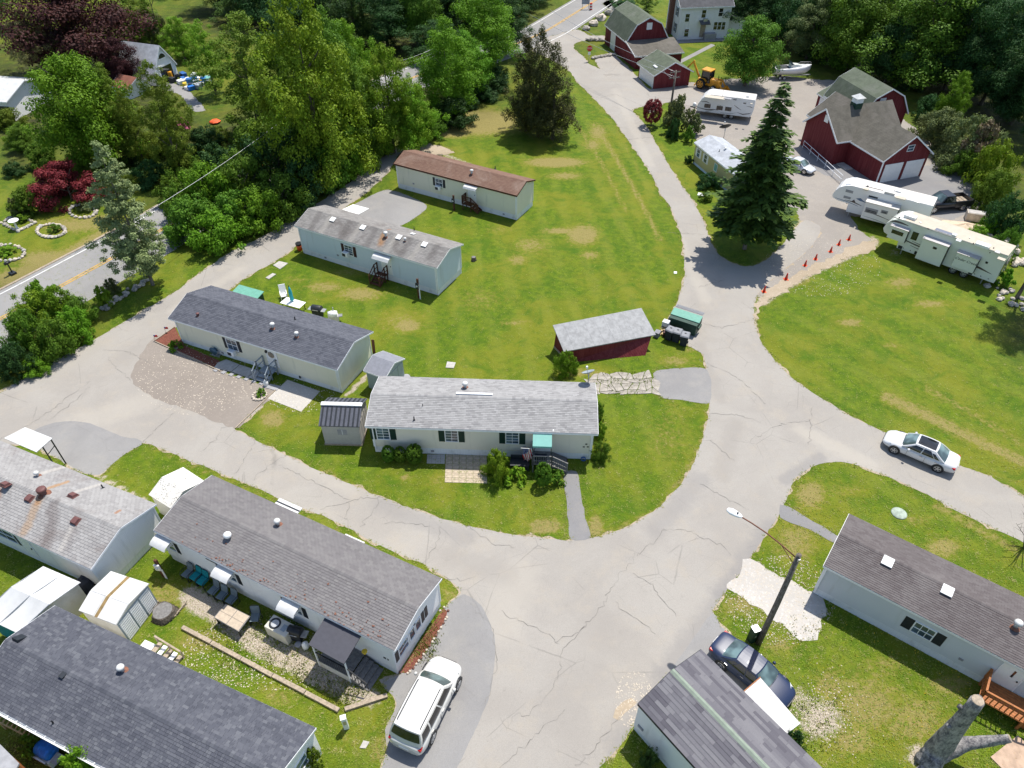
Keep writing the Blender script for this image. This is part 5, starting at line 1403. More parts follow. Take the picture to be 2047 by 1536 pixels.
def car(name,label,cat,loc,rz,Ln,W,Ht,mat,kind='sedan',rimm='chrome',sc=1.0,roofmat=None,glassm='glass_car',group=None,wb=None,back=None):
 o = thing(name,label,cat,loc,rz,group); o.scale = (sc,sc,sc)
 hw = W / 2; f,r = Ln / 2,-Ln / 2
 wb = wb or Ln * .585
 if kind == 'sedan': hood,belt,deck = .90 * Ht / 1.45,.93 * Ht / 1.45,.97 * Ht / 1.45
 else: hood,belt,deck = 1.02 * Ht / 1.75,1.08 * Ht / 1.75,1.08 * Ht / 1.75
 def sec(w_,zb,zt,tw): return [(0,zb),(w_ * .80,zb),(w_ * .95,zb + .12),(w_,zb + (zt - zb) * .42),(w_ * .975,zb + (zt - zb) * .74),(tw,zt - .015),(tw * .55,zt + .012),(0,zt + .02)]
 zl = .20
 st = [(r,sec(hw * .66,.38,deck * .80,hw * .58)),(r + .05,sec(hw * .84,.30,deck * .93,hw * .70)),(r + .28,sec(hw * .96,.24,deck * .99,hw * .80)),(r + .75,sec(hw,zl,deck,hw * .86)),
          (r + 1.4,sec(hw,zl,belt * 1.01,hw * .90)),(0,sec(hw * .995,zl,belt,hw * .91)),(f - 1.6,sec(hw,zl,belt * .99,hw * .90)),(f - 1.2,sec(hw,zl,hood * .985,hw * .86)),
          (f - .75,sec(hw * .985,.22,hood * .93,hw * .80)),(f - .3,sec(hw * .90,.24,hood * .82,hw * .70)),(f - .07,sec(hw * .74,.28,hood * .68,hw * .60)),(f,sec(hw * .56,.34,hood * .56,hw * .48))]
 loft(MB(),st).build('body',M[mat],o,True,subsurf=1)
 # greenhouse: lower and upper corners
 if kind == 'sedan': xb,xf,xrb,xrf,wr = r + .82,f - 1.28,r + 1.62,f - 2.05,.60
 else: xb,xf,xrb,xrf,wr = r + .20,f - 1.22,r + .52,f - 1.85,.66
 zb,zr,wbk = belt - .02,Ht - .03,hw * .90
 wrr = hw * wr * 1.12
 def gp(u,v,y):    # u along (0 rear - 1 front), v up, y side factor
  x = (xb + (xf - xb) * u) * (1 - v) + (xrb + (xrf - xrb) * u) * v
  bulge = 1 - .05 * (2 * u - 1) ** 2
  wv = wbk * (1 - v) + wrr * v + .05 * sin(pi * v)
  return Vector((x,y * wv * bulge,zb * (1 - v) + zr * v + .035 * v * (1 - abs(y) ** 2)))
 cab = MB(); nU,nV = 10,4
 for sgn in (1,-1):
  g = [[gp(i / nU,j / nV,sgn) for i in range(nU + 1)] for j in range(nV + 1)]
  for j in range(nV):
   for i in range(nU):
    q = [g[j][i],g[j][i + 1],g[j + 1][i + 1],g[j + 1][i]]
    cab.poly(q if sgn < 0 else q[::-1])
 for u in (0,1):
  for j in range(nV):
   for i in range(6):
    ys = (-1 + 2 * i / 6,-1 + 2 * (i + 1) / 6); d = .10 * (1 if u else -1)
    P_ = lambda vv,yy: gp(u,vv,yy) + Vector((d * (1 - yy * yy) * (1 - vv * .5),0,0))
    q = [P_(j / nV,ys[0]),P_(j / nV,ys[1]),P_((j + 1) / nV,ys[1]),P_((j + 1) / nV,ys[0])]
    cab.poly(q if u else q[::-1])
 for i in range(nU):
  for k in range(6):
   ys = (-1 + 2 * k / 6,-1 + 2 * (k + 1) / 6)
   e = lambda uu,yy: gp(uu,1,yy) + Vector((.10 * .5 * (1 - yy * yy) * (1 if uu == 1 else (-1 if uu == 0 else 0)),0,.02 * sin(pi * uu)))
   cab.poly([e(i / nU,ys[0]),e((i + 1) / nU,ys[0]),e((i + 1) / nU,ys[1]),e(i / nU,ys[1])])
 cab.build('cabin',M[mat],o,True)
 # glass
 def side_glass(u0,u1,v0,v1,nm='side_window'):
  for sgn in (1,-1):
   mb = MB(); k = 5
   off = Vector((0,sgn * .010,.004))
   for i in range(k):
    for j in range(4):
     a,b_ = u0 + (u1 - u0) * i / k,u0 + (u1 - u0) * (i + 1) / k
     c,d = v0 + (v1 - v0) * j / 4,v0 + (v1 - v0) * (j + 1) / 4
     q = [gp(a,c,sgn) + off,gp(b_,c,sgn) + off,gp(b_,d,sgn) + off,gp(a,d,sgn) + off]
     mb.poly(q if sgn < 0 else q[::-1])
   mb.build(nm,M['glass_dark'],o,True)
 if kind == 'sedan':
  side_glass(.10,.22,.12,.72); side_glass(.24,.55,.10,.88); side_glass(.58,.93,.10,.86)
 else:
  side_glass(.04,.25,.10,.86); side_glass(.29,.60,.10,.88); side_glass(.63,.95,.10,.88)
 for u,nm in ((1,'windscreen'),(0,'rear_window')):
  mb = MB(); d = 1 if u else -1
  P_ = lambda vv,yy: gp(u,vv,yy) + Vector((d * (.10 * (1 - yy * yy) * (1 - vv * .5) + .012),0,.008))
  v0,v1 = (.06,.94) if kind == 'sedan' or u else (.30,.92)
  for j in range(3):
   for i in range(6):
    va,vb = v0 + (v1 - v0) * j / 3,v0 + (v1 - v0) * (j + 1) / 3
    ya,yb = -.90 + 1.80 * i / 6,-.90 + 1.80 * (i + 1) / 6
    q = [P_(va,ya),P_(va,yb),P_(vb,yb),P_(vb,ya)]
    mb.poly(q if u else q[::-1])
  mb.build(nm,M[back if (back and not u) else glassm],o,True)
 if roofmat:
  mb = MB()
  for i in range(8):
   for k in range(4):
    us = (.03 + .94 * i / 8,.03 + .94 * (i + 1) / 8); ys = (-.82 + 1.64 * k / 4,-.82 + 1.64 * (k + 1) / 4)
    mb.poly([gp(uu,1,yy) + Vector((0,0,.012 + .02 * sin(pi * uu))) for uu,yy in ((us[0],ys[0]),(us[1],ys[0]),(us[1],ys[1]),(us[0],ys[1]))])
  mb.build('glass_roof',M[roofmat],o,True)
  mb = MB(); mb.poly([gp(uu,1,yy) + Vector((0,0,.035)) for uu,yy in ((.55,-.5),(.85,-.5),(.85,.5),(.55,.5))]).build('sunroof',M['glass_dark'],o)
 if kind == 'suv':
  for sgn in (1,-1):
   MB().tube([gp(.08,1,sgn * .86) + Vector((0,0,.02)),gp(.1,1,sgn * .86) + Vector((0,0,.07)),gp(.9,1,sgn * .86) + Vector((0,0,.09)),gp(.94,1,sgn * .86) + Vector((0,0,.02))],.022,6).build('roof_rail',M['charcoal'],o)
 rw = .345 if kind == 'sedan' else .38
 for sx in (1,-1):
  xw = sx * wb / 2 + (.05 if kind == 'sedan' else .06)
  for sy in (1,-1):
   MB().lathe([(rw * 1.12,sy * (hw - .10)),(rw * 1.12,sy * (hw + .006)),(rw * .9,sy * (hw + .006))],axis='y',n=24).build('wheel_arch',M['black'],o,loc=(xw,0,rw + .01))
   wheel(o,xw,sy * (hw - .085),rw,.2,5 if kind == 'sedan' else 6,rimm,sy)
 for sy in (1,-1):
  MB().mesh([(f - .40,sy * hw * .58,hood * .70),(f - .13,sy * hw * .46,hood * .58),(f - .24,sy * hw * .74,hood * .56),(f - .58,sy * hw * .87,hood * .70),
                   (f - .40,sy * hw * .58,hood * .83),(f - .13,sy * hw * .48,hood * .70),(f - .24,sy * hw * .74,hood * .69),(f - .60,sy * hw * .86,hood * .84)],
                  [(0,1,2,3),(4,5,6,7),(0,1,5,4),(1,2,6,5),(2,3,7,6),(3,0,4,7)]).build('headlight',M['lamp_lens'],o)
  MB().box(r + .09,r + .34,sy * hw * (.56 if sy > 0 else .88),sy * hw * (.88 if sy > 0 else .56),deck * .70,deck * .87).build('tail_light',M['tail_red'],o,bevel=.03)
  MB().lathe([(.02,0),(.09,.02),(.10,.1),(.04,.17)],axis='y',n=8).build('mirror',M[mat],o,True,(f - 1.75 if kind == 'sedan' else f - 1.55,sy * hw - (0 if sy > 0 else .17),belt + .06))
  for xh in (-.25,-1.25 if kind == 'sedan' else -1.35): MB().box(xh,xh + .2,sy * hw * .985 - .014,sy * hw * .985 + .03,belt * .82,belt * .86).build('door_handle',M['chrome' if mat != 'car_cream' else mat],o)
  dl = MB()
  for xd in (.75,-.42,-1.30): dl.box(xd - .007,xd + .007,sy * hw * .99 - .008,sy * hw * .99 + .012,zl + .14,belt * .9)
  dl.build('door_seam',M['charcoal'],o)
 MB().box(f - .10,f + .02,-hw * .42,hw * .42,.38,hood * .58).build('grille',M['black'],o,bevel=.02)
 MB().box(r - .012,r + .06,-.26,.26,deck * .62,deck * .74).build('number_plate',M['trim'],o)
 MB().bar((f - 1.22,-hw * .6,hood + .02),(f - 1.26,hw * .6,hood + .02),.07,.03).build('wiper_cowl',M['charcoal'],o)
 return o

def place_side(c_front,c_rear,off):
 """wheel contact pixels on the near side -> centre point and heading; off = metres from that side to the centre line (to the left of travel)"""
 a,b = G(*c_front),G(*c_rear); d = (a - b); ang = atan2(d.y,d.x)
 nrm = Vector((-sin(ang),cos(ang),0))
 m_ = (a + b) / 2 + nrm * off
 return m_,ang,d.length

m_,ang,L0 = place_side((1786,906),(1872,943),-.82)
car('car','white saloon car with a dark glass roof, parked on the right-hand lane','car',(m_.x,m_.y,.012),ang,4.93,1.87,1.44,'car_white','sedan','steel',1.0,'glass_dark','glass_car','cars parked in the lanes',L0)
m_,ang,L0 = place_side((915,1373),(859.6,1488),.93)
car('car','ivory SUV with black roof rails, parked on the drive at the bottom','car',(m_.x,m_.y,.018),ang,4.80,1.98,1.78,'car_cream','suv','steel',1.06,None,'glass_car','cars parked in the lanes',2.80,'glass_dark')
m_,ang,L0 = place_side((1534,1412),(1433,1329),.80)
car('car','dark navy saloon car beside the wooden lamp pole','car',(m_.x,m_.y,.018),ang,4.85,1.82,1.48,'car_navy','sedan','chrome',.98,None,'glass_car','cars parked in the lanes')
p = G(1618,343); q = G(1590,332); ang = atan2(p.y - q.y,p.x - q.x)
car('car','silver-white saloon half hidden behind the tall spruce, by the barn','car',(p.x - 1.2,p.y + .6,.012),ang,4.6,1.8,1.42,'car_silver','sedan','chrome',.9)
p = G(1277,48); q = G(1250,28)
car('car','maroon car showing its pale windscreen behind the dark red gambrel barn','car',(p.x,p.y,.01),radians(-70),4.6,1.8,1.5,'maroon','sedan','chrome',.8)

def pickup(loc,rz,sc):
 o = thing('pickup_truck','black pickup truck with an open bed beside the gravel pile','pickup',loc,rz); o.scale = (sc,) * 3
 def sec(w_,zb,zt): return [(0,zb),(w_ * .85,zb),(w_,zb + .2),(w_,zb + (zt - zb) * .6),(w_ * .94,zt - .02),(w_ * .5,zt),(0,zt + .01)]
 loft(MB(),[(2.75,sec(.78,.5,.95)),(2.7,sec(.88,.45,1.05)),(2.4,sec(.95,.42,1.12)),(1.3,sec(.97,.4,1.16)),(1.1,sec(.97,.4,1.15)),(-.55,sec(.97,.4,1.14)),(-.58,sec(.97,.4,1.12))]).build('body',M['car_black'],o,True)
 lo = [(.97 * s_,x) for s_ in (1,-1) for x in (1.25,-.5)]
 v = [(1.25,.93,1.12),(1.25,-.93,1.12),(-.55,-.93,1.12),(-.55,.93,1.12),(.62,.72,1.78),(.62,-.72,1.78),(-.42,-.72,1.78),(-.42,.72,1.78)]
 MB().mesh(v,[(4,5,6,7),(0,1,5,4),(1,2,6,5),(2,3,7,6),(3,0,4,7)]).build('cab',M['car_black'],o,bevel=.05)
 V_ = [Vector(p) for p in v]
 def pane(nm,ids,k=.1,push=(0,0,0)):
  c = sum((V_[i] for i in ids),Vector()) / 4
  MB().poly([V_[i].lerp(c,k) + Vector(push) for i in ids]).build(nm,M['glass_car' if nm == 'windscreen' else 'glass_dark'],o)
 pane('windscreen',(0,1,5,4),.1,(.012,0,.012)); pane('rear_window',(2,3,7,6),.18,(-.012,0,0)); pane('side_window',(1,2,6,5),.16,(0,-.012,.004)); pane('side_window',(3,0,4,7),.16,(0,.012,.004))
 bed = MB()
 bed.box(-2.7,-.6,.84,.97,.45,1.16).box(-2.7,-.6,-.97,-.84,.45,1.16).box(-2.75,-2.66,-.97,.97,.45,1.14).box(-.68,-.6,-.83,.83,.7,1.15).box(-2.65,-.62,-.835,.835,.6,.74)
 bed.build('bed',M['car_black'],o,bevel=.02)
 for i in range(4): MB().box(-2.62 + i * .5,-2.2 + i * .5,-.8,.8,.745,.78).build('bed_board',M['wood_old'],o)
 for x in (1.85,-1.65):
  for sy in (1,-1):
   MB().lathe([(.46,sy * .86),(.46,sy * .978),(.38,sy * .978)],axis='y',n=20).build('wheel_arch',M['black'],o,loc=(x,0,.41))
   wheel(o,x,sy * .885,.4,.24,6,'chrome',sy)
 for sy in (1,-1): MB().box(2.52,2.74,sy * .72 - .16,sy * .72 + .16,.82,1.0).build('headlight',M['lamp_lens'],o,bevel=.03)
 MB().box(2.66,2.86,-.92,.92,.45,.66).build('bumper',M['chrome'],o,bevel=.03)
 MB().box(2.68,2.78,-.5,.5,.72,1.0).build('grille',M['chrome'],o,bevel=.02)
pp,ang,L0 = place_side((1866.7,426),(1919,420.5),-.80)
pickup((pp.x,pp.y,.014),ang,L0 / 3.5 * 1.1)

# ---- travel trailers: real bodies with curved noses
def trailer_body(o,prof,W,mat,roofmat,zroof):
 """prof: closed side outline (x, z), counter-clockwise seen from the right-hand side"""
 n = len(prof); v = [(x,-W / 2,z) for x,z in prof] + [(x,W / 2,z) for x,z in prof]
 f = [tuple(range(n)),tuple(range(2 * n - 1,n - 1,-1))] + [(i,n + i,n + (i + 1) % n,(i + 1) % n) for i in range(n)]
 mb = MB(); mb.mesh(v,f)
 mb.m = [0,0] + [1 if (prof[i][1] > zroof - .02 and prof[(i + 1) % n][1] > zroof - .02) else 0 for i in range(n)]
 return mb.build('body',[M[mat],M[roofmat]],o,bevel=.03)

def decal(o,W,pts,mat,d=.006,name='swoosh'):
 """thin flat stripe on the near side"""
 return MB().poly([(x,-W / 2 - d,z) for x,z in pts]).build(name,M[mat],o)

def swoosh(o,W,c,mat,d=.006):
 """c: list of (x, z, half thickness)"""
 mb = MB()
 up = [(x,-W / 2 - d,z + h) for x,z,h in c]; dn = [(x,-W / 2 - d,z - h) for x,z,h in c]
 for i in range(len(c) - 1): mb.poly([dn[i],dn[i + 1],up[i + 1],up[i]])
 return mb.build('swoosh',M[mat],o)

class RV:
 def __init__(s,name,label,pA,pB,z,W,sc):
  """pA, pB: photo pixels of two points of the near lower edge at height z, front first; local x runs backward along the trailer"""
  a,b = G(*pA,z),G(*pB,z)
  s.L = (b - a).length; s.ang = atan2(b.y - a.y,b.x - a.x); s.W = W
  nrm = Vector((-sin(s.ang),cos(s.ang),0))
  c = Vector((a.x,a.y,0)) + nrm * W / 2
  s.o = thing(name,label,'trailer',(c.x,c.y,0),s.ang)
  s.Mx = Matrix.Translation(c) @ Matrix.Rotation(s.ang,4,'Z'); s.inv = s.Mx.inverted()
 def side(s,px,py,d=0):
  o = s.inv @ Vector((0,0,H)); dr = s.inv.to_3x3() @ ray(px,py)
  t = (-s.W / 2 - d - o.y) / dr.y; p = o + dr * t; return p.x,p.z
 def at(s,px,py,z): return s.inv @ G(px,py,z)

def zz(origin,scale): return lambda x,y: (origin[0] + x * scale,origin[1] + y * scale)

def slide(r,x0,x1,z0,z1,out,mat,roofm):
 o = MB().box(x0,x1,-r.W / 2 - out,-r.W / 2 + .02,z0,z1).build('slide_out',M[mat],r.o,bevel=.02)
 MB().mesh([(x0 - .04,-r.W / 2 - .01,z1 + .16),(x1 + .04,-r.W / 2 - .01,z1 + .16),(x1 + .04,-r.W / 2 - out - .08,z1 + .05),(x0 - .04,-r.W / 2 - out - .08,z1 + .05)],[(0,3,2,1)]).build('slide_awning',M[roofm],o)
 MB().box(x0 - .03,x1 + .03,-r.W / 2 - out - .1,-r.W / 2 - out - .03,z1 - .02,z1 + .055).build('awning_roller',M['rv_roof_white'],o)
 MB().box(x1 + .002,x1 + .05,-r.W / 2 - out + .01,-r.W / 2,z0 + .02,z1 - .02).build('slide_seal',M['black'],o)
 return o

# large cream fifth wheel
s8 = zz((1740,400),.15)
r = RV('fifth_wheel_trailer','long cream fifth-wheel trailer with three slide-outs at the lawn edge',s8(345,640),s8(1640,1112),.62,2.35,1)
W = r.W; zt = 3.62; Ls = r.L
r.zt = zt
fx = -1.75
prof = [(fx + .1,1.75),(fx - .1,2.1),(fx + .05,2.75),(fx + .45,3.25),(fx + 1.0,3.55),(fx + 1.5,zt),(Ls,zt),(Ls,.62),(.0,.62),(-.1,1.45),(fx + .9,1.5)]
trailer_body(r.o,prof[::-1],W,'rv_cream','rv_roof',zt)
MB().box(fx + .2,Ls,-W / 2 - .012,-W / 2 - .002,zt - .12,zt - .03).build('roof_gutter',M['rv_roof_white'],r.o)
def sl(c0,c1,c2,out):   # slide from zoom pixels: top-left, top-right of its face, bottom
 x0,z1 = r.side(*s8(*c0),out); x1,_ = r.side(*s8(*c1),out); _,z0 = r.side(*s8(*c2),out)
 return x0,x1,z0,z1
q_ = sl((275,340),(505,430),(465,585),.35)
so = slide(r,*q_,.35,'rv_cream','awning_grey')
MB().box(q_[0] + .25,q_[1] - .35,-W / 2 - .37,-W / 2 - .352,(q_[2] + q_[3]) / 2 - .05,q_[3] - .3).build('window',M['glass_dark'],so,bevel=.04)
so2 = slide(r,*sl((705,510),(1035,640),(905,890),.55),.55,'rv_cream','awning_grey')
a = r.side(*s8(840,620),.55); MB().box(a[0],a[0] + .35,-W / 2 - .57,-W / 2 - .552,a[1] - .22,a[1]).build('vent_plate',M['black'],so2)
x0,x1,z0,z1 = sl((1160,700),(1440,820),(1380,990),.45)
so3 = slide(r,x0,x1,z0,z1,.45,'rv_cream','awning_grey')
cu = bpy.data.curves.new('lettering','FONT'); cu.body = 'Cedar Creek'; cu.size = .36; cu.extrude = .004; cu.align_x = 'CENTER'; cu.shear = .35
cu.materials.append(M['charcoal']); tx = lettering(cu,so3); tx.location = ((x0 + x1) / 2,-W / 2 - .456,(z0 + z1) / 2 + .1); tx.rotation_euler = (pi / 2,0,0)
a = r.side(*s8(560,430)); b_ = r.side(*s8(620,550))
MB().box(a[0] + .05,a[0] + .62,-W / 2 - .02,-W / 2 - .003,b_[1],a[1] + .12).build('window',M['glass_dark'],r.o,bevel=.05)
a = r.side(*s8(1550,835)); MB().box(a[0] - .1,a[0] + .1,-W / 2 - .04,-W / 2 - .003,a[1] - .1,a[1] + .1).build('vent_plate',M['black'],r.o)
swoosh(r.o,W,[(fx + .25,3.0,.02),(fx + .7,3.2,.10),(fx + 1.3,3.24,.09),(fx + 2.0,3.2,.03)],'rv_stripe')
swoosh(r.o,W,[(fx + .55,2.35,.06),(fx + .9,2.0,.10),(fx + 1.6,1.75,.09),(fx + 2.3,1.7,.05),(1.5,1.6,.07),(2.5,1.52,.06),(3.6,1.35,.03)],'rv_stripe')
for h in (1.75,1.28): swoosh(r.o,W,[(1.1,h + .1,.02),(2.0,h,.03),(3.4,h - .12,.012)],'rv_stripe',.008)
swoosh(r.o,W,[(Ls - 2.9,1.72,.06),(Ls - 1.6,1.58,.10),(Ls - .5,1.4,.015)],'rv_stripe')
swoosh(r.o,W,[(Ls * .56,1.5,.01),(Ls * .66,1.42,.05),(Ls * .72,1.5,.01)],'rv_stripe')
for q,sx,sy,hh,nm,mt in (((530,240),.55,.32,.28,'air_conditioner','white'),((1490,620),.6,.34,.28,'air_conditioner','white'),((1115,475),.2,.2,.16,'roof_hatch','white'),((1168,552),.22,.22,.16,'roof_hatch','white'),((1690,705),.22,.22,.12,'roof_hatch','rv_roof_white'),((1745,790),.32,.25,.05,'roof_hatch','rv_roof'),
                              ((975,425),.75,.26,.04,'solar_panel','solar'),((385,240),.07,.07,.1,'roof_pipe','charcoal'),((770,388),.1,.05,.08,'roof_pipe','charcoal'),((665,305),.1,.05,.08,'roof_pipe','steel'),((1370,585),.05,.05,.1,'roof_pipe','charcoal'),((1640,645),.05,.05,.1,'roof_pipe','charcoal'),((1590,707),.05,.05,.1,'roof_pipe','charcoal'),((1320,512),.05,.05,.1,'roof_pipe','steel')):
 p = r.at(*s8(*q),zt); MB().box(-sx,sx,-sy,sy,-.02,hh).build(nm,M[mt],r.o,bevel=min(.05,hh * .4),loc=(p.x,p.y,zt))
for xw in (Ls * .60,Ls * .71):
 for sy in (-1,1): wheel(r.o,xw,sy * (W / 2 - .22),.38,.24,6,'steel',sy)
for xw in (.5,Ls - 1.0):
 for sy in (-1,1): MB().bar((xw,sy * .9,.6),(xw,sy * .9,.02),.09).build('landing_leg',M['steel'],r.o)
for xw,w_ in ((.1,.4),(1.7,.3),(Ls - 2.3,.35)): MB().box(xw,xw + w_,-W / 2 - .008,-W / 2 - .002,.66,1.0).build('hatch',M['charcoal'],r.o)
for xw in (.55,1.25,Ls * .8,Ls * .86,Ls - .6): MB().box(xw,xw + .09,-W / 2 - .008,-W / 2 - .002,.82,.9).build('latch',M['charcoal'],r.o)
MB().box(Ls + .002,Ls + .03,-.9,.9,1.5,2.6).build('rear_window',M['glass_dark'],r.o)
lad = MB()
for sy in (.5,.9): lad.bar((Ls + .09,sy,.7),(Ls + .09,sy,zt + .12),.03)
for i in range(8): lad.bar((Ls + .09,.5,.9 + i * .33),(Ls + .09,.9,.9 + i * .33),.025)
lad.build('ladder',M['steel'],r.o)
MB().bar((-.25,0,1.5),(-.25,0,.85),.14).build('pin_box',M['red'],r.o)

# white fifth wheel with one deep slide-out
s9 = zz((1640,340),.10748)
r = RV('fifth_wheel_trailer','white fifth-wheel trailer with blue emblem and one deep slide-out, by the barn doors',s9(470,770),s9(1900,1150),.60,2.3,1)
W = r.W; zt = 3.5; Ls = r.L
fx = -1.75
prof = [(fx,1.75),(fx - .08,2.05),(fx + .1,2.6),(fx + .45,3.05),(fx + .95,3.35),(fx + 1.5,zt),(Ls,zt),(Ls,.6),(.0,.6),(-.02,1.5),(fx + .6,1.55)]
trailer_body(r.o,prof[::-1],W,'rv_white','rv_roof_white',zt)
x0,z1 = r.side(*s9(850,590),.85); x1,_ = r.side(*s9(1465,720),.85); _,z0 = r.side(*s9(730,910),.85)
so = slide(r,x0,x1,max(z0,.75),z1,.85,'rv_white','rv_roof_white')
for c0,c1 in (((850,690),(1045,840)),((1140,740),(1240,830))):
 a = r.side(*s9(*c0),.85); b_ = r.side(*s9(*c1),.85)
 wn = MB().box(a[0],b_[0],-W / 2 - .87,-W / 2 - .852,b_[1],a[1]).build('window',M['conc_grey'],so);
 for k in (.2,.45): MB().box(a[0] + .1,b_[0] - .1,-W / 2 - .88,-W / 2 - .871,b_[1] + (a[1] - b_[1]) * k,b_[1] + (a[1] - b_[1]) * (k + .15)).build('blind_slat',M['charcoal'],wn)
for h,k in ((.38,'rv_stripe'),(.12,'rv_stripe_grey')):
 mb = MB(); zc = z0 + (z1 - z0) * (h + .05)
 for (xa,za,ha),(xb,zb_,hb) in zip([(x0 + .1,zc + .1,.01),((x0 + x1) / 2,zc,.04),(x1 - .1,zc - .25,.01)],[((x0 + x1) / 2,zc,.04),(x1 - .1,zc - .25,.01)]): mb.poly([(xa,-W / 2 - .856,za - ha),(xb,-W / 2 - .856,zb_ - hb),(xb,-W / 2 - .856,zb_ + hb),(xa,-W / 2 - .856,za + ha)])
 mb.build('swoosh',M[k],so)
for c0,c1 in (((480,360),(600,440)),((440,475),(555,550))):
 a = r.side(*s9(*c0)); b_ = r.side(*s9(*c1)); MB().box(a[0],b_[0],-W / 2 - .02,-W / 2 - .003,b_[1],a[1]).build('window',M['conc_grey'],r.o)
a = r.side(*s9(905,470)); MB().box(a[0],a[0] + .9,-W / 2 - .02,-W / 2 - .003,a[1] - .16,a[1]).build('window',M['charcoal'],r.o)
a = r.side(*s9(740,560)); swoosh(r.o,W,[(a[0] - .4,a[1] + .05,.02),(a[0],a[1] + .05,.16),(a[0] + .3,a[1] - .05,.06),(a[0] + .7,a[1] - .15,.02)],'rv_stripe_blue')
a = r.side(*s9(620,580)); swoosh(r.o,W,[(a[0] - .9,a[1] - .1,.01),(a[0] - .2,a[1] - .1,.05),(a[0],a[1],.18),(a[0] + .2,a[1] - .15,.06),(a[0] + .9,a[1] - .3,.02)],'rv_stripe')
swoosh(r.o,W,[(fx + .3,1.78,.02),(-.2,1.7,.035),(1.0,1.5,.02)],'rv_stripe_blue')
for q,sx,sy,hh,nm,mt in (((1290,440),.5,.3,.22,'air_conditioner','rv_roof_white'),((1440,395),.35,.3,.16,'roof_hatch','white'),((1490,520),.5,.3,.05,'roof_hatch','rv_roof'),((850,365),.25,.25,.1,'roof_hatch','rv_roof'),((1800,600),.25,.1,.05,'roof_hatch','steel'),((530,245),.25,.1,.05,'roof_hatch','steel'),((875,312),.1,.1,.12,'roof_pipe','charcoal'),((1000,345),.9,.03,.05,'aerial','rv_stripe')):
 p = r.at(*s9(*q),zt); MB().box(-sx,sx,-sy,sy,-.02,hh).build(nm,M[mt],r.o,bevel=min(.05,hh * .4),loc=(p.x,p.y,zt))
for xw in (Ls * .56,Ls * .68):
 for sy in (-1,1): wheel(r.o,xw,sy * (W / 2 - .2),.38,.24,6,'steel',sy)
for xw in (.3,Ls - .8): MB().bar((xw,-.9,.6),(xw,-.9,.02),.09).build('landing_leg',M['steel'],r.o)
MB().bar((-.3,0,1.55),(-.3,0,.95),.14).build('pin_box',M['charcoal'],r.o)
lad = MB()
for sy in (-.9,-.5): lad.bar((Ls + .09,sy,.7),(Ls + .09,sy,zt + .1),.03)
for i in range(8): lad.bar((Ls + .09,-.9,.9 + i * .32),(Ls + .09,-.5,.9 + i * .32),.025)
lad.build('ladder',M['steel'],r.o)

# travel trailer with swooshes
s7 = zz((1370,100),.127)
r = RV('travel_trailer','white travel trailer with brown swooshes and three dark windows, behind the shrubs',s7(180,960),s7(1040,1075),.55,2.35,1)
W = r.W; zt = 2.95; Ls = r.L
prof = [(.0,.55),(-.1,.95),(.05,1.6),(.45,2.3),(.95,2.75),(1.5,zt),(Ls - .1,zt),(Ls,zt - .1),(Ls + .06,1.8),(Ls - .05,1.0),(Ls - .3,.6)]
prof = prof[::-1]
trailer_body(r.o,prof,W,'rv_white','rv_roof_white',zt)
for q in ((348,882),(540,915),(675,932)):
 a = r.side(*s7(*q)); wn = MB().box(a[0] - .42,a[0] + .42,-W / 2 - .02,-W / 2 - .003,a[1] - .27,a[1] + .27).build('window',M['glass_dark'],r.o,bevel=.05)
 MB().box(a[0] - .015,a[0] + .015,-W / 2 - .028,-W / 2 - .019,a[1] - .25,a[1] + .25).build('muntin',M['charcoal'],wn)
def q7(pts,mat): swoosh(r.o,W,[(*r.side(*s7(x,y)),h) for x,y,h in pts],mat,.008)
q7([(190,905,.02),(330,940,.07),(450,940,.05),(520,950,.01)],'rv_stripe'); q7([(280,980,.02),(360,965,.08),(450,945,.02)],'rv_stripe_grey')
q7([(240,815,.015),(330,815,.06),(400,845,.01)],'rv_stripe'); q7([(510,860,.01),(560,880,.04),(600,915,.01)],'rv_stripe_grey')
q7([(540,985,.01),(600,995,.06),(740,1000,.04),(830,985,.01)],'rv_stripe_grey'); q7([(770,870,.02),(820,910,.05),(880,950,.01)],'rv_stripe')
q7([(815,985,.01),(900,1015,.06),(1010,1005,.05),(1040,985,.01)],'rv_stripe'); q7([(960,885,.01),(1030,900,.04),(1060,915,.02)],'rv_stripe')
for q,sx,sy,hh,nm,mt in (((665,770),.5,.28,.06,'roof_hatch','conc_grey'),((780,785),.2,.15,.08,'roof_hatch','charcoal'),((935,842),.18,.18,.08,'roof_hatch','charcoal'),((1040,848),.14,.14,.04,'roof_hatch','rv_roof'),((980,745),.18,.1,.18,'roof_hatch','white'),((850,757),.4,.1,.05,'roof_hatch','steel')):
 p = r.at(*s7(*q),zt); MB().box(-sx,sx,-sy,sy,-.02,hh).build(nm,M[mt],r.o,bevel=.02,loc=(p.x,p.y,zt))
p = r.at(*s7(470,745),zt); MB().box(-1.3,1.3,-.5,.5,0,.02).build('roof_panel',M['rv_roof'],r.o,loc=(p.x,p.y,zt))
p = r.at(*s7(580,740),zt); MB().tube([(0,0,0),(0,0,.9)],.02,6).build('aerial',M['steel'],r.o,loc=(p.x,p.y,zt))
for xw in (Ls * .52,Ls * .64):
 for sy in (-1,1): wheel(r.o,xw,sy * (W / 2 - .12),.35,.22,6,'steel',sy)
MB().bar((0,-.5,.62),(-1.1,0,.6),.1).bar((0,.5,.62),(-1.1,0,.6),.1).build('tow_bar',M['black'],r.o)
MB().lathe([(.2,0),(.24,.1),(.24,.45),(.12,.58)],n=14).build('gas_bottle',M['white'],r.o,True,(-.55,-.12,.66))
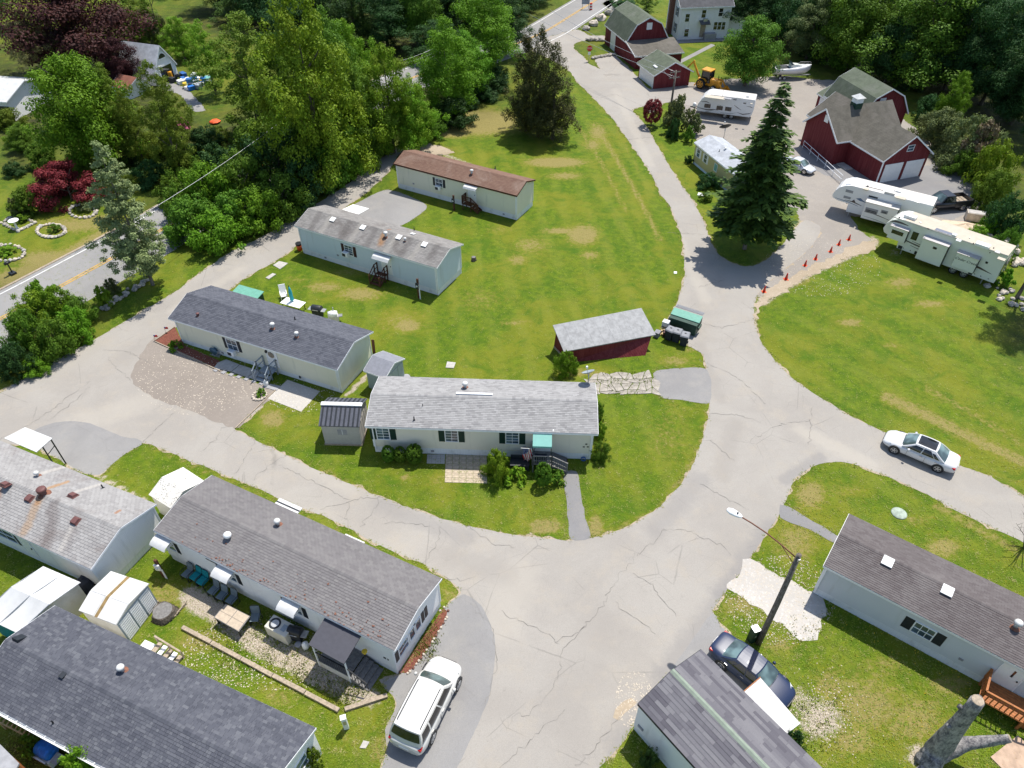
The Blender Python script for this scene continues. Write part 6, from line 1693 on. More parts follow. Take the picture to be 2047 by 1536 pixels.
MB().bar((-1.0,0,.6),(-1.0,0,.02),.07).build('jack',M['steel'],r.o)

# ---- backhoe
sb = zz((1370,100),.127)
c = G(*sb(330,640)); c2 = G(*sb(450,660))
o = thing('backhoe','yellow backhoe loader with a raised rear digging arm, behind the white travel trailer','digger',(G(*sb(360,610)).x,G(*sb(360,610)).y,0),radians(-42))
o.scale = (.92,) * 3
for sy in (-1,1):
 wheel(o,-1.0,sy * .95,.78,.48,6,'yellow',sy); wheel(o,1.25,sy * .85,.48,.36,6,'white',sy)
MB().box(-1.5,2.0,-.4,.4,.55,1.0).build('chassis',M['yellow'],o,bevel=.04)
MB().mesh([(.3,-.5,1.0),(2.1,-.42,1.0),(2.1,.42,1.0),(.3,.5,1.0),(.3,-.48,1.75),(2.05,-.38,1.5),(2.05,.38,1.5),(.3,.48,1.75)],[(4,5,6,7),(0,1,5,4),(1,2,6,5),(2,3,7,6),(3,0,4,7)]).build('bonnet',M['yellow'],o,bevel=.05)
cabf = MB()
for x,y in ((-1.25,-.7),(-1.25,.7),(.25,-.7),(.25,.7)): cabf.bar((x,y,1.0),(x * .92,y * .95,2.75),.09)
cabf.bar((-1.2,-.68,1.75),(.25,-.68,1.6),.06).bar((-1.2,.68,1.75),(.25,.68,1.6),.06)
cabf.build('cab_frame',M['black'],o)
MB().box(-1.18,.2,-.64,.64,1.02,2.7).build('cab_glass',M['glass_dark'],o)
MB().box(-1.35,.35,-.82,.82,2.75,2.95).build('cab_roof',M['yellow'],o,bevel=.06)
for sy in (-1,1):
 MB().lathe([(.92,sy * .7),(.92,sy * 1.2),(.86,sy * 1.2),(.86,sy * .7)],axis='y',n=20).build('mudguard',M['yellow'],o,loc=(-1.0,0,.72)) if False else MB().mesh([(-1.9,sy * .7,1.3),(-1.9,sy * 1.2,1.3),(-1.5,sy * 1.2,1.66),(-1.5,sy * .7,1.66),(-.5,sy * 1.2,1.66),(-.5,sy * .7,1.66),(-.1,sy * 1.2,1.3),(-.1,sy * .7,1.3)],[(0,1,2,3),(3,2,4,5),(5,4,6,7)]).build('mudguard',M['yellow'],o)
 MB().bar((.4,sy * .62,1.5),(1.9,sy * .62,1.6),.16,.26).bar((1.9,sy * .62,1.6),(2.75,sy * .62,.55),.16,.24).build('loader_arm',M['yellow'],o,bevel=.03)
MB().mesh([(2.7,-1.1,.1),(3.5,-1.1,.08),(3.5,1.1,.08),(2.7,1.1,.1),(2.65,-1.1,.85),(2.65,1.1,.85)],[(0,3,2,1),(0,4,5,3),(0,1,4),(2,3,5)]).build('front_bucket',M['yellow'],o)
MB().box(-1.9,-1.45,-.5,.5,.5,1.2).build('swing_post',M['yellow'],o,bevel=.04)
MB().bar((-1.75,0,1.1),(-3.3,-.1,3.5),.22,.3).build('boom',M['yellow'],o,bevel=.04)
MB().bar((-3.15,-.1,3.7),(-4.6,-.2,1.9),.18,.26).build('dipper',M['yellow'],o,bevel=.04)
MB().mesh([(-4.45,-.55,1.95),(-4.45,.15,1.95),(-4.9,-.55,1.95),(-4.9,.15,1.95),(-4.35,-.55,1.15),(-4.35,.15,1.15),(-5.05,-.55,1.35),(-5.05,.15,1.35)],[(0,1,3,2),(0,4,5,1),(2,3,7,6),(0,2,6,4),(1,5,7,3)]).build('rear_bucket',M['rust'],o)
MB().tube([(-1.8,.1,1.6),(-2.9,0,2.8)],.06,8).build('ram',M['steel'],o)
for sy in (-1,1): MB().bar((-1.7,sy * .6,1.0),(-2.0,sy * 1.2,.35),.14).build('stabiliser',M['yellow'],o)
MB().lathe([(.05,0),(.05,.7)],n=8).build('exhaust',M['black'],o,loc=(1.3,.3,1.5))

# ---- boat on a trailer
c = G(1577,156)
o = thing('boat','white cabin motorboat on a trailer under the trees','boat',(c.x,c.y,0),radians(2)); o.scale = (.9,) * 3
hs = lambda w_,k,g_: [(0,k),(w_ * .5,k + .25),(w_,k + .75),(w_ * 1.04,g_),(w_ * .9,g_ + .02),(0,g_ + .05)]
loft(MB(),[(-2.9,hs(1.0,.55,1.75)),(-1.5,hs(1.1,.5,1.75)),(.5,hs(1.1,.5,1.85)),(2.0,hs(.8,.65,1.98)),(2.9,hs(.35,.95,2.1)),(3.3,hs(.04,1.4,2.15))]).build('hull',M['rv_white'],o,True)
MB().mesh([(-.4,-.7,1.85),(1.9,-.4,1.98),(1.9,.4,1.98),(-.4,.7,1.85),(-.3,-.6,2.35),(.9,-.38,2.3),(.9,.38,2.3),(-.3,.6,2.35)],[(4,5,6,7),(0,1,5,4),(1,2,6,5),(2,3,7,6),(3,0,4,7)]).build('cabin',M['rv_cream'],o,bevel=.05)
MB().mesh([(-.35,-.68,2.3),(.15,-.6,2.35),(.15,.6,2.35),(-.35,.68,2.3),(-.6,-.62,2.8),(-.6,.62,2.8)],[(0,1,4),(1,2,5,4),(2,3,5)]).build('windscreen',M['glass'],o)
MB().box(-2.7,-.5,-.8,.8,1.79,1.86).build('cockpit',M['charcoal'],o)
MB().box(-3.2,-2.9,-.25,.25,.9,2.3).build('outboard_motor',M['charcoal'],o,bevel=.05)
MB().tube([(.9,-.75,1.95),(1.6,-.7,2.35),(3.0,-.2,2.5),(3.2,0,2.5),(3.0,.2,2.5),(1.6,.7,2.35),(.9,.75,1.95)],.02,6).build('bow_rail',M['chrome'],o)
MB().bar((-2.6,-.7,.42),(3.6,0,.5),.1).bar((-2.6,.7,.42),(3.6,0,.5),.1).bar((-2.0,-.9,.4),(-2.0,.9,.4),.1).build('trailer_frame',M['steel'],o)
for x in (-1.2,-1.95):
 for sy in (-1,1): wheel(o,x,sy * 1.0,.3,.2,5,'white',sy)

# ------------------------------------------------------------------ street furniture and yard things
def at(px,py,z=0.0): return G(px,py,z)
def T(name,label,cat,px,py,rz=0.0,group=None,z=0.0):
 p = G(px,py,z); return thing(name,label,cat,p,rz,group)
def dirpx(a,b): p,q = G(*a),G(*b); return atan2(q.y - p.y,q.x - p.x)

# lamp pole
hz_ = zfor((1516,1286),1110)
o = T('street_lamp','weathered wooden pole with a long arm and a pale lamp head over the road','street lamp',1516,1286)
MB().tube([(0,0,0),(.02,0,hz_ * .5),(0,.02,hz_)],[.17,.15,.125],12).build('pole',M['pole'],o,True)
hp = G(1472,1028,hz_ + .55) - o.location; root = Vector((-.1,.05,hz_ - .25))
pts = [root.lerp(hp,t) + Vector((0,0,.55 * sin(pi * t) * .35)) for t in (0,.25,.5,.75,.93)]
MB().tube(pts,.035,8).tube([root + Vector((0,0,-.5)),pts[1]],.02,6).build('arm',M['rust'],o,True)
d = (hp - pts[-1]); d.z = 0; d.normalize(); rzh = atan2(d.y,d.x)
lh = MB().lathe([(.05,-.32),(.13,-.2),(.19,.05),(.2,.3),(.12,.48),(.03,.52)],axis='x',n=14).build('lamp_head',M['trim'],o,True,hp); lh.rotation_euler = (0,0,rzh); lh.scale = (1,1,.6)
MB().lathe([(.05,.06),(.05,.16),(.03,.18)],n=10).build('photocell',M['charcoal'],lh,loc=(-.05,0,.1))
MB().box(-.05,.05,-.18,.18,hz_ - .35,hz_ - .15).build('bracket',M['steel'],o)

# green utility cabinet at its foot
o = T('utility_cabinet','dark green utility cabinet at the foot of the lamp pole','utility box',1501,1280,radians(20))
MB().box(-.19,.19,-.19,.19,0,1.25).build('body',M['green_dark'],o,bevel=.02); MB().box(-.22,.22,-.22,.22,1.25,1.31).build('lid',M['steel'],o,bevel=.02); MB().box(-.05,.05,-.2,-.19,.6,.8).build('latch',M['steel'],o)

def utility_pole(label,base,toppy,arms=2,rz=0.0):
 h = zfor(base,toppy)
 o = T('utility_pole',label,'utility pole',*base,rz)
 MB().tube([(0,0,0),(0,0,h)],[.16,.11],10).build('pole',M['pole'],o,True)
 for k in range(arms):
  MB().box(-.8,.8,.1,.2,h - .35 - .7 * k,h - .23 - .7 * k).build('crossarm',M['pole'],o)
  for x in (-.72,-.4,.4,.72): MB().lathe([(.03,0),(.05,.08),(.03,.14)],n=8).build('insulator',M['charcoal'],o,loc=(x,.15,h - .23 - .7 * k))
 return o,h
u1,h1 = utility_pole('grey utility pole with crossarms behind the round red tree',(1337,240),141,2,radians(20))
u2,h2 = utility_pole('tall pale utility pole in front of the dark wood at the top',(701,78),-40,1,radians(30))
def cable(label,a,b,sag=.8):
 pts = [a.lerp(b,i / 14) - Vector((0,0,sag * 4 * (i / 14) * (1 - i / 14))) for i in range(15)]
 tag(MB().tube([p - a for p in pts],.022,5).build('overhead_cable',M['steel'],None,True,a),label,'cable')
cable('long pale overhead cable running along the main road at the left',G(150,505,6.5),G(575,232,6.5),.6)
pt = u1.location + Vector((0,0,h1 - .2))
for k,(q,z,lb) in enumerate((((1100,20),7,'overhead cable from the crossarm pole towards the wood, uppermost one'),((1060,30),6,'overhead cable from the crossarm pole, lower one crossing the side road'))):
 cable(lb,pt + Vector((.3 * k,0,-.7 * k)),G(*q,z),.5)
cable('short overhead cable from the crossarm pole down to the red garage',pt + Vector((0,0,-.9)),G(1325,140,3.3),.2)
for k,q in enumerate((((800,122),(865,98)),((808,127),(872,104)),((826,130),(880,106)))):
 cable(('upper','middle','lower')[k] + ' one of three bunched wires above the main road between the trees',G(*q[0],7),G(*q[1],7),.1)

# stop sign
o = T('stop_sign','red octagonal stop sign on a steel post at the road junction','road sign',1177,123)
hs_ = zfor((1177,123),97)
MB().box(-.04,.04,-.03,.03,0,hs_ + .4).build('post',M['steel'],o)
R_ = .46
sg = MB().poly([(R_ * cos(pi / 8 + k * pi / 4),-.045,hs_ + R_ * sin(pi / 8 + k * pi / 4)) for k in range(8)]).poly([(R_ * cos(pi / 8 - k * pi / 4),-.034,hs_ + R_ * sin(pi / 8 - k * pi / 4)) for k in range(8)]).build('sign_plate',M['red'],o)
cu = bpy.data.curves.new('lettering','FONT'); cu.body = 'STOP'; cu.size = .34; cu.align_x = 'CENTER'; cu.align_y = 'CENTER'; cu.extrude = .002; cu.materials.append(M['white'])
tx = lettering(cu,sg); tx.location = (0,-.05,hs_); tx.rotation_euler = (pi / 2,0,0)
MB().box(-.22,.22,-.05,-.035,hs_ - .95,hs_ - .55).build('small_plate',M['trim'],o)

# cones
cones = [(1527,584),(1571,559),(1609,531.5),(1630,519),(1660,504),(1676.5,490),(1696.5,480)]
names = ['orange cone nearest the road junction, first of the row','large tilted-looking orange cone, second from the junction','orange cone third from the junction along the dirt verge','orange cone in the middle of the row along the verge','orange cone third from the far end of the row','orange cone last but one, near the white trailer','farthest orange cone, at the trailer end of the row']
o = T('traffic_cone',names[0],'traffic cone',*cones[0],0,'cones along the dirt verge')
MB().box(-.25,.25,-.25,.25,0,.05).build('base',M['orange'],o); MB().lathe([(.19,.05),(.12,.42),(.06,.8),(.05,.82)],n=14).build('cone',M['red'],o,True)
MB().lathe([(.118,.44),(.09,.60)],n=14).build('band',M['orange'],o)
ck = kids(o); o.scale = (.78,) * 3
for k,q in enumerate(cones[1:],1): copy_tree(o,G(*q),random.random() * 3,names[k],(.76 + .1 * (k == 1),) * 3,ck)

# dumpster and bins
rzd = dirpx((1338,650),(1380,664))
o = T('dumpster','dark green dumpster with a seafoam lid and grey slatted back lid at the road edge','dumpster',1360,666,rzd)
MB().box(-1.25,1.25,.1,1.55,.08,1.15).build('body',M['green_dark'],o,bevel=.02)
MB().mesh([(-1.3,.55,1.17),(1.3,.55,1.17),(1.3,1.3,1.4),(-1.3,1.3,1.4),(-1.3,.55,1.23),(1.3,.55,1.23),(1.3,1.3,1.46),(-1.3,1.3,1.46)],[(4,5,6,7),(0,1,5,4),(1,2,6,5),(2,3,7,6),(3,0,4,7)]).build('front_lid',M['green_top'],o)
lid = MB().mesh([(-1.25,1.35,1.5),(1.25,1.35,1.5),(1.25,2.0,1.35),(-1.25,2.0,1.35)],[(0,1,2,3)]).build('back_lid',M['grey_plastic'],o)
for i in range(14): MB().bar((-1.17 + i * .18,1.36,1.53),(-1.17 + i * .18,1.98,1.39),.09,.04).build('slat',M['grey_plastic'],lid)
for sy in (-1.35,1.35): MB().box(sy - .06,sy + .06,.4,1.1,.55,.8).build('lifting_pocket',M['green_dark'],o)
bin_l = ['black wheeled bin with grey lid, leftmost of three before the dumpster','black wheeled bin with a ball of litter on its lid, middle of three','black wheeled bin nearest the road, rightmost of three']
bq = [(1337,678),(1351,682),(1366,689)]
o = T('wheeled_bin',bin_l[0],'bin',*bq[0],rzd + radians(-8),'wheeled bins before the dumpster')
MB().mesh([(-.27,-.3,.05),(.27,-.3,.05),(.27,.3,.05),(-.27,.3,.05),(-.34,-.38,1.05),(.34,-.38,1.05),(.34,.38,1.05),(-.34,.38,1.05)],[(3,2,1,0),(4,5,6,7),(0,1,5,4),(1,2,6,5),(2,3,7,6),(3,0,4,7)]).build('body',M['black_fabric'],o,bevel=.03)
MB().mesh([(-.37,-.42,1.05),(.37,-.42,1.05),(.37,.42,1.05),(-.37,.42,1.05),(-.30,-.34,1.14),(.30,-.34,1.14),(.30,.36,1.16),(-.30,.36,1.16)],[(4,5,6,7),(0,1,5,4),(1,2,6,5),(2,3,7,6),(3,0,4,7)]).build('lid',M['grey_plastic'],o,bevel=.02)
MB().box(-.08,.08,.0,.12,1.145,1.17).build('lid_grip',M['black'],o)
for sx in (-.3,.3): MB().lathe([(.1,-.04),(.1,.04)],axis='x',n=12).build('wheel',M['rubber'],o,loc=(sx,.34,.1))
bk = kids(o)
for k in (1,2): copy_tree(o,G(*bq[k]),rzd + radians((4,10)[k - 1]),bin_l[k],None,bk)
o = T('scrap_pile','scrap boards and a white box beside the dumpster','rubbish',1321,666,rzd)
for k in range(7): MB().bar((-.1 + .16 * (k % 3),-.6 + .12 * k,.05 + .07 * k),(.12 * (k % 4),.7 + .1 * k,.16 + .06 * k),.12,.04).build('board',M['wood_raw' if k % 3 else 'wood_grey'],o)
MB().box(-.15,.4,.35,.85,.5,.95).build('box',M['white'],o); MB().box(.3,.75,-.4,.3,0,.45).build('crate',M['maroon'],o); MB().box(-.35,.1,-.85,-.3,0,.5).build('crate',M['grey_plastic'],o)

# satellite dishes
def dish(name,label,loc,rz,R,mast,col,tilt=55):
 o = thing(name,label,'satellite dish',loc,rz)
 MB().tube([(0,0,0),(0,0,mast)],.035 if R < .8 else .08,8).build('mast',M['steel'],o,True)
 pr = [(R * t,-.32 * R * (1 - t * t) if False else .3 * R * t * t) for t in (0.02,.3,.55,.78,1)]
 dsh = MB().lathe([*pr,(R * 1.02,pr[-1][1] - .02),*[(r_,z - .025) for r_,z in reversed(pr)]],n=24).build('dish',M[col],o,True,(0,-.08,mast))
 dsh.rotation_euler = (radians(tilt),0,0)
 a = dsh.rotation_euler.to_matrix() @ Vector((0,0,R * .95))
 MB().bar((0,-.08,mast - R * .6),Vector((0,-.08,mast)) + a,.03).build('feed_arm',M['steel'],o)
 MB().box(-.06,.06,-.06,.06,-.08,.08).build('feed',M['trim'],o,loc=Vector((0,-.08,mast)) + a)
 return o
p = CEN.w(CEN.L - .25,CEN.D + .1,2.95)
dish('satellite_dish','small grey satellite dish on the far roof edge of the beige home',p,radians(205),.48,.95,'paint_grey',35)
dish('satellite_dish','dark grey satellite dish behind the small yellow house',G(1446,279),radians(190),.75,1.5,'charcoal',40)
dish('satellite_dish','big black mesh satellite dish beside the dark red gambrel barn',G(1312,106),radians(165),1.6,2.3,'black',45)

# boulders and stone rows
def rock(name,label,px,py,r,mat='stone',group=None,seed=0,parent=None,cat='boulder',loc=None,squash=.7):
 rr = np.random.default_rng(seed + 11)
 mb = MB(); nu,nv = 8,5
 v = [(0,0,-r * .3)]
 for j in range(1,nv):
  for i in range(nu):
   th,ph = pi * j / nv,2 * pi * i / nu
   k = r * rr.uniform(.75,1.15)
   v.append((k * sin(th) * cos(ph),k * sin(th) * sin(ph),-k * cos(th) * squash + r * squash * .45))
 v.append((0,0,r * squash * 1.4))
 f = [(0,1 + (i + 1) % nu,1 + i) for i in range(nu)] + [(1 + j * nu + i,1 + j * nu + (i + 1) % nu,1 + (j + 1) * nu + (i + 1) % nu,1 + (j + 1) * nu + i) for j in range(nv - 2) for i in range(nu)]
 n0 = 1 + (nv - 2) * nu; f += [(n0 + i,n0 + (i + 1) % nu,len(v) - 1) for i in range(nu)]
 o = mb.mesh(v,f).build(name,M[mat],parent)
 o.location = loc if loc is not None else G(px,py)
 o.rotation_euler = (0,0,rr.random() * 6)
 return tag(o,label,cat,group) if label else o
for k,(q,r_,mt,lb) in enumerate((((1172,60),.75,'stone','dark boulder nearest the side road, lowest of the row by the barn'),((1187,51),.95,'stone_pale','pale pointed boulder second in the row by the barn'),((1201,40),1.05,'stone_pale','big pale square boulder third in the row by the barn'),((1217,29),.95,'stone','grey boulder at the top of the row by the barn'))):
 rock('boulder',lb,*q,r_,mt,'boulders by the gambrel barn',k)
o = T('stone_border','clump of pale stones by the dark red barn corner','stones',1192,82)
for k in range(7): rock('stone',None,0,0,random.uniform(.3,.55),random.choice(('stone','stone_pale')),None,k + 20,o,loc=(-1.6 + k * .55,random.uniform(-.3,.3),.1))
o = T('stone_border','low row of stones along the parking edge below the stop sign','stones',1185,118)
e = G(1228,110) - o.location
for k in range(14): rock('stone',None,0,0,random.uniform(.25,.42),'stone',None,k + 40,o,loc=e * (k / 13) + Vector((0,random.uniform(-.15,.15),.05)))
o = T('rock_pile','heap of tan rocks on the bank beyond the cream trailer','rocks',1990,500)
for k in range(34):
 a,q = random.random() * 6.28,random.random() ** .6
 rock('stone',None,0,0,random.uniform(.22,.5),random.choice(('stone','stone_pale','stone_pale')),None,k + 70,o,loc=(q * 2.6 * cos(a),q * 3.6 * sin(a),.5 * (1 - q)))
o = T('rock_pile','scattered rocks at the rear of the cream trailer','rocks',2008,590)
for k in range(22): rock('stone',None,0,0,random.uniform(.15,.36),random.choice(('stone','stone_pale')),None,k + 120,o,loc=(random.gauss(0,.8),random.gauss(0,1.5),.03))
o = T('stone_wall','tumbled grey stone wall in the verge under the grey-green conifer','stone wall',200,622)
e = G(300,560) - o.location
for k in range(30): rock('stone',None,0,0,random.uniform(.15,.34),random.choice(('stone','stone_pale')),None,k + 160,o,loc=e * (k / 29) + Vector((random.gauss(0,.18),random.gauss(0,.22),.04)))
o = T('stone_wall','pale rubble bank beneath the tall ivy-clad tree','stone wall',505,330)
e = G(560,285) - o.location
for k in range(36): rock('stone',None,0,0,random.uniform(.3,.6),random.choice(('stone_pale','stone_pale','stone')),None,k + 200,o,loc=e * (k / 35) + Vector((random.gauss(0,.6),random.gauss(0,.7),.1)))

# sand pile and concrete blocks
o = T('sand_pile','flattened heap of pale sand beyond the cream trailer','sand heap',1925,460)
v = []; f = []; nr,na = 6,22
for j in range(nr):
 for i in range(na):
  a = 2 * pi * i / na; t = j / (nr - 1); k = 1 + .12 * sin(3 * a + 1) + .07 * sin(7 * a)
  v.append((2.5 * t * k * cos(a),2.0 * t * k * sin(a),.75 * (1 - t) ** .8 * (1 + .1 * sin(5 * a)) + .01))
f = [(j * na + i,(j + 1) * na + i,(j + 1) * na + (i + 1) % na,j * na + (i + 1) % na) for j in range(nr - 1) for i in range(na)]
MB().mesh(v,f).build('sand',M['sandpile'],o,True)
o = T('concrete_block','square concrete block by the sand heap','concrete block',1948,440,radians(-20)); MB().box(-1.0,1.0,-.5,.5,0,.9).build('block',M['stone_pale'],o,bevel=.04); MB().box(-.9,.9,-.4,.4,.9,.93).build('top',M['concrete'],o)

# flagstones: crazy paving
fo = tag(bpy.data.objects.new('flagstone_patio',None),None,None,None,'structure'); COL.objects.link(fo)
c00,c10,c11,c01 = G(1166,752),G(1312,742),G(1316,792),G(1178,790)
nu,nv = 10,4; K = {}
for i in range(nu + 1):
 for j in range(nv + 1):
  u,v_ = i / nu,j / nv
  p = (c00 * (1 - u) + c10 * u) * (1 - v_) + (c01 * (1 - u) + c11 * u) * v_
  K[i,j] = p + Vector((random.uniform(-.34,.34),random.uniform(-.3,.3),0))
for i in range(nu):
 for j in range(nv):
  if random.random() < .02 + (.16 if i > 6 else 0): continue
  q = [K[i,j],K[i + 1,j],K[i + 1,j + 1],K[i,j + 1]]; c = sum(q,Vector()) / 4
  pts = []
  for a,b_ in zip(q,q[1:] + q[:1]):
   pts += [a.lerp(c,random.uniform(.06,.16)),a.lerp(b_,.5).lerp(c,random.uniform(.03,.09))]
  h = random.uniform(.03,.055); n_ = len(pts); rl = [(p.x - c.x,p.y - c.y) for p in pts]
  if (rl[0][0] * rl[2][1] - rl[0][1] * rl[2][0]) < 0: rl = rl[::-1]
  MB().mesh([(x,y,0) for x,y in rl] + [(x,y,h) for x,y in rl],[tuple(range(n_,2 * n_))] + [(k,(k + 1) % n_,n_ + (k + 1) % n_,n_ + k) for k in range(n_)]).build('stone',M['stone_slab'] if 'stone_slab' in M else M['stone_pale'],fo,loc=c)

# paver patio before the beige home
po = bpy.data.objects.new('paver_patio',None); COL.objects.link(po); tag(po,kind='structure')
sm = plain('tan_paver',(.42,.35,.26),.85,.2,3,.2)
def pave(c00,c10,c11,c01,nu,nv,mat,z=.03):
 for i in range(nu):
  for j in range(nv):
   b4 = lambda u,v_: (c00 * (1 - u) + c10 * u) * (1 - v_) + (c01 * (1 - u) + c11 * u) * v_
   q = [b4(i / nu,j / nv),b4((i + 1) / nu,j / nv),b4((i + 1) / nu,(j + 1) / nv),b4(i / nu,(j + 1) / nv)]
   c = sum(q,Vector()) / 4; rl = [((p - c) * .955) for p in q]; h = z + random.uniform(-.006,.006)
   MB().mesh([(p.x,p.y,0) for p in rl] + [(p.x,p.y,h) for p in rl],[(7,6,5,4),(0,1,5,4),(1,2,6,5),(2,3,7,6),(3,0,4,7)]).build('paver',mat,po,loc=c)
pave(G(891,909),G(973,911),G(974,967),G(889,965),6,6,sm); pave(G(854,909),G(890,909),G(889,928),G(853,927),4,2,M['concrete'])

# concrete walk with stepping pavers at the cream home
wo = bpy.data.objects.new('concrete_walk',None); COL.objects.link(wo); tag(wo,kind='structure')
s2 = zz((320,600),.14656)
def slab(pts,z,mat,parent,name,z0=.0):
 g = [G(*p) for p in pts]; c = sum(g,Vector()) / len(g); rl = [(p.x - c.x,p.y - c.y) for p in g]; n_ = len(rl)
 A_ = sum(rl[k][0] * rl[(k + 1) % n_][1] - rl[k][1] * rl[(k + 1) % n_][0] for k in range(n_))
 if A_ < 0: rl = rl[::-1]
 return MB().mesh([(x,y,z0) for x,y in rl] + [(x,y,z) for x,y in rl],[tuple(range(n_,2 * n_))] + [(k,(k + 1) % n_,n_ + (k + 1) % n_,n_ + k) for k in range(n_)]).build(name,mat,parent,loc=c)
for q in ([(905,815),(1085,885),(970,980),(735,930),(790,860)],[(1092,888),(1310,960),(1195,1060),(980,982)],[(1318,962),(1460,1005),(1470,1100),(1400,1120),(1205,1062)]):
 slab([s2(*p) for p in q],.05,M['concrete'],wo,'slab')
for k in range(7):
 x,y = 770 + k * 104,958 + k * 30
 slab([s2(*p) for p in ((x - 50,y + 8),(x,y - 22),(x + 45,y - 8),(x - 5,y + 28))],.065,M['conc_grey'],wo,'paver')
slab([s2(*p) for p in ((1400,1190),(1500,1150),(1650,1180),(1590,1245))],.06,M['conc_grey'],wo,'slab')
eo = T('edging','thin white edging strip between the gravel pad and the lawn','edging',471,857)
e = G(552,780) - eo.location; MB().bar((0,0,.04),(e.x,e.y,.04),.07,.1).build('edge_board',M['wood_old'],eo)
eo = T('edging','pale edging around the red mulch bed at the home corner','edging',310,681)
for a,b_ in (((310,681),(349,654)),((310,683),(440,742))): MB().bar(G(*a,.05) - eo.location,G(*b_,.05) - eo.location,.07,.1).build('edge_board',M['wood_old'],eo)
for q,lb in (((332,665),'tiny flag on a stick at the mulch bed, upper one'),((311,681),'tiny flag on a stick at the mulch bed corner, lower one')):
 o = T('garden_flag',lb,'flag',*q); MB().tube([(0,0,0),(0,0,.6)],.012,5).build('stick',M['wood_raw'],o); MB().box(0,.32,-.006,.006,.38,.6).box(0,.14,-.008,.008,.49,.601,1).build('cloth',[M['red'],M['skid']],o)

# slabs and lids on the grass
for q,mt,z,lb in (([(684,420),(706,409.5),(738,418),(716,430)],'white',.06,'white concrete slab on the drive behind the pale blue home'),([(546,531),(558,523),(576,527),(560,539)],'concrete',.05,'larger pale slab in the grass by the left lane'),
                     ([(531,556),(545,547),(552,549),(538,559)],'concrete',.05,'smaller pale slab in the grass by the left lane'),([(891,736),(894,724),(911,726),(907,737)],'concrete',.06,'square concrete lid in the middle of the lawn'),
                     ([(1347,548),(1347,544),(1353,544),(1353,548)],'white',.06,'tiny white marker slab at the lane edge'),([(1394,391),(1396,386),(1408,388),(1407,393)],'white',.06,'small white slab beside the lane before the spruce'),
                     ([(719,1496),(727,1481),(739,1484),(731,1497)],'concrete',.05,'weathered white slab in the grass near the SUV')):
 c = sum((G(*p) for p in q),Vector()) / 4; s_ = slab(q,z,M[mt],None,'slab'); tag(s_,lb,'slab')
o = MB().lathe([(.50,0),(.50,.05),(.42,.08),(.1,.09)],n=24).build('septic_lid',plain('pale_green_lid',(.30,.35,.29),.8,.25),None,True,G(1797,1027)); tag(o,'round pale green lid in the grass on the right','lid')

# steps and porches -----------------------------------------------------------
def steps(label,b,x,w_,n,rise,mat,rail=None,side=None,depth=.28,land=1.0,dr=0,rmat=None):
 """landing against the front wall at local x, treads descending: dr 0 away from the wall, +1 along the wall"""
 p = b.w(x,0); o = thing('porch_steps',label,'steps',(p.x,p.y,0),b.ang)
 zt = n * rise; rmat = rmat or mat
 for i in range(int(land / .16)): MB().box(0,w_,-.05 - (i + 1) * .16 + .01,-.05 - i * .16,zt - .04,zt).build('board',M[mat],o)
 for i in range(1,n):
  z = zt - i * rise
  if dr == 0: MB().box(0,w_,-.05 - land - i * depth,-.05 - land - (i - 1) * depth - .01,z - .05,z).build('tread',M[mat],o)
  else: MB().box(w_ + (i - 1) * depth + .01,w_ + i * depth,-.05 - land,-.05,z - .05,z).build('tread',M[mat],o)
 ex = (n - 1) * depth
 legs = MB()
 for X in (.05,w_ - .05):
  for Y in (-.12,-land): legs.bar((X,Y,0),(X,Y,zt - .04),.08)
 legs.build('support',M[mat],o)
 if dr == 0:
  for X in (.03,w_ - .03): MB().bar((X,-.05 - land,zt - .12),(X,-.05 - land - ex,.08),.05,.22).build('stringer',M[mat],o)
 else:
  for Y in (-.08,-.02 - land): MB().bar((w_,Y,zt - .12),(w_ + ex,Y,.08),.05,.22).build('stringer',M[mat],o)
 if rail:
  hr = .95
  def run(a,c,nb=0):
   a,c = Vector(a),Vector(c)
   MB().bar(a + Vector((0,0,hr)),c + Vector((0,0,hr)),.07,.07).build('handrail',M[rmat],o)
   MB().bar(a + Vector((0,0,hr * .5)),c + Vector((0,0,hr * .5)),.05,.05).build('midrail',M[rmat],o)
   for q in (a,c): MB().bar(q,q + Vector((0,0,hr + .05)),.09).build('post',M[rmat],o)
   for k in range(1,nb): q = a.lerp(c,k / nb); MB().bar(q + Vector((0,0,.1)),q + Vector((0,0,hr)),.035).build('baluster',M[rmat],o)
  if dr == 0:
   for X in rail: run((X * w_,-.1,zt),(X * w_,-.05 - land,zt)); run((X * w_,-.05 - land,zt),(X * w_,-.05 - land - ex,.1))
  else:
   run((0,-.1,zt),(0,-.05 - land,zt),7); run((0,-.05 - land,zt),(w_,-.05 - land,zt),9); run((w_,-.05 - land,zt),(w_ + ex,-.05 - land,.1),8)
 return o
x,_ = BLUE.front(757,545); steps('dark brown wooden steps with rails at the pale blue home',BLUE,x,1.15,4,.18,'wood_brown',(0,1),depth=.3,land=.5)
x,_ = BROWN.front(932,395); steps('brown wooden stoop with a solid rail at the brown-roofed home',BROWN,x,1.1,4,.18,'wood_brown',(0,),depth=.3,land=.8,dr=1)
x,_ = TAN.front(541,757); steps('grey painted wooden steps at the cream home',TAN,x - .1,1.25,3,.19,'paint_grey',(0,1),depth=.3,land=.85)
x,_ = CEN.front(1066,910); cs = steps('grey deck with balusters and steps at the beige home',CEN,x - .05,1.35,5,.15,'wood_grey',True,land=1.35,dr=1,depth=.27)
MB().box(.15,1.0,-1.2,-.3,.755,.765).build('door_mat',M['black_fabric'],cs)
x,_ = LONG.front(682,1330)
xL,_ = LONG.front(622,1290)
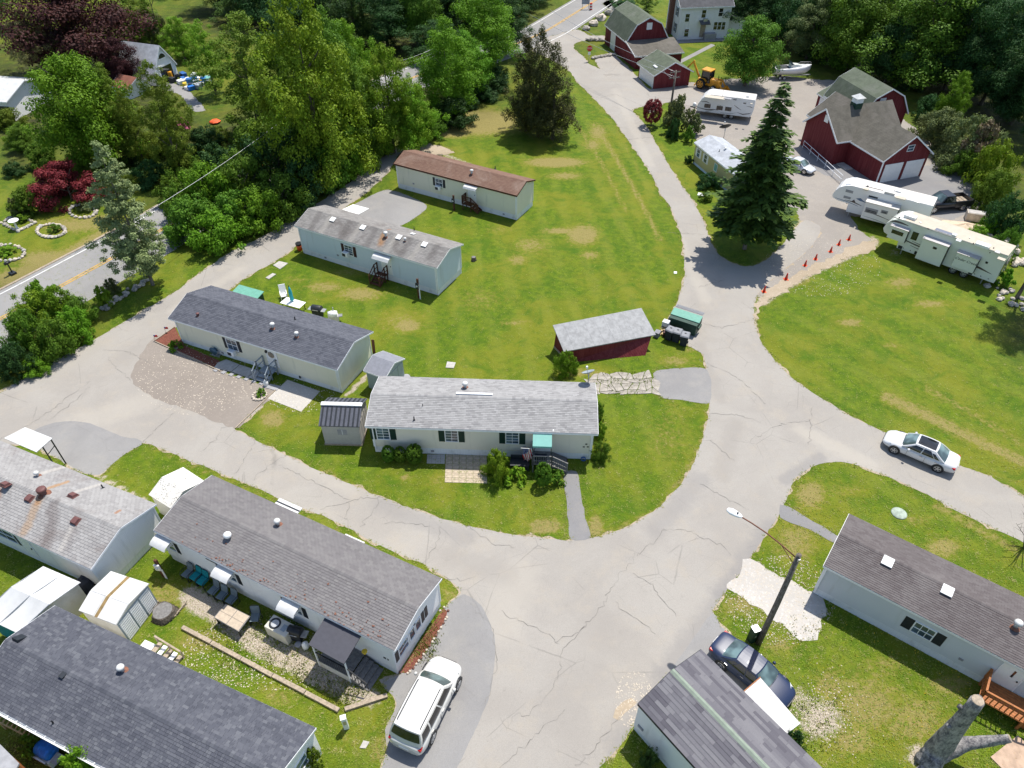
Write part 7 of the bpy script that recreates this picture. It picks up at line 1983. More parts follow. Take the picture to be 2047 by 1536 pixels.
p = LONG.w(xL,0); o = thing('covered_porch','dark-roofed covered porch with grey steps at the long white home','porch',(p.x,p.y,0),LONG.ang)
cn = [LONG.inv @ G(*q,z) for q,z in (((617,1290),2.35),((651,1234),2.62),((723,1271),2.62),((688,1329),2.35))]
cn = [c - Vector((xL,0,0)) for c in cn]
MB().mesh([tuple(c) for c in cn] + [tuple(c + Vector((0,0,.07))) for c in cn],[(0,1,2,3),(7,6,5,4),(0,4,5,1),(1,5,6,2),(2,6,7,3),(3,7,4,0)]).build('canopy',plain('dark_canopy',(.055,.055,.068),.6,.08),o)
x0_,x1_ = cn[0].x + .15,cn[3].x - .1; yf = cn[0].y + .1
for X in (x0_,x1_): MB().bar((X,yf,0),(X,yf,2.33),.07).build('post',M['trim'],o)
for i in range(9): MB().box(x0_,x1_,yf + i * abs(yf) / 9,yf + (i + .93) * abs(yf) / 9,.62,.66).build('board',M['wood_grey'],o)
MB().box(x0_,x1_,yf - .02,yf,.05,.6).build('skirt_board',M['dirty_white'],o)
MB().bar((x0_,yf,1.55),(x1_,yf,1.55),.06).build('handrail',M['black'],o)
for i in range(15): X = x0_ + (x1_ - x0_) * i / 14; MB().bar((X,yf,.66),(X,yf,1.55),.025).build('baluster',M['black'],o)
for i in range(4): MB().box(x1_ + i * .3,x1_ + (i + 1) * .3 - .01,yf,-.1,0,.62 - (i + 1) * .14).build('tread',M['wood_grey'],o)
MB().bar((x1_,yf,1.55),(x1_ + 1.2,yf,.95),.06).build('handrail',M['black'],o)
for i in range(7): X = x1_ + 1.2 * i / 6; MB().bar((X,yf,.5 - .4 * i / 6),(X,yf,1.55 - .6 * i / 6),.025).build('baluster',M['black'],o)
o2 = thing('flower_pot','yellow pot hanging by the covered porch steps','pot',LONG.w(xL + x1_ + .3,-.28,1.5)); MB().lathe([(.1,-.1),(.16,.1),(.12,.12)],n=12).build('pot',M['gold'],o2,True)
xd,_ = RIGHT.front(2000,1400)
po_ = RIGHT.w(RIGHT.front(2008,1360)[0] - .75,0)
o = thing('porch_steps','orange cedar porch with boxed rails at the grey-blue home','steps',(po_.x,po_.y,0),RIGHT.ang)
W_,D_ = 2.1,1.5; zt = .72
for i in range(9): MB().box(0,W_,-.05 - (i + 1) * D_ / 9 + .012,-.05 - i * D_ / 9,zt - .04,zt).build('board',M['wood_orange'],o)
def rr_(a,c,nb):
 a,c = Vector(a),Vector(c)
 for h in (.95,.12): MB().bar(a + Vector((0,0,h)),c + Vector((0,0,h)),.10,.06).build('handrail',M['wood_orange'],o)
 for k in range(nb + 1): q = a.lerp(c,k / nb); MB().bar(q + Vector((0,0,.1)),q + Vector((0,0,.95)),.11 if k in (0,nb) else .05).build('baluster',M['wood_orange'],o)
rr_((0,-.1,zt),(0,-.05 - D_,zt),6); rr_((0,-.05 - D_,zt),(W_,-.05 - D_,zt),9)
for X,Y in ((.05,-D_),(W_ - .05,-D_),(.05,-.1)): MB().bar((X,Y,0),(X,Y,zt),.12).build('post',M['wood_orange'],o)
for i in range(3): MB().box(W_ + i * .3,W_ + (i + 1) * .3 - .01,-1.3,-.15,0,zt - (i + 1) * .18).build('tread',M['wood_orange'],o)
rr_((W_,-.05 - D_,zt),(W_ + .95,-.05 - D_,.15),4)
# white stairs behind the slate home
sx = zz((0,1140),.2578)
o = T('porch_steps','weathered white wooden steps on the far side of the slate-roofed home','steps',*sx(1290,700),BL.ang)
for i in range(5): MB().box(-.7 + i * .3,-.7 + (i + .9) * .3,-.9,.5,.15 * (4 - i) + .05,.15 * (4 - i) + .12).build('tread',M['trim' if i % 2 else 'wood_old'],o)
for Y in (-.9,.5):
 MB().bar((-.75,Y,1.3),(.8,Y,.7),.09).build('handrail',M['wood_old'],o)
 for X in (-.75,.0,.8): MB().bar((X,Y,0),(X,Y,1.3 - (X + .75) * .4),.08).build('post',M['wood_old'],o)
MB().box(-1.5,-.75,-.7,.3,.55,.7).build('landing',M['trim'],o)

# flag at the beige home
xf,_ = CEN.front(1066,900)
fl = G(1066,898,1.75); fp = thing('flag','striped national flag with a starry blue canton hanging by the grey deck','flag',fl,CEN.ang)
tip = G(1041,896,1.95) - fl
tip = Vector((tip.x * cos(-CEN.ang) - tip.y * sin(-CEN.ang),tip.x * sin(-CEN.ang) + tip.y * cos(-CEN.ang),tip.z))
MB().tube([(.05,.1,-.1),tip],.02,6).build('pole',M['white'],fp)
nu,nv = 13,18
gv = []
for j in range(nv + 1):
 for i in range(nu + 1):
  u,v_ = i / nu,j / nv
  top = tip * (.16 + .76 * (1 - u)) if False else tip.lerp(Vector((.05,.1,-.1)),.12 + .80 * u)
  k = (1 - .25 * v_)
  cx = tip.lerp(Vector((0,0,0)),.5)
  gv.append((top.x * k + cx.x * (1 - k) * .7 + .03 * sin(v_ * 9 + i),top.y - .12 * sin(u * 9 + v_ * 3) * v_ - .05 * v_,top.z - 1.25 * v_ * (1 - .12 * u)))
fl_m = MB()
for j in range(nv):
 for i in range(nu):
  m_i = (2 if (i < 7 and j < 8) else i % 2)
  fl_m.poly([gv[j * (nu + 1) + i],gv[(j + 1) * (nu + 1) + i],gv[(j + 1) * (nu + 1) + i + 1],gv[j * (nu + 1) + i + 1]],m_i)
  if m_i == 2 and (i + j) % 2 == 0:
   c = sum((Vector(gv[a]) for a in (j * (nu + 1) + i,(j + 1) * (nu + 1) + i,(j + 1) * (nu + 1) + i + 1,j * (nu + 1) + i + 1)),Vector()) / 4 + Vector((0,-.012,0))
   fl_m.poly([c + Vector((.022 * cos(pi / 2 + k * 2 * pi / 10) * (1 if k % 2 == 0 else .45),0,.03 * sin(pi / 2 + k * 2 * pi / 10) * (1 if k % 2 == 0 else .45))) for k in range(10)],1)
fl_m.build('cloth',[M['red'],M['white'],plain('flag_blue',(.02,.035,.16),.7,.1)],fp)
x,_ = CEN.front(1040,912)
p = CEN.w(CEN.front(1022,912)[0],-.95); o = thing('storage_bench','black bench box against the beige home, left of the flag','bench',(p.x,p.y,0),CEN.ang)
MB().box(0,1.3,-.35,.3,.0,.5).build('box',M['black_fabric'],o,bevel=.03); MB().box(-.03,1.33,-.38,.33,.5,.56).build('lid',M['charcoal'],o,bevel=.02); MB().box(0,1.3,.26,.33,.56,.95).build('backrest',M['black_fabric'],o,bevel=.02)
p = CEN.w(CEN.L - .55,-.06,.2); o = thing('hose','coiled blue garden hose at the skirting of the beige home','hose',p,CEN.ang)
MB().tube([(.17 * cos(t * .6),-.02 - .004 * t,.17 * sin(t * .6)) for t in range(32)],.018,6).build('coil',M['skid'],o,True)
o = T('door_mat','brown mat at the foot of the grey deck steps','mat',1127,926,CEN.ang); MB().box(-.28,.28,-.45,.4,.024,.04).build('mat',M['wood_brown'],o)

# hose reel, wreath side things at the cream home
o = T('hose_reel','blue-grey hose reel cart against the cream home','hose reel',*s2(760,760),TAN.ang)
MB().lathe([(.38,-.22),(.38,-.18),(.2,-.18),(.2,.18),(.38,.18),(.38,.22)],axis='y',n=18).build('drum',plain('slate_blue',(.06,.12,.17),.5),o,True,(-.05,.15,.5)); MB().bar((.05,-.1,.1),(.6,.0,.6),.05).bar((.05,.4,.1),(.6,.3,.6),.05).bar((-.4,.15,.0),(.4,.15,.08),.5,.08).build('frame',M['steel'],o)
o = T('jug','white jug on the walk beside the grey steps','jug',*s2(1450,1165)); MB().lathe([(.16,0),(.19,.1),(.19,.38),(.06,.5),(.06,.55)],n=14).build('jug',M['white'],o,True)
o = T('planter','small stone ring with a bright green plant on the gravel pad','planter',*s2(1358,1310))
for k in range(14): a = 2 * pi * k / 14; rock('stone',None,0,0,.13,'stone_pale',None,k + 300,o,loc=(.52 * cos(a),.52 * sin(a),.04))

# window air conditioners hang in the windows
def ac(label,b,px,py):
 x,z = b.front(px,py); p = b.w(x,-.05,z); o = thing('air_conditioner',label,'air conditioner',p,b.ang)
 MB().box(-.32,.32,-.38,.0,-.22,.22).build('case',M['white'],o,bevel=.02); MB().box(-.27,.1,-.395,-.38,-.17,.14).build('grille',M['charcoal'],o); MB().box(-.3,.3,-.34,-.05,.22,.235).build('top',M['trim'],o)
ac('white air conditioner in the window of the pale blue home',BLUE,694,506); ac('white air conditioner in the window of the brown-roofed home',BROWN,878,374); ac('white air conditioner in the window of the cream home',TAN,467,702)

# power posts
def meter(label,px,py,h,mat='wood_brown',box_='steel',rz=0.0,conduit=False):
 o = T('meter_post',label,'meter post',px,py,rz)
 MB().box(-.09,.09,-.07,.07,0,h).build('post',M[mat],o)
 MB().box(-.17,.17,-.17,-.07,h * .5,h * .8).build('meter_box',M[box_],o,bevel=.01); MB().lathe([(.08,-.24),(.1,-.17)],axis='y',n=12).build('meter',M['lamp_lens'],o,loc=(0,0,h * .66))
 if conduit:
  MB().tube([(.16,-.1,0),(.16,-.1,h * .75)],.03,6).tube([(.25,-.12,0),(.22,-.1,h * .55)],.025,6).build('conduit',M['trim'],o)
meter('dark meter post with white conduits before the pale blue home',838,596,2.1,'wood_brown','charcoal',BLUE.ang,True); meter('dark meter post before the brown-roofed home',908,421,1.8,'wood_brown','charcoal',BROWN.ang)
meter('brown meter post with white box beside the long white home',329,1153,1.75,'wood_brown','white',LONG.ang + .3,True)
o = T('meter_post','short white utility post in the grass near the SUV','meter post',693,1455,.3); MB().box(-.13,.13,-.11,.11,0,1.2).build('post',M['trim'],o,bevel=.02); MB().box(-.15,.15,-.13,.13,1.2,1.26).build('cap',M['white'],o); MB().box(-.08,.08,-.125,-.11,.6,1.0).build('panel',M['steel'],o)

# stumps
def stump(label,px,py,r_,h):
 o = T('tree_stump',label,'stump',px,py); pr = [(r_ * 1.25,0),(r_ * 1.05,h * .3),(r_,h * .9),(r_ * .96,h)]
 mb = MB().lathe(pr,n=18); mb.v = [(x * (1 + .12 * sin(3 * atan2(y,x) + 1) + .07 * sin(7 * atan2(y,x))),y * (1 + .1 * sin(4 * atan2(y,x))),z) for x,y,z in mb.v]
 mb.build('wood',M['bark'],o,True); MB().lathe([(r_ * .88,h + .002),(r_ * .5,h + .012),(.02,h + .012)],n=18).build('cut_face',M['wood_grey'],o)
 return o
st_ = stump('broad weathered stump beside the louvred white shed',329,1228,.62,.4)
for k in range(8): MB().bar((.4 + .08 * k,-.3 + .1 * k,.03),(.75 + .05 * k,-.1 + .12 * k,.06 + .02 * k),.06).build('bark_piece',M['wood_old'],st_)
stump('small stump in the lawn right of the pale blue home',947,521,.22,.4)

# landscape timbers
def timber(label,a,b_,w_=.22):
 p,q = G(*a),G(*b_); o = thing('timber',label,'timber',p); n_ = int((q - p).length / 2.4) + 1
 for k in range(n_):
  s0,s1 = (q - p) * (k / n_),(q - p) * ((k + 1) / n_ - .004)
  MB().bar(s0 + Vector((0,0,.09)),s1 + Vector((0,random.uniform(-.04,.04),.09)),w_,.18).build('beam',M['wood_old'],o)
timber('long landscape timber edging the gravel yard of the long white home',(366,1256),(679,1423)); timber('short landscape timber running from the long one towards the SUV',(690,1420),(775,1392))
timber('raw board lying along the louvred white shed',(266,1262),(318,1205),.12)

# garden furniture behind the cream home
o = T('garden_table','white garden table on the lawn behind the cream home','table',589,619,TAN.ang)
MB().box(-1.05,1.05,-.5,.5,.72,.77).build('table_top',M['white'],o,bevel=.02)
for X in (-.9,.9):
 for Y in (-.4,.4): MB().bar((X,Y,0),(X * .95,Y,.72),.05).build('leg',M['black'],o)
o = T('parasol','closed turquoise parasol standing at the white garden table','parasol',588,616); MB().tube([(0,0,0),(0,0,2.35)],.025,6).build('pole',M['steel'],o); MB().lathe([(.06,.85),(.2,.95),(.15,1.3),(.17,1.7),(.1,2.1),(.03,2.35)],n=10).build('canopy',M['teak'],o,True); MB().lathe([(.05,2.33),(.02,2.45)],n=8).build('finial',M['black'],o)
o = T('garden_chair','reclining white garden chair left of the turquoise parasol','chair',569,597,radians(20))
MB().box(-.3,.3,-.3,.3,.36,.42).build('seat',M['white'],o); MB().mesh([(-.3,.28,.38),(.3,.28,.38),(.3,.62,1.15),(-.3,.62,1.15),(-.3,.33,.38),(.3,.33,.38),(.3,.67,1.15),(-.3,.67,1.15)],[(0,1,2,3),(7,6,5,4),(0,4,5,1),(1,5,6,2),(2,6,7,3),(3,7,4,0)]).build('backrest',M['white'],o)
for X in (-.28,.28): MB().bar((X,-.28,0),(X,-.28,.6),.05).bar((X,-.28,.6),(X,.4,.62),.06,.04).bar((X,.28,0),(X,.28,.4),.05).build('armrest',M['white'],o)
def grill(label,px,py,rz,cover='charcoal',sc=1.0):
 o = T('grill',label,'grill',px,py,rz); o.scale = (sc,) * 3
 MB().box(-.4,.4,-.28,.28,.15,.75).build('cabinet',M['charcoal'],o); MB().lathe([(.3,-.45),(.33,-.4),(.33,.4),(.3,.45)],axis='x',n=16).build('hood',M[cover],o,True,(0,0,.92))
 for X in (-1,1): MB().box(X * .45 - .02,X * .8 + .02,-.25,.25,.82,.86).build('side_shelf',M['steel'],o) if X > 0 else MB().box(-.8,-.45,-.25,.25,.82,.86).build('side_shelf',M['steel'],o)
 for X in (-.35,.35):
  for Y in (-.22,.22): MB().bar((X,Y,0),(X,Y,.2),.05).build('leg',M['black'],o)
 MB().bar((-.3,-.36,.95),(.3,-.36,.95),.03).build('handle',M['steel'],o)
 return o
grill('black grill on the lawn behind the cream home',637,634,radians(-15));
o = T('grill','white covered grill on the lawn right of the black grill','grill',668,643,.2); MB().box(-.45,.45,-.3,.3,.1,.7).build('cabinet',M['rv_roof_white'],o,bevel=.06); MB().lathe([(.25,-.4),(.32,0),(.25,.4)],axis='x',n=12).build('hood',M['white'],o,True,(0,0,.82)); MB().lathe([(.05,0),(.05,.5)],n=8).build('handle',M['steel'],o,loc=(.1,.1,.95)); MB().box(.45,.8,-.2,.2,.55,.6).build('side_shelf',M['grey_plastic'],o)
o = T('storage_box','long green-roofed box behind the cream home','storage box',499,605,TAN.ang); MB().box(-1.3,1.3,-.6,.6,0,.9).build('body',M['green_dark'],o); MB().mesh([(-1.4,-.7,.9),(1.4,-.7,.9),(1.4,.7,1.1),(-1.4,.7,1.1),(-1.4,-.7,.96),(1.4,-.7,.96),(1.4,.7,1.16),(-1.4,.7,1.16)],[(4,5,6,7),(0,1,5,4),(1,2,6,5),(2,3,7,6),(3,0,4,7)]).build('lid',M['green_top'],o)
o = T('bucket','orange bucket at the corner of the pale blue home','bucket',600,500); MB().lathe([(.25,0),(.33,.65),(.3,.66)],n=14).build('bucket',M['orange'],o,True); MB().lathe([(.34,.62),(.34,.8)],n=14).build('lid',M['black'],o)
for q,lb in (((812,757),'car tyre lying beside the blue-grey shed'),((824,762),'second tyre lying right of the first by the blue-grey shed')):
 o = T('loose_tyre',lb,'tyre',*q); MB().lathe([(.2,0),(.33,0),(.36,.08),(.33,.2),(.2,.2)],n=20).build('rubber',M['rubber' if q[0] > 815 else 'conc_grey'],o,True)
o = T('plank','brown plank leaning by the blue-grey shed','plank',748,706,.6); MB().bar((0,0,0),(.1,.1,1.3),.25,.05).build('board',M['wood_brown'],o)

# patio row of the long white home
def chair(label,px,py,rz,cushion=None,group='patio chairs along the long white home'):
 o = T('patio_chair',label,'chair',px,py,rz,group)
 MB().box(-.27,.27,-.28,.26,.40,.44).build('seat',M[cushion or 'mesh_seat'],o,bevel=.02)
 MB().mesh([(-.25,.24,.44),(.25,.24,.44),(.25,.38,.98),(-.25,.38,.98),(-.25,.27,.44),(.25,.27,.44),(.25,.41,.98),(-.25,.41,.98)],[(0,1,2,3),(7,6,5,4),(0,4,5,1),(1,5,6,2),(2,6,7,3),(3,7,4,0)]).build('backrest',M[cushion or 'mesh_seat'],o)
 MB().tube([(-.27,.26,.42),(-.27,.38,.9),(-.15,.42,1.04),(.15,.42,1.04),(.27,.38,.9),(.27,.26,.42)],.018,6).build('back_frame',M['black'],o)
 for X in (-.29,.29):
  MB().tube([(X,.30,.62),(X,-.2,.64),(X,-.3,.55),(X,-.3,0),(X,.3,0)],.018,6).build('armrest',M['black'],o)
 for X in (-.26,.26):
  for Y in (-.26,.26): MB().bar((X,Y,0),(X,Y,.4),.03).build('leg',M['black'],o)
 if cushion: MB().box(-.26,.26,-.3,.24,.44,.53).build('cushion',M[cushion],o,bevel=.03)
 return o
s6 = zz((300,1060),.13678)
an_ = LONG.ang
for q,c_,lb in (((575,690),None,'grey mesh patio chair farthest left, before the teal one'),((700,735),'teal','patio chair with teal cushions, left one of the pair'),((800,800),'teal','patio chair with teal cushions, right one of the pair'),((955,935),None,'grey mesh patio chair just right of the teal pair'),((1080,1010),None,'grey mesh patio chair in the middle of the three together'),((1215,1070),None,'grey mesh patio chair at the corner of the tile table'),((1560,1330),None,'grey mesh chair alone between the tile table and the heat pump')):
 chair(lb,*s6(*q),an_ + random.uniform(-.1,.1) + (.5 if q[0] == 1560 else 0),c_)
q4 = [G(*s6(*q),.72) for q in ((930,1275),(1100,1075),(1465,1260),(1295,1485))]
c = sum(q4,Vector()) / 4; o = thing('patio_table','tile-topped patio table in four panels by the long white home','table',(c.x,c.y,0))
l4 = [p - Vector((c.x,c.y,0)) for p in q4]
MB().mesh([tuple(p - Vector((0,0,.05))) for p in l4] + [tuple(p) for p in l4],[(0,1,2,3),(7,6,5,4),(0,4,5,1),(1,5,6,2),(2,6,7,3),(3,7,4,0)]).build('table_top',M['wood_grey'],o)
bi = lambda u,v_: (l4[0].lerp(l4[1],v_)).lerp(l4[3].lerp(l4[2],v_),u)
for a in range(2):
 for b_ in range(2):
  qq = [bi(.03 + .48 * a,.03 + .48 * b_),bi(.49 + .48 * a,.03 + .48 * b_),bi(.49 + .48 * a,.49 + .48 * b_),bi(.03 + .48 * a,.49 + .48 * b_)]
  MB().mesh([tuple(p + Vector((0,0,.003))) for p in qq] + [tuple(p + Vector((0,0,.014))) for p in qq],[(4,5,6,7),(0,1,5,4),(1,2,6,5),(2,3,7,6),(3,0,4,7)]).build('tile',M['tan_tile'],o)
for p in l4: MB().bar((p.x * .88,p.y * .88,0),(p.x * .88,p.y * .88,.67),.06).build('leg',M['black'],o)
s5 = zz((500,1140),.2578)
o = T('heat_pump','beige heat pump unit with a round fan on top beside the covered porch','air conditioner',*s5(255,500),an_); MB().box(-.75,.75,-.42,.42,.05,1.0).build('case',plain('beige_enamel',(.56,.53,.45),.45,.05),o,bevel=.03)
MB().lathe([(.34,1.0),(.34,1.03),(.24,1.03),(.24,1.004)],n=24).build('fan_ring',M['charcoal'],o,True,(-.3,0,0)); MB().lathe([(.23,1.002),(.23,1.01)],n=20).build('fan_guard',M['steel'],o,loc=(-.3,0,0)); MB().box(.2,.5,-.2,.2,1.0,1.012).build('label_plate',M['paint_grey'],o)
grill('black grill beside the heat pump of the long white home',*s5(372,530),an_ + .2,'black',.9)
o = T('propane_tank','white propane bottle at the covered porch','gas bottle',*s5(435,600)); MB().lathe([(.15,0),(.19,.08),(.19,.4),(.08,.5),(.08,.56)],n=14).build('bottle',M['white'],o,True)
o = T('flower_pot','round grey pot beside the white propane bottle','pot',*s5(378,590)); MB().lathe([(.13,0),(.19,.25),(.15,.26)],n=14).build('pot',M['conc_grey'],o,True)

# bottom left: trellis rack, covered grill
sb_ = zz((0,1380),.10256)
a,b_,= G(*sb_(-40,610),.9),G(*sb_(860,1080),.9)
o = thing('wooden_rack','long raw-wood ladder-like rack under the gutter at bottom left','rack',(a.x,a.y,0)); d_ = (b_ - a); d_.z = 0; nn_ = Vector((-d_.y,d_.x,0)).normalized()
for off,z in ((0,.9),(.42,1.0)): MB().bar(nn_ * off + Vector((0,0,z)),d_ + nn_ * off + Vector((0,0,z)),.06,.08).build('rail',M['wood_raw'],o)
for k in range(12): MB().bar(d_ * (k / 11) + Vector((0,0,.9)),d_ * (k / 11) + nn_ * .42 + Vector((0,0,1.0)),.05,.06).build('rung',M['wood_raw'],o)
for k in (0,11):
 for off in (0,.42): MB().bar(d_ * (k / 11) + nn_ * off,d_ * (k / 11) + nn_ * off + Vector((0,0,.9)),.07).build('leg',M['wood_raw'],o)
o = T('grill','grill under a blue patterned cover at the bottom left','grill',*sb_(1010,1330),BL.ang)
MB().lathe([(.3,-.5),(.38,-.4),(.4,0),(.38,.4),(.3,.5)],axis='x',n=14).build('cover',M['blue_cover'],o,True,(0,.1,.85)); MB().box(-.55,.55,-.35,.25,.1,.72).build('cabinet',M['rv_roof_white'],o,bevel=.03); MB().box(-.5,.5,-.42,-.35,.6,.85).build('control_panel',M['steel'],o)
for k in range(3): MB().lathe([(.07,-.45),(.09,-.42)],axis='y',n=10).build('knob',M['black'],o,loc=(-.3 + .3 * k,0,.72))
MB().box(.6,1.0,-.25,.25,.75,.8).build('side_shelf',M['conc_grey'],o)
o = T('bucket','round grey-white tub at the bottom edge under the gutter','tub',*sb_(1810,1560)); MB().lathe([(.32,0),(.4,.5),(.36,.52),(.34,.4),(.02,.4)],n=18).build('tub',M['conc_grey'],o,True)
o = T('black_tarp_heap','dark blue tarp heap between the canvas shelter and the louvred shed','tarp',176,1178,.4)
rk = rock('tarp',None,0,0,.75,'black_fabric',None,5,o,loc=(0,0,.2),squash=.8)

# railing by the barn, bench, drum, mailbox, garden beds, bird bath
o = T('pipe_railing','white pipe railing in front of the big red barn','railing',1604,296)
e = G(1680,366) - o.location
for k in range(6): MB().tube([e * (k / 5),e * (k / 5) + Vector((0,0,.95))],.035,6).build('post',M['trim'],o)
for z in (.45,.93): MB().tube([Vector((0,0,z)),e + Vector((0,0,z))],.03,6).build('rail',M['trim'],o)
o = T('doorstep','pale concrete doorstep in the notch of the big red barn','step',1688,334,BARN.ang); MB().box(-.9,.9,-.5,.5,0,.14).build('slab',M['concrete'],o)
o = T('bench','yellow wooden bench under the trees at top right','bench',1606,109,radians(-15));
for k in range(3): MB().box(-1.0,1.0,-.3 + k * .2,-.13 + k * .2,.42,.46).build('slat',M['gold'],o)
for k in range(2): MB().box(-1.0,1.0,.32,.36,.6 + k * .2,.75 + k * .2).build('back_slat',M['gold'],o)
for X in (-.8,.8): MB().bar((X,-.2,0),(X,-.2,.42),.07).bar((X,.32,0),(X,.34,.95),.07).build('leg',M['gold'],o)
o = T('traffic_drum','orange and white traffic drum on the main road at the top','traffic drum',1181,20);
for k in range(5): MB().lathe([(.3 - .015 * k,k * .24),(.29 - .015 * k,k * .24 + .235)],n=14).build('band',M['red' if k % 2 == 0 else 'white'],o)
o = T('road_sign','white road sign on two posts at the top of the main road','road sign',1170,19); MB().box(-.75,.75,-.03,.03,.9,1.9).build('panel',M['paint_grey'],o)
for X in (-.6,.6): MB().bar((X,0,0),(X,0,.9),.07).build('post',M['wood_raw'],o)
o = T('mailbox','black mailbox on a post at the far roadside, left edge','mailbox',26,548,dirpx((79,596),(264,494))); MB().bar((0,0,0),(0,0,1.1),.1).build('post',M['black'],o); MB().lathe([(.13,-.28),(.13,.28)],axis='x',n=12).build('box',M['black'],o,True,(0,0,1.22)); MB().box(-.25,.25,-.3,.3,0,.2).build('base',M['charcoal'],o)
o = T('bird_bath','white bird bath in the square flower bed','bird bath',35,458); MB().lathe([(.25,0),(.12,.15),(.1,.75),(.2,.85),(.5,.95),(.52,1.02),(.44,1.0),(.1,.92)],n=22).build('bath',M['white'],o,True)
def bed(label,cx,cy,rx,ry,n_,seed,square=False):
 o = T('flower_bed',label,'flower bed',cx,cy); rd = random.Random(seed)
 P0 = G(cx,cy)
 for k in range(n_):
  a = 2 * pi * k / n_
  ux,uy = (cos(a),sin(a)) if not square else [(lambda t: (1 - 2 * t,1) if k < n_ / 4 else None)(0) or (cos(a),sin(a))][0]
  if square:
   m = max(abs(cos(a)),abs(sin(a))); ux,uy = cos(a) / m * .8,sin(a) / m * .8; ux,uy = (ux - uy) * .7,(ux + uy) * .7
  p = G(cx + rx * ux,cy + ry * uy) - P0
  rock('stone',None,0,0,rd.uniform(.17,.27),rd.choice(('stone_pale','stone','concrete')),None,seed + k,o,loc=(p.x,p.y,.03))
 return o
bed('oval stone-ringed flower bed in the left garden',103,463,28,13,26,400); bed('stone-ringed bed at the left edge of the garden',12,507,38,16,24,440); bed('square stone-edged bed around the bird bath',37,447,30,15,24,480,True); bed('half-ring stone bed before the red maple',166,424,27,13,18,520)

# clutter at the white gambrel garage
o = T('clutter','heap of boxes, tubs and tarps outside the white gambrel garage','clutter',395,168)
cm = ['blue_cover','white','skid','seafoam','charcoal','white','gold','paint_grey','steel']
for k in range(34):
 sx_,sy_,sz_ = random.uniform(.25,.7),random.uniform(.25,.6),random.uniform(.25,.8); x,y = random.gauss(0,1.6),random.gauss(.3,1.7)
 MB().box(-sx_,sx_,-sy_,sy_,0,sz_).build('tub' if k % 2 else 'crate',M[cm[k % 9]],o,bevel=.05,loc=(x,y,0)).rotation_euler = (0,0,random.random() * 3)
o = T('yellow_machine','yellow machine inside the open white garage','machine',330,161); o.location.x += .8; MB().box(-.5,.5,-.3,.3,.2,1.3).build('body',M['yellow'],o,bevel=.08); MB().lathe([(.3,-.35),(.3,.35)],axis='y',n=14).build('wheel',M['rubber'],o,loc=(0,0,.3))
o = T('motorcycle','dark motorcycle-like machine at the garage door edge','machine',358,160,1.2)
for X in (-.6,.6): MB().lathe([(.2,-.06),(.33,-.06),(.33,.06),(.2,.06)],axis='y',n=16).build('wheel',M['rubber'],o,loc=(X,0,.33))
MB().box(-.5,.5,-.14,.14,.4,.8).build('body',M['charcoal'],o,bevel=.08); MB().bar((.5,-.3,1.0),(.5,.3,1.0),.04).build('handlebar',M['steel'],o); MB().box(-.55,.1,-.13,.13,.8,.9).build('seat',M['black'],o,bevel=.03)
o = T('orange_tarp','orange tarp bundle in the grass under the olive trees','tarp',430,246); rock('bundle',None,0,0,.85,'orange',None,9,o,loc=(0,0,.05),squash=.3)

# dead trunk at the bottom right
o = T('dead_tree','big sawn-off dead tree with two bare grey limbs at the bottom right','dead tree',1862,1510)
b0 = o.location.copy()
hA = zfor((1862,1510),1402)
tA = Vector((.0,.0,hA))
def lumpy(pts,rad,n=16,seed=0):
 r_ = np.random.default_rng(seed); mb = MB()
 P_,R_ = [],[]
 for i in range(len(pts) - 1):
  for k in range(5): P_.append(Vector(pts[i]).lerp(Vector(pts[i + 1]),k / 5)); R_.append(rad[i] + (rad[i + 1] - rad[i]) * k / 5)
 P_.append(Vector(pts[-1])); R_.append(rad[-1]); mb.tube(P_,R_,n)
 c = [Vector(v) for v in mb.v]; ring = len(P_)
 for i in range(ring):
  for k in range(n):
   q = c[i * n + k] - P_[i]; mb.v[i * n + k] = tuple(P_[i] + q * (1 + .10 * sin(3 * k * 2 * pi / n + i * .35) + r_.normal() * .05))
 return mb
topA = G(1955,1400,hA) - b0
lumpy([(-.35,-.45,0),(-.1,-.1,.8),topA * .5 + Vector((0,0,.05)),topA],[.62,.52,.40,.27],18,3).build('trunk',M['bark_pale'],o,True)
MB().lathe([(.265,0),(.25,.015),(.02,.02)],n=20).build('cut_face',M['wood_old'],o,loc=topA + Vector((0,0,.0)))
topB = G(2018,1476,2.6) - b0
lumpy([(.0,-.2,.3),topB * .45 + Vector((.0,.05,.35)),topB * .75 + Vector((0,.02,.15)),topB],[.42,.31,.24,.19],16,4).build('limb',M['bark_pale'],o,True)
dB = (topB - topB * .75).normalized(); mb = MB().tube([topB,topB + dB * .03],[.185,.18],16); mb.build('cut_face',M['wood_old'],o)
for k,(t,v_) in enumerate(((.55,(-.35,-.05,.15)),(.8,(-.3,.1,.2)))):
 q = topA * t; lumpy([q,q + Vector(v_),q + Vector(v_) * 1.5],[.15,.13,.12],10,7 + k).build('stub',M['bark_pale'],o,True)
lumpy([(-.3,-.4,.25),(-.9,-.7,.1),(-1.3,-.8,.02)],[.3,.16,.06],10,12).build('root',M['bark_pale'],o,True)
o = T('plywood_sheet','pinkish board lying below the dead tree, bottom right corner','board',2030,1520,.5); MB().box(-1.0,1.2,-.7,.7,.02,.06).build('board',plain('pinkish_board',(.42,.30,.215),.85,.2,2),o)

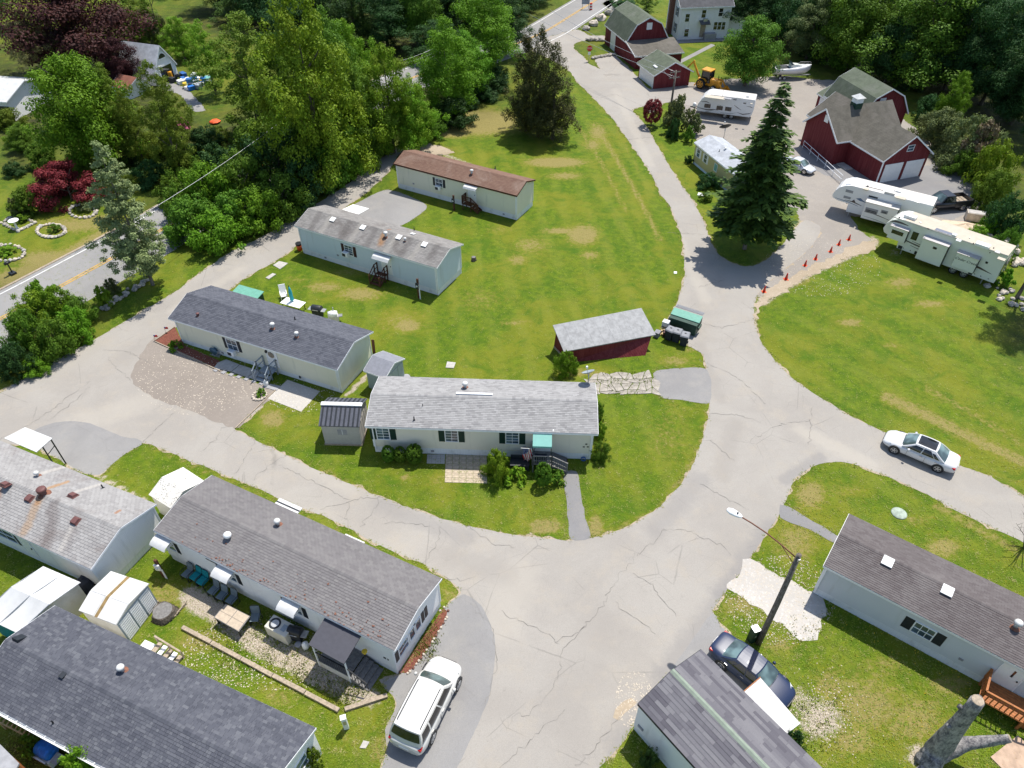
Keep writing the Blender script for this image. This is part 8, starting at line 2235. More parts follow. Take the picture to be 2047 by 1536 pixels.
# flower bed along the long white home's end
o = T('flower_bed','narrow brick-edged flower bed along the end wall of the long white home','flower bed',835,1290)
ed = [(800,1345),(815,1347),(838,1322),(868,1278),(893,1235),(896,1222),(888,1215),(880,1222)]
P_ = smooth_line([G(*q) for q in ed],.22)
for k,q in enumerate(P_): rock('brick',None,0,0,.085,'stone_pale' if k % 3 else 'brick_red',None,k + 600,o,loc=(q[0] - o.location.x,q[1] - o.location.y,.02),squash=.8)
tag(MB().mesh([tuple(G(*q,.0235)) for q in ((800,1345),(815,1346),(838,1321),(868,1277),(892,1235),(894,1222),(886,1216),(870,1240),(835,1290))],[tuple(range(9))]).build('bed_soil',M['mulch'],None),kind='structure')

# ------------------------------------------------------------------ vegetation
def leaf_quads(C,Nn,s,seed,aspect=.6):
 """one rhombic leaf per centre: C centres, Nn facing directions, s half sizes"""
 r = np.random.default_rng(seed)
 n = len(C)
 Nn = Nn / (np.linalg.norm(Nn,axis=1,keepdims=True) + 1e-9)
 t = np.cross(Nn,r.normal(size=(n,3))); t /= (np.linalg.norm(t,axis=1,keepdims=True) + 1e-9)
 b = np.cross(Nn,t)
 s = np.asarray(s).reshape(-1,1)
 V = np.stack([C - t * s,C - b * s * aspect,C + t * s,C + b * s * aspect],1).reshape(-1,3)
 return V,np.arange(4 * n).reshape(n,4)

def crown_mesh(name,seed,n,a,prof,clumps=60,cr=(.2,.34),leaf_s=(.035,.07),fill=.25,outward=.9,squash=.75,jag=.22,shell=.55):
 """crown of leaf clumps: prof(t) = envelope radius at relative height t (0..1), a = height in crown radii"""
 r = np.random.default_rng(seed)
 cc = []
 while len(cc) < clumps:
  t = r.uniform(.05,.99)
  R = prof(t)
  if R <= 0.02 or r.random() > R + .15: continue
  q = r.uniform(shell,1.0) if r.random() > fill else r.uniform(.1,.6)
  ph = r.random() * 6.283
  k = R * q * (1 + r.normal() * jag)
  cc.append((k * cos(ph),k * sin(ph),t * a,r.uniform(*cr) * (.55 + .45 * R)))
 cc = np.array(cc)
 w_ = cc[:,3] ** 2; idx = r.choice(len(cc),n,p=w_ / w_.sum())
 d = r.normal(size=(n,3)); d[:,2] += .25; d /= np.linalg.norm(d,axis=1,keepdims=True)
 rad = cc[idx,3] * (.55 + .55 * r.random(n) ** .7) * (1 + .18 * r.normal(size=n))
 C = cc[idx,:3] + d * rad[:,None] * np.array([1,1,squash])
 C[:,2] = np.maximum(C[:,2],.01)
 Nn = d * outward + r.normal(size=(n,3)) * .38 + np.array([0,0,.45])
 V,Fq = leaf_quads(C,Nn,r.uniform(*leaf_s,n),seed + 1)
 return raw_mesh(name,V,Fq,L_['green'])

def conifer_mesh(name,seed,levels,per,a,R_of,droop=.28,spray=.20,dens=8,lift=.0,gap=0.0,leaf_w=.3):
 r = np.random.default_rng(seed)
 C,Dn,Sz = [],[],[]
 V,Fq = [],[]
 for l in range(levels):
  t = (l + r.random() * .6) / levels
  z = a * (.19 + .80 * t)
  R = R_of(t)
  m = max(4,int(per * (.45 + .55 * (1 - t))))
  for k in range(m):
   if r.random() < gap: continue
   ph = 2 * pi * (k + r.random() * .7) / m + l * 1.1
   Lb = R * (.72 + .38 * r.random())
   ca,sa = cos(ph),sin(ph)
   st = max(3,int(dens * Lb / .5) + 2)
   for i in range(st):
    u = (i + .5 + r.normal() * .2) / st
    rr = Lb * (.12 + .88 * u)
    zz_ = z - droop * Lb * u ** 1.4 + lift * Lb * u ** 3 + r.normal() * .015
    base = np.array([rr * ca,rr * sa,zz_])
    for sgn in (-1,1,0):
     an = ph + sgn * (.75 + r.normal() * .15)
     ln = spray * (1.1 - .55 * u) * (.7 + .6 * r.random()) * (.4 + .6 * (1 - t) + .1)
     dr = np.array([cos(an),sin(an),-droop * 1.0 + r.normal() * .15])
     nr = np.array([-cos(ph) * .2 + r.normal() * .25,-sin(ph) * .2 + r.normal() * .25,1.0])
     b = np.cross(nr,dr); b /= np.linalg.norm(b) + 1e-9
     p0 = base; p1 = base + dr * ln
     wd = ln * leaf_w
     n0 = len(V)
     V += [p0,p0 * .45 + p1 * .55 - b * wd,p1,p0 * .45 + p1 * .55 + b * wd]
     Fq.append((n0,n0 + 1,n0 + 2,n0 + 3))
 return raw_mesh(name,np.array(V),np.array(Fq),L_['spruce'])

def trunk_mesh(name,a,r0,bark_,limbs=6,top=.8,seed=0,spread=.5):
 rd = random.Random(seed); mb = MB()
 mb.tube([(0,0,0),(.02,.01,a * .25),(-.01,.02,a * .55),(0,0,a * top)],[r0 * 1.25,r0 * .85,r0 * .55,r0 * .15],8)
 for k in range(limbs):
  ph = k * 2.4 + rd.random(); z = a * (.22 + .5 * k / max(limbs,1)); ln = spread * rd.uniform(.7,1.1)
  mb.tube([(0,0,z),(ln * .5 * cos(ph),ln * .5 * sin(ph),z + ln * .35),(ln * cos(ph),ln * sin(ph),z + ln * .85)],[r0 * .45,r0 * .28,r0 * .08],6)
 me = bpy.data.meshes.new(name); me.from_pydata(mb.v,[],mb.f); me.materials.append(bark_); return me

dome = lambda lo,hi,p=.6: (lambda t: max(0,sin(pi * min(max((t - lo) / (hi - lo),0),1) ** p)) ** .7 if t > lo else 0)
cone = lambda b,p: (lambda t: max(0,(1.02 - t)) ** p * min(1,b + t * 4))
VM = dict(
 round=[crown_mesh('crown',s,34000,2.1,dome(.10,1.02,.75),120,(.16,.30),(.015,.034)) for s in (1,2)],
 tall=[crown_mesh('crown',s,34000,3.0,dome(.08,1.02,.62),150,(.14,.27),(.015,.032)) for s in (3,4)],
 airy=[crown_mesh('crown',s,22000,2.9,dome(.10,1.03,.60),150,(.09,.20),(.014,.030),.35,.8,.7,.3) for s in (5,6,7)],
 wild=[crown_mesh('crown',s,34000,2.6,dome(.02,1.02,.55),170,(.11,.24),(.014,.032),.3,.8,.8,.28) for s in (8,9)],
 shrub=[crown_mesh('crown',s,9000,1.15,lambda t: max(0,1 - (max(t - .1,0) / .92) ** 2.2) ** .5,60,(.14,.30),(.026,.055),.2) for s in (10,11,12)],
 loose=[crown_mesh('crown',s,3600,1.5,lambda t: .35 + .6 * sin(pi * min(t,1) ** .8),36,(.12,.26),(.04,.09),.3,.3,.9,.3) for s in (13,)],
 globe=[crown_mesh('crown',s,20000,1.75,lambda t: .86 * max(0,1 - ((t - .5) / .52) ** 2) ** .5,170,(.13,.17),(.026,.045),0,1.1,1.0,.015,.95) for s in (14,)],
 mound=[crown_mesh('crown',s,16000,1.15,lambda t: max(0,1 - (max(t - .1,0) / .9) ** 2.5) ** .5,70,(.14,.24),(.02,.042),.15,.7,.6,.12) for s in (15,)],
 leafy=[crown_mesh('crown',s,380,.9,lambda t: max(0,1 - t * t) ** .5,14,(.3,.5),(.12,.22),.2,.8,.7) for s in (16,)],
 spruce=[conifer_mesh('crown',21,34,13,4.1,lambda t: max(.03,min((1 - t) ** .8 * 1.08,.75 + t * 3)) * (.84 + .22 * sin(t * 31)),.24,.24,8,.10,.16,.24)],
 blue=[crown_mesh('crown',s,34000,3.3,lambda t: max(0,(1.02 - t)) ** .8 * min(1,.1 + max(0,t - .10) * 6),300,(.08,.17),(.015,.032),.35,.6,.5,.22) for s in (22,)],
 cedar=[crown_mesh('crown',s,26000,3.6,cone(.5,.72),210,(.08,.19),(.014,.032),.35,.4,1.3,.24) for s in (23,24,25)],
)
TR = dict(tree=[trunk_mesh('trunk',2.5,.05,M['bark'],6,.85,k) for k in range(2)],conifer=[trunk_mesh('trunk',3.9,.035,M['bark'],0,.98,3)],pale=[trunk_mesh('trunk',3.2,.038,M['pole'],4,.95,4,.3)],
          multi=[None],bush=[trunk_mesh('stems',.9,.03,M['bark'],7,.7,5,.6)])
CAM = Vector((0,0,H))
ntree = [0]
def tree(kind,mat,tx,ty,by,wpx,label,group=None,name=None,cat='tree',trunk='tree',bx=None,lift=0):
 """tx, ty: where the top shows in the photo; by: photo row of the foot; wpx: crown width in photo pixels"""
 if bx is None: bx = tx + (CX - tx) * (by - ty) / (CY + F / math.tan(TH) - ty)
 base = (bx,by); p = G(*base); h = max(.3,zfor(base,ty))
 q = Vector((p.x,p.y,h * .55)) - CAM
 depth = q.y * cos(TH) - q.z * sin(TH)
 R = wpx / 2 / F * depth * {'spruce': 1.0,'globe': 1.0,'leafy': 1.0,'shrub': .82,'loose': .8,'airy': .9,'blue': 1.0}.get(kind,.92)
 ntree[0] += 1; k = ntree[0]
 ms = VM[kind]; me = ms[k % len(ms)]
 zmax = {'round': 2.1,'tall': 3.0,'airy': 2.9,'wild': 2.6,'shrub': 1.25,'loose': 1.6,'globe': 1.75,'mound': 1.2,'leafy': 1.0,'spruce': 4.05,'blue': 3.3,'cedar': 3.6}[kind]
 o = thing(name or ('tree' if cat == 'tree' else 'shrub'),label,cat,p,random.random() * 6.28,group)
 o.scale = (R,R,h / zmax)
 c = link('crown',me,o)
 if lift: c.location.z = lift
 c.material_slots[0].link = 'OBJECT'; c.material_slots[0].material = L_[mat]
 if trunk and TR[trunk][0]:
  tl = TR[trunk]; link('trunk' if trunk != 'bush' else 'stems',tl[k % len(tl)],o)
 return o
t_ = tree
# top left
t_('round','purple',84,-75,150,250,'huge dark purple beech in the top left corner')
t_('round','purple',216,76,172,82,'smaller purple tree nearest the white gambrel garage')
t_('airy','tan',36,20,178,112,'pale tan feathery tree at the left edge before the purple beech')
t_('round','bright',116,108,338,200,'bright green maple left of the olive trees')
t_('airy','olive',187,130,325,115,'olive tree directly right of the bright green maple')
t_('airy','olive',288,122,350,130,'olive tree with a leaning dark trunk before the gambrel garage')
t_('airy','gold',392,40,190,95,'yellow-green tree behind the clutter of the white garage')
t_('airy','olive',462,25,270,190,'broad feathery olive tree right of the orange tarp')
t_('cedar','olive',236,-40,84,120,'olive conifer above the white gambrel garage',name='conifer')
t_('shrub','grey',305,20,90,60,'small pale shrub tree right above the gambrel garage roof')
t_('wild','gold',576,-30,372,230,'tallest yellow-green tree with ivy hanging down its trunk')
t_('tall','green',640,15,300,150,'tall green tree right behind the ivy-hung one')
t_('wild','gold',682,32,230,110,'narrow pointed bright tree in front of the dark wood')
t_('wild','olive',700,120,318,125,'olive tree filling the gap above the head of the left lane')
t_('wild','gold',762,85,306,135,'rounded yellow-green tree right at the end of the left lane')
t_('wild','gold',812,150,300,110,'drooping pale olive tree at the lawn corner')
t_('tall','bright',966,-45,160,150,'bright fresh green tree along the main road, right of two')
t_('tall','bright',884,32,236,140,'bright green tree along the main road, left of two')
for k,(x,y,by,w_,lb) in enumerate(((1054,62,262,118,'left one of three dark cedars standing together on the lawn'),(1082,52,272,120,'middle and tallest of three dark cedars on the lawn'),(1112,80,278,128,'right one of three dark cedars on the lawn'))):
 t_('cedar','cedar',x,y,by,w_,lb,'three cedars on the lawn','cedar_tree')
t_('blue','blue',190,283,570,170,'sparse grey-green conifer leaning over the main road at the left',None,'conifer',trunk='pale')
t_('spruce','spruce',1572,163,498,205,'tall dark spruce on the grass island by the lane fork',None,'spruce_tree',trunk='pale')
for r_ in (('wild','green',30,245,300,70,'mid-green tree low at the left edge under the tan one'),('airy','olive',235,180,335,90,'slender olive tree between the two nearer olive ones'),('airy','olive',330,175,300,70,'thin olive sapling above the pink azalea'),('wild','gold',345,30,120,80,'yellow-green bushy tree behind the gambrel garage, right'),
           ('cedar','olive',280,-10,88,80,'second olive conifer above the gambrel garage roof'),('wild','green',540,60,250,110,'green tree between the feathery olive one and the ivy tree'),('wild','gold',620,60,330,150,'yellow-green tree in front of the tall green one'),('wild','green',655,215,358,110,'rounded ivy-like bush tree at the foot of the tallest tree'),('tall','bright',925,60,200,110,'bright green tree filling between the two along the main road'),
           ('shrub','dark',905,195,250,110,'dark bush under the bright trees by the tan lawn patch'),('shrub','green',850,215,280,80,'green bush under the drooping pale olive tree'),('shrub','dark',975,150,190,90,'dark bush at the lawn edge behind the cedars'),('tall','dark',1010,-20,110,100,'dark tree at the bend of the main road'),('wild','dark',870,40,125,130,'dark tree hiding the main road behind the bright ones')):
 t_(*r_,None,None,'tree' if r_[0] != 'shrub' else 'shrub','tree' if r_[0] != 'shrub' else None)
# garden, left
t_('mound','red',112,328,402,138,'wide dark red maple mound in the left garden',None,'red_maple',trunk='bush')
t_('shrub','green',42,372,424,78,'round green garden shrub left of the red maple mound',None,'shrub','shrub','bush')
t_('loose','grey',20,395,432,40,'loose grey-green plant at the left garden edge',None,'shrub','shrub',None)
for k,(x,by,w_,lb) in enumerate(((36,444,36,'green plants inside the square bed of the bird bath'),(103,463,34,'green plants inside the oval stone ring'),(10,506,46,'plants inside the stone ring at the left edge'),(168,420,44,'dark heathery plants in the half-ring bed'))):
 t_('loose',('bright','green','gold','grey')[k],x,by - 14,by,w_,lb,None,'bed_plants','plants',None)
# hedge along the left lane
HG = [(368,472,105,62),(420,492,110,62),(462,458,105,60),(505,455,110,62),(548,425,110,66),(592,402,105,70),(632,378,100,70),(676,352,90,60),(716,326,80,55),(400,425,110,60),(470,402,115,66),(540,372,120,70),(600,342,110,70),(655,318,100,66),(345,440,70,45),(735,310,70,50)]
HG += [(360,415,100,50),(430,375,110,55),(500,335,110,60),(560,300,100,60),(330,405,60,34)]
hn = ['at its lower left tip','second along the lane from its left tip','third along the lane','fourth along the lane','fifth along the lane','sixth along the lane','seventh along the lane','eighth along the lane','last before the lane end','in its back row above the left tip','in its back row, second from the left','in its back row, middle','in its back row below the ivy tree','in its back row, last on the right','small and low at its far left','at the foot of the rounded yellow-green tree','hiding the main road, lower left one','hiding the main road, second from the left','hiding the main road, third from the left','hiding the main road, nearest the ivy tree','tiny one at the main road beside the conifer']
for k,(x,by,w_,hh) in enumerate(HG):
 t_('shrub',('green','bright','green','bright','green','dark')[k % 6],x,by - hh * (1.25 if k < 9 else 1.6),by,w_ * 1.2,'shrub of the lane-side thicket ' + hn[k],'thicket along the left lane','shrub','shrub','bush')
# lower left corner shrubs
LS = [(25,702,90,80,'green'),(82,706,95,75,'green'),(132,676,85,62,'bright'),(148,642,70,45,'green'),(45,645,95,62,'gold'),(96,630,80,55,'bright'),(8,748,80,60,'dark'),(60,745,60,30,'bright'),(194,614,46,42,'gold'),(214,585,40,30,'grey')]
ln_ = ['at the left edge above the lane','in the middle of the left corner thicket','right end of the left corner thicket','behind the right end of the left corner thicket','tallest behind the left corner thicket','bright one reaching over the main road','dark one in the very left corner','low one on the verge slope','yellow one alone by the main road kerb','small grey one by the road edge stones']
for k,(x,by,w_,hh,m_) in enumerate(LS):
 t_('shrub' if k not in (8,9) else 'loose',m_,x,by - hh,by,w_,'roadside shrub, ' + ln_[k],'left corner thicket','shrub','shrub','bush')
t_('loose','bright',70,560,612,70,'upright sumac with feathery shoots over the main road',None,'sumac','shrub','bush')
# shrub layer under the left trees
rd = random.Random(5)
UL = [(30,290),(70,330),(20,350),(150,345),(210,350),(250,330),(290,365),(350,350),(240,380),(330,300),(400,300),(440,320),(380,340),(480,290),(520,262),(430,285),(300,310),(190,300),(90,290),(10,255),(560,240),(610,230),(840,270),(870,255),(905,245),(930,215),(855,240),(960,200),(990,170)]
for k,(x,by) in enumerate(UL):
 w_ = rd.uniform(50,85); t_('shrub',rd.choice(('green','olive','gold','dark','green')) if x < 800 else 'dark',x,by - w_ * .55,by,w_,'low shrub in the undergrowth beneath the roadside trees','undergrowth beneath the trees','shrub','shrub',None)
# the wood beyond the main road, along the top
WD = [(600,112),(655,104),(715,100),(775,98),(835,92),(885,78),(935,66),(985,50),(1030,26),(1066,2),(560,60),(620,55),(690,48),(760,45),(830,40),(900,25),(960,5),(500,42),(440,20),(1000,-15),(1090,-30),(540,10),(640,0),(740,-10),(850,-15),(380,-20),(300,-40),(180,-30),(80,-40),(0,-10),(-40,60),(-60,150),(1130,-60),(1200,-70)]
for k,(x,by) in enumerate(WD):
 hp_ = rd.uniform(125,175); wd_ = rd.uniform(105,150)
 tree(('tall','round','cedar')[k % 3],('dark','dark','spruce','dark','green')[k % 5],0,by - hp_,by,wd_,'dark green tree in the wood beyond the main road','wood beyond the main road',bx=x)
# around the farmhouse and the right-hand wood
t_('round','green',1517,34,172,132,'dense olive-green maple between the farmhouse and the boat')
t_('airy','green',1296,-20,34,52,'small thin tree on the farmhouse lawn')
t_('shrub','dark',1250,-2,14,60,'dark hedge bush at the top edge behind the gambrel barn',None,'shrub','shrub',None)
t_('shrub','grey',1326,80,114,38,'flowering bush with pale blooms by the barn lean-to',None,'shrub','shrub','bush')
t_('loose','green',1298,55,78,30,'shrub between the barn and the farmhouse chimney',None,'shrub','shrub',None)
RW = [('tall','dark',1500,-60,60,110),('tall','dark',1568,-70,62,120),('round','dark',1610,-40,88,110),('tall','grey',1650,-30,118,110),('tall','dark',1690,-80,110,110),('round','green',1752,-70,140,165),('round','dark',1812,40,165,120),('wild','green',1925,-90,170,250),
      ('tall','dark',1990,-80,180,140),('round','dark',1990,60,200,120),('tall','dark',2070,-40,210,150),('tall','dark',2120,40,250,140),('wild','bright',1935,140,255,66),('tall','dark',1840,-90,120,140),('tall','dark',1730,-110,70,130),('tall','dark',1620,-110,20,130),
      ('tall','dark',1920,-110,100,140),('tall','dark',2010,-120,130,140),('tall','dark',2100,-90,160,150),('tall','dark',1540,-110,5,120),('tall','dark',1460,-100,15,110),('tall','dark',2190,80,300,130),('shrub','dark',1830,140,180,60),('shrub','dark',1870,190,240,70),('shrub','green',1690,90,135,70),('shrub','dark',1640,80,120,70),('round','dark',2075,110,240,110)]
rn = {5: 'deep green broad tree behind the gambrel barn',7: 'largest sunlit green tree above the red barn',12: 'bright yellow-green sapling below the largest sunlit tree',3: 'silvery green tree at the left edge of the right-hand wood',0: 'dark tree directly right of the farmhouse roof'}
for k,(kd,mt,x,y,by,w_) in enumerate(RW):
 t_(kd,mt,x,y,by,w_,rn.get(k,'dark tree in the shaded wood behind the red barns'),None if k in rn else 'shaded wood behind the barns',cat='tree' if kd != 'shrub' else 'shrub',trunk='tree' if kd != 'shrub' else None)
RS = [('mound','grey',1893,214,292,105,'rounded grey-green bush behind the red barn doors'),('shrub','grey',1962,228,330,115,'large grey-green bush left of the twiggy one'),('loose','brown',1985,240,345,90,'twiggy half-bare bush among the grey-green ones'),('shrub','gold',2018,275,380,100,'yellow-green bush at the right edge above the rocks'),
      ('shrub','green',1945,300,352,70,'green bush at the corner of the paved barn apron'),('shrub','olive',2010,340,420,80,'olive bush over the black pickup bed'),('shrub','dark',2045,380,470,90,'dark bush at the right edge beside the rocks'),('loose','bright',1990,424,468,46,'small bright green bush beside the concrete block'),
      ('shrub','gold',1962,452,482,50,'low yellow-green plants at the foot of the sand heap'),('shrub','green',2030,450,520,60,'green bush behind the heap of tan rocks'),('loose','bright',2020,535,570,44,'bright weeds at the rear of the cream trailer')]
for r_ in RS: t_(*r_,None,'shrub','shrub',None)
t_('airy','green',2200,300,596,150,'thin-trunked tree leaning out over the right edge of the big lawn',bx=2032,lift=1.1)
t_('globe','red',1307,208,252,40,'round purple-red tree ball beside the lane',None,'red_globe_tree',trunk='tree',lift=.3)
for r_ in (('loose','grey',1368,188,266,66,'tall loose grey-green shrub by the crossarm pole'),('shrub','grey',1345,205,250,34,'smaller grey shrub between the pole and the round red tree'),('loose','grey',1392,225,268,44,'arching shrub before the white travel trailer'),('shrub','dark',1352,235,278,30,'dark upright bush under the grey shrubs'),('loose','green',1382,250,285,30,'low green shrub at the lane side behind the yellow house'),
           ('shrub','dark',1380,308,326,20,'dark bush at the corner of the yellow house'),('shrub','dark',1420,345,374,50,'dark bush before the yellow house'),('shrub','green',1412,385,402,30,'small green bush between the lane and the spruce'),('loose','green',1490,430,455,46,'shrubby undergrowth at the spruce foot'),
           ('shrub','bright',1134,703,748,52,'rounded green bush at the corner of the long red shed')): t_(*r_,None,'shrub','shrub','bush')
# beds of the beige home
for r_ in (('globe','green',774,895,920,29,'clipped round bush, left of three at the beige home'),('globe','green',798.5,897,921,28,'clipped round bush, middle of three at the beige home'),('globe','green',826,893,922,36,'clipped round bush, largest and rightmost of three'),
           ('globe','green',1087,930,968,36,'clipped cone-shaped bush before the grey deck'),('leafy','green',1113,942,962,34,'broad-leaved hosta right of the clipped cone'),('shrub','gold',994,900,952,66,'loose bright shrub at the paver patio edge'),('leafy','gold',1029,938,957,38,'low yellow-and-rust plant under the flag'),
           ('shrub','green',1205,880,915,46,'dark rounded bush at the right corner of the beige home'),('shrub','bright',1201,845,874,34,'bright bush in the middle of the beige home end wall'),('shrub','green',1198,806,838,32,'upper green bush at the beige home end wall'),
           ('leafy','bright',344,684,696,24,'bright leafy plant in the red mulch bed'),('leafy','bright',518.5,778,790,16,'bright plant inside the small stone ring'),('shrub','dark',1594,1465,1512,64,'dark shrub below the flat white porch roof'),('shrub','dark',1306,1495,1530,40,'dark shrub against the strip-shingled home wall'),
           ('loose','green',44,1476,1506,60,'tufted green plant in the bottom left corner'),('shrub','gold',140,1505,1560,90,'vine-like yellow-green shrub under the white gutter'),('loose','olive',618,1500,1536,46,'rusty green shrub at the slate-roofed home corner'),('loose','olive',175,880,900,1,'x'),
           ('leafy','green',440,720,740,16,'x'),('shrub','green',530,1262,1275,12,'x')):
 if r_[-1] != 'x': t_(*r_,None,'shrub','shrub',None if r_[0] in ('globe','leafy') else 'bush')
# bare shrub at the right edge
def bare(label,px,py,h,R,n_,seed):
 o = T('bare_shrub',label,'shrub',px,py); rd = random.Random(seed); mb = MB()
 for k in range(n_):
  ph = rd.random() * 6.28; e = Vector((R * cos(ph) * rd.uniform(.5,1),R * sin(ph) * rd.uniform(.5,1),h * rd.uniform(.6,1))); m_ = e * .5 + Vector((rd.gauss(0,.1),rd.gauss(0,.1),h * .12))
  mb.tube([(0,0,0),m_,e],[.035,.022,.008],5)
  for j in range(5):
   q = m_.lerp(e,rd.random()); mb.tube([q,q + Vector((rd.gauss(0,.3),rd.gauss(0,.3),rd.uniform(.15,.5)))],[.012,.004],4)
 mb.build('twigs',M['bark'],o)
bare('leafless twiggy shrub at the right edge below the lane',2046,1095,3.0,1.7,22,3)
bare('leafless twigs beside the olive tree',300,300,5,2,10,4) if False else None
# pink blossom
o = t_('leafy','red',362,238,256,22,'pink flowering azalea under the olive trees',None,'azalea','shrub',None)
for c in kids(o):
 c.material_slots[0].material = M['pink']

# ------------------------------------------------------------------ grass tufts, edge weeds, dandelions
def inside(P,poly):
 x,y = P[:,0],P[:,1]; c = np.zeros(len(P),bool); n = len(poly); j = n - 1
 for i in range(n):
  xi,yi = poly[i]; xj,yj = poly[j]
  if yi != yj:
   m = ((yi > y) != (yj > y)) & (x < (xj - xi) * (y - yi) / (yj - yi) + xi); c ^= m
  j = i
 return c
def tufts(name,P,h,wd,mat,blades,seed,label=None):
 r = np.random.default_rng(seed); n = len(P) * blades
 C = np.repeat(P,blades,0) + r.normal(0,wd * .9,(n,2))
 hh = np.repeat(h,blades) * r.uniform(.6,1.3,n); ph = r.random(n) * 6.283; lean = r.normal(0,.35,(n,2)) * hh[:,None]
 V = np.zeros((n,3,3)); V[:,0,0] = C[:,0] - np.cos(ph) * wd * .22; V[:,0,1] = C[:,1] - np.sin(ph) * wd * .22
 V[:,1,0] = C[:,0] + np.cos(ph) * wd * .22; V[:,1,1] = C[:,1] + np.sin(ph) * wd * .22
 V[:,2,:2] = C + lean; V[:,2,2] = hh
 o = link(name,raw_mesh(name,V.reshape(-1,3),np.arange(3 * n).reshape(n,3),mat)); tag(o,label,kind='stuff'); return o
polys = [p for p in OUTLINES]
def off_road(P):
 bad = np.zeros(len(P),bool)
 for q in polys:
  if len(q) > 400 and q.shape[0] == len(HW): continue
  bad |= inside(P,q[::2] if len(q) > 300 else q)
 return P[~bad]
r = np.random.default_rng(99)
n = 70000
px_ = r.uniform(0,2047,n); py_ = 420 + 1116 * r.random(n) ** .75
dx = (px_ - CX) / F; dy = -(py_ - CY) / F
tt = H / (sin(TH) - dy * cos(TH)); P = np.stack([dx * tt,(cos(TH) + dy * sin(TH)) * tt],1)
P = off_road(P)
R_,G_,B_ = wear(P[:,0],P[:,1])
P = P[r.random(len(P)) > np.maximum(R_ * .3,G_)]
glf = leaf('grass_blades',(.085,.150,.006),(.20,.235,.03),(.33,.27,.13),.15)
def flecks(name,P,s,mat,seed):
 """low blades of grass lying over one another, mostly facing up"""
 rr = np.random.default_rng(seed); m = len(P)
 C = np.concatenate([P,rr.uniform(.015,.045,(m,1))],1); Nn = rr.normal(0,.35,(m,3)) + np.array([0,0,1.0])
 V,Fq = leaf_quads(C,Nn,rr.uniform(*s,m),seed,.22)
 tag(link(name,raw_mesh(name,V,Fq,mat)),kind='stuff')
flecks('grass',np.repeat(P,3,0) + r.normal(0,.12,(len(P) * 3,2)),(.03,.085),glf,1)
# ragged weeds along every edge of asphalt
E_ = []
for q in polys:
 k = len(q); s_ = r.integers(0,k,k * 3); E_.append(q[s_] + r.normal(0,.16,(len(s_),2)))
E_ = off_road(np.concatenate(E_))
ew = leaf('edge_grass_blades',(.10,.14,.010),(.27,.235,.09),None,.2)
flecks('edge_grass',np.repeat(E_,4,0) + r.normal(0,.10,(len(E_) * 4,2)),(.04,.11),ew,2)
tufts('edge_weeds',E_[::4],r.uniform(.04,.12,len(E_[::4])),.10,ew,4,2)
D_ = P[(P[:,0] > 13) & (P[:,1] < 34) & (P[:,1] > 12)]; D_ = D_[r.random(len(D_)) < .10]
tufts('dandelions',D_,np.full(len(D_),.09),.12,M['gold'],2,3)
# weeds in the gravel yard and pads
def scatter_px(cx,cy,rx,ry,n_):
 a = r.random(n_) * 6.283; q = np.sqrt(r.random(n_)); return np.array([G(cx + rx * k * cos(b),cy + ry * k * sin(b))[:2] for b,k in zip(a,q)])
Wd = np.concatenate([scatter_px(500,1285,110,60,160),scatter_px(640,1350,90,40,120),scatter_px(1640,1440,60,60,40),scatter_px(850,1270,25,60,160),scatter_px(1610,1240,40,35,16),scatter_px(1250,765,60,24,80),scatter_px(690,1390,40,20,50)])
tufts('weeds',Wd,r.uniform(.05,.15,len(Wd)),.16,glf,12,4)

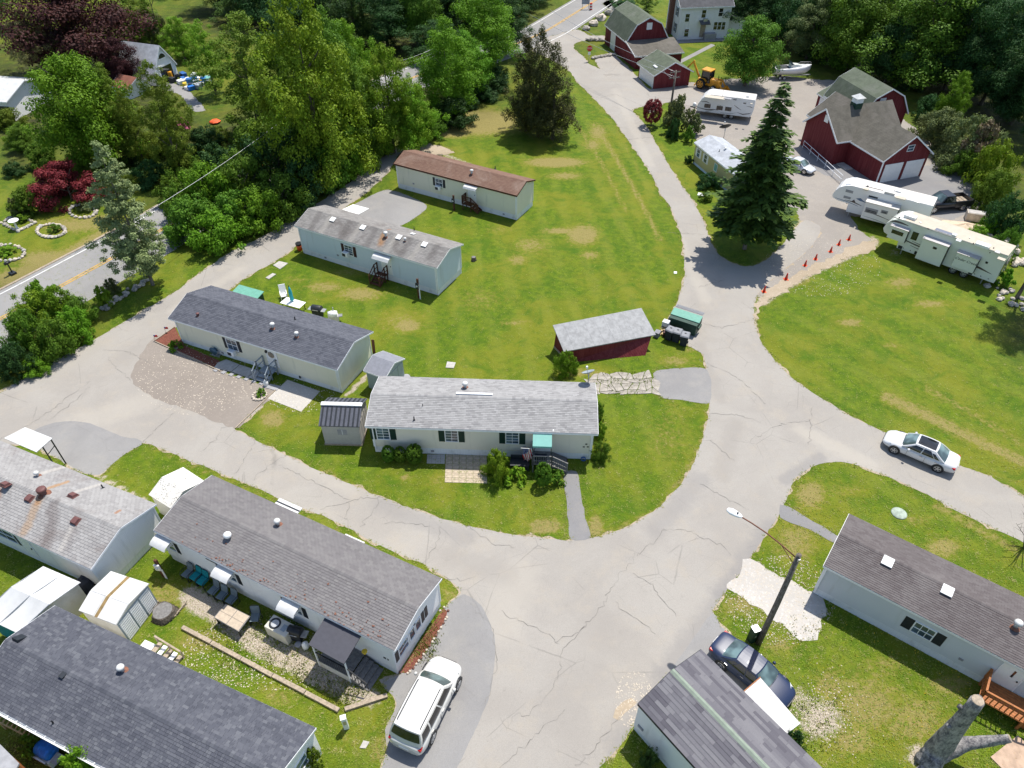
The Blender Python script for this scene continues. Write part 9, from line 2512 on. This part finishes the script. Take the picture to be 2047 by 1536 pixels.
# loose stones spilling from the gravel
St = np.concatenate([scatter_px(1560,1200,110,90,1500),np.array([G(x,y)[:2] for x,y in np.random.default_rng(4).normal((1632,1428),(40,34),(600,2))]),scatter_px(560,1305,200,75,1600),scatter_px(390,760,120,70,900),scatter_px(600,790,70,35,300),scatter_px(1640,535,120,60,700),scatter_px(1270,1400,40,60,300)])
mm = len(St); rs = np.random.default_rng(8); sz = rs.uniform(.018,.05,mm)
off = np.array([[-1,-.7,0],[1,-.6,0],[.1,1,0],[0,0,1.0]])[None] * sz[:,None,None]; an = rs.random(mm) * 6.28
rot = np.stack([np.stack([np.cos(an),-np.sin(an),0 * an],1),np.stack([np.sin(an),np.cos(an),0 * an],1),np.stack([0 * an,0 * an,0 * an + 1],1)],1)
Vv = np.einsum('nij,nkj->nki',rot,off) + np.concatenate([St,np.full((mm,1),.016)],1)[:,None,:]
Ff = (np.arange(mm)[:,None,None] * 4 + np.array([[0,1,3],[1,2,3],[2,0,3]])[None]).reshape(-1,3)
tag(link('loose_stones',raw_mesh('loose_stones',Vv.reshape(-1,3),Ff,M['stone_pale'])),kind='stuff')

# labels that place each of the many wild trees and shrubs by what stands nearest
MARK = {'the purple beech': (110,80),'the bright maple': (116,220),'the tan tree': (40,90),'the white gambrel garage': (300,130),'the orange tarp': (430,242),'the clutter heap': (395,165),'the red maple mound': (112,365),'the ivy-hung tallest tree': (600,170),'the pale utility pole': (690,30),'the end of the left lane': (800,290),
 'the three dark cedars': (1080,160),'the bunched wires': (840,110),'the road sign': (1170,10),'the hedge thicket': (450,400),'the grey-green conifer': (240,430),'the bright road trees': (930,110),'the tan lawn patch': (950,250),'the farmhouse': (1400,40),'the boat': (1577,148),'the yellow bench': (1606,107),'the cupola': (1718,205),
 'the gambrel barn ridge': (1750,155),'the largest sunlit tree': (1890,90),'the rounded grey-green bush': (1893,255),'the yellow-green sapling': (1925,200),'the top right corner': (2040,10),'the top edge': (1000,-60),'the top left corner': (10,10),'the silvery tree': (1640,40),'the olive-green maple': (1515,95)}
used = set()
for o in list(COL.objects):
 if o.get('group') not in ('undergrowth beneath the trees','wood beyond the main road','shaded wood behind the barns'): continue
 p = o.location; x,y = project(p.x,p.y,1.0 if o['category'] == 'shrub' else 6.0)
 near = sorted(MARK,key=lambda k: hypot(MARK[k][0] - x,MARK[k][1] - y))
 def rel(k):
  dx,dy = x - MARK[k][0],y - MARK[k][1]
  return ('right of ' if dx > 0 else 'left of ') + k if abs(dx) > abs(dy) else ('below ' if dy > 0 else 'above ') + k
 what = 'low undergrowth shrub ' if o['category'] == 'shrub' and o['group'][0] == 'u' else ('dark shrub ' if o['category'] == 'shrub' else 'dark wood tree ')
 for k in range(1,7):
  lb = what + rel(near[0]) + (', ' + rel(near[k]))
  if lb not in used and len(lb.replace('-',' ').split()) <= 16: break
 used.add(lb); o['label'] = lb
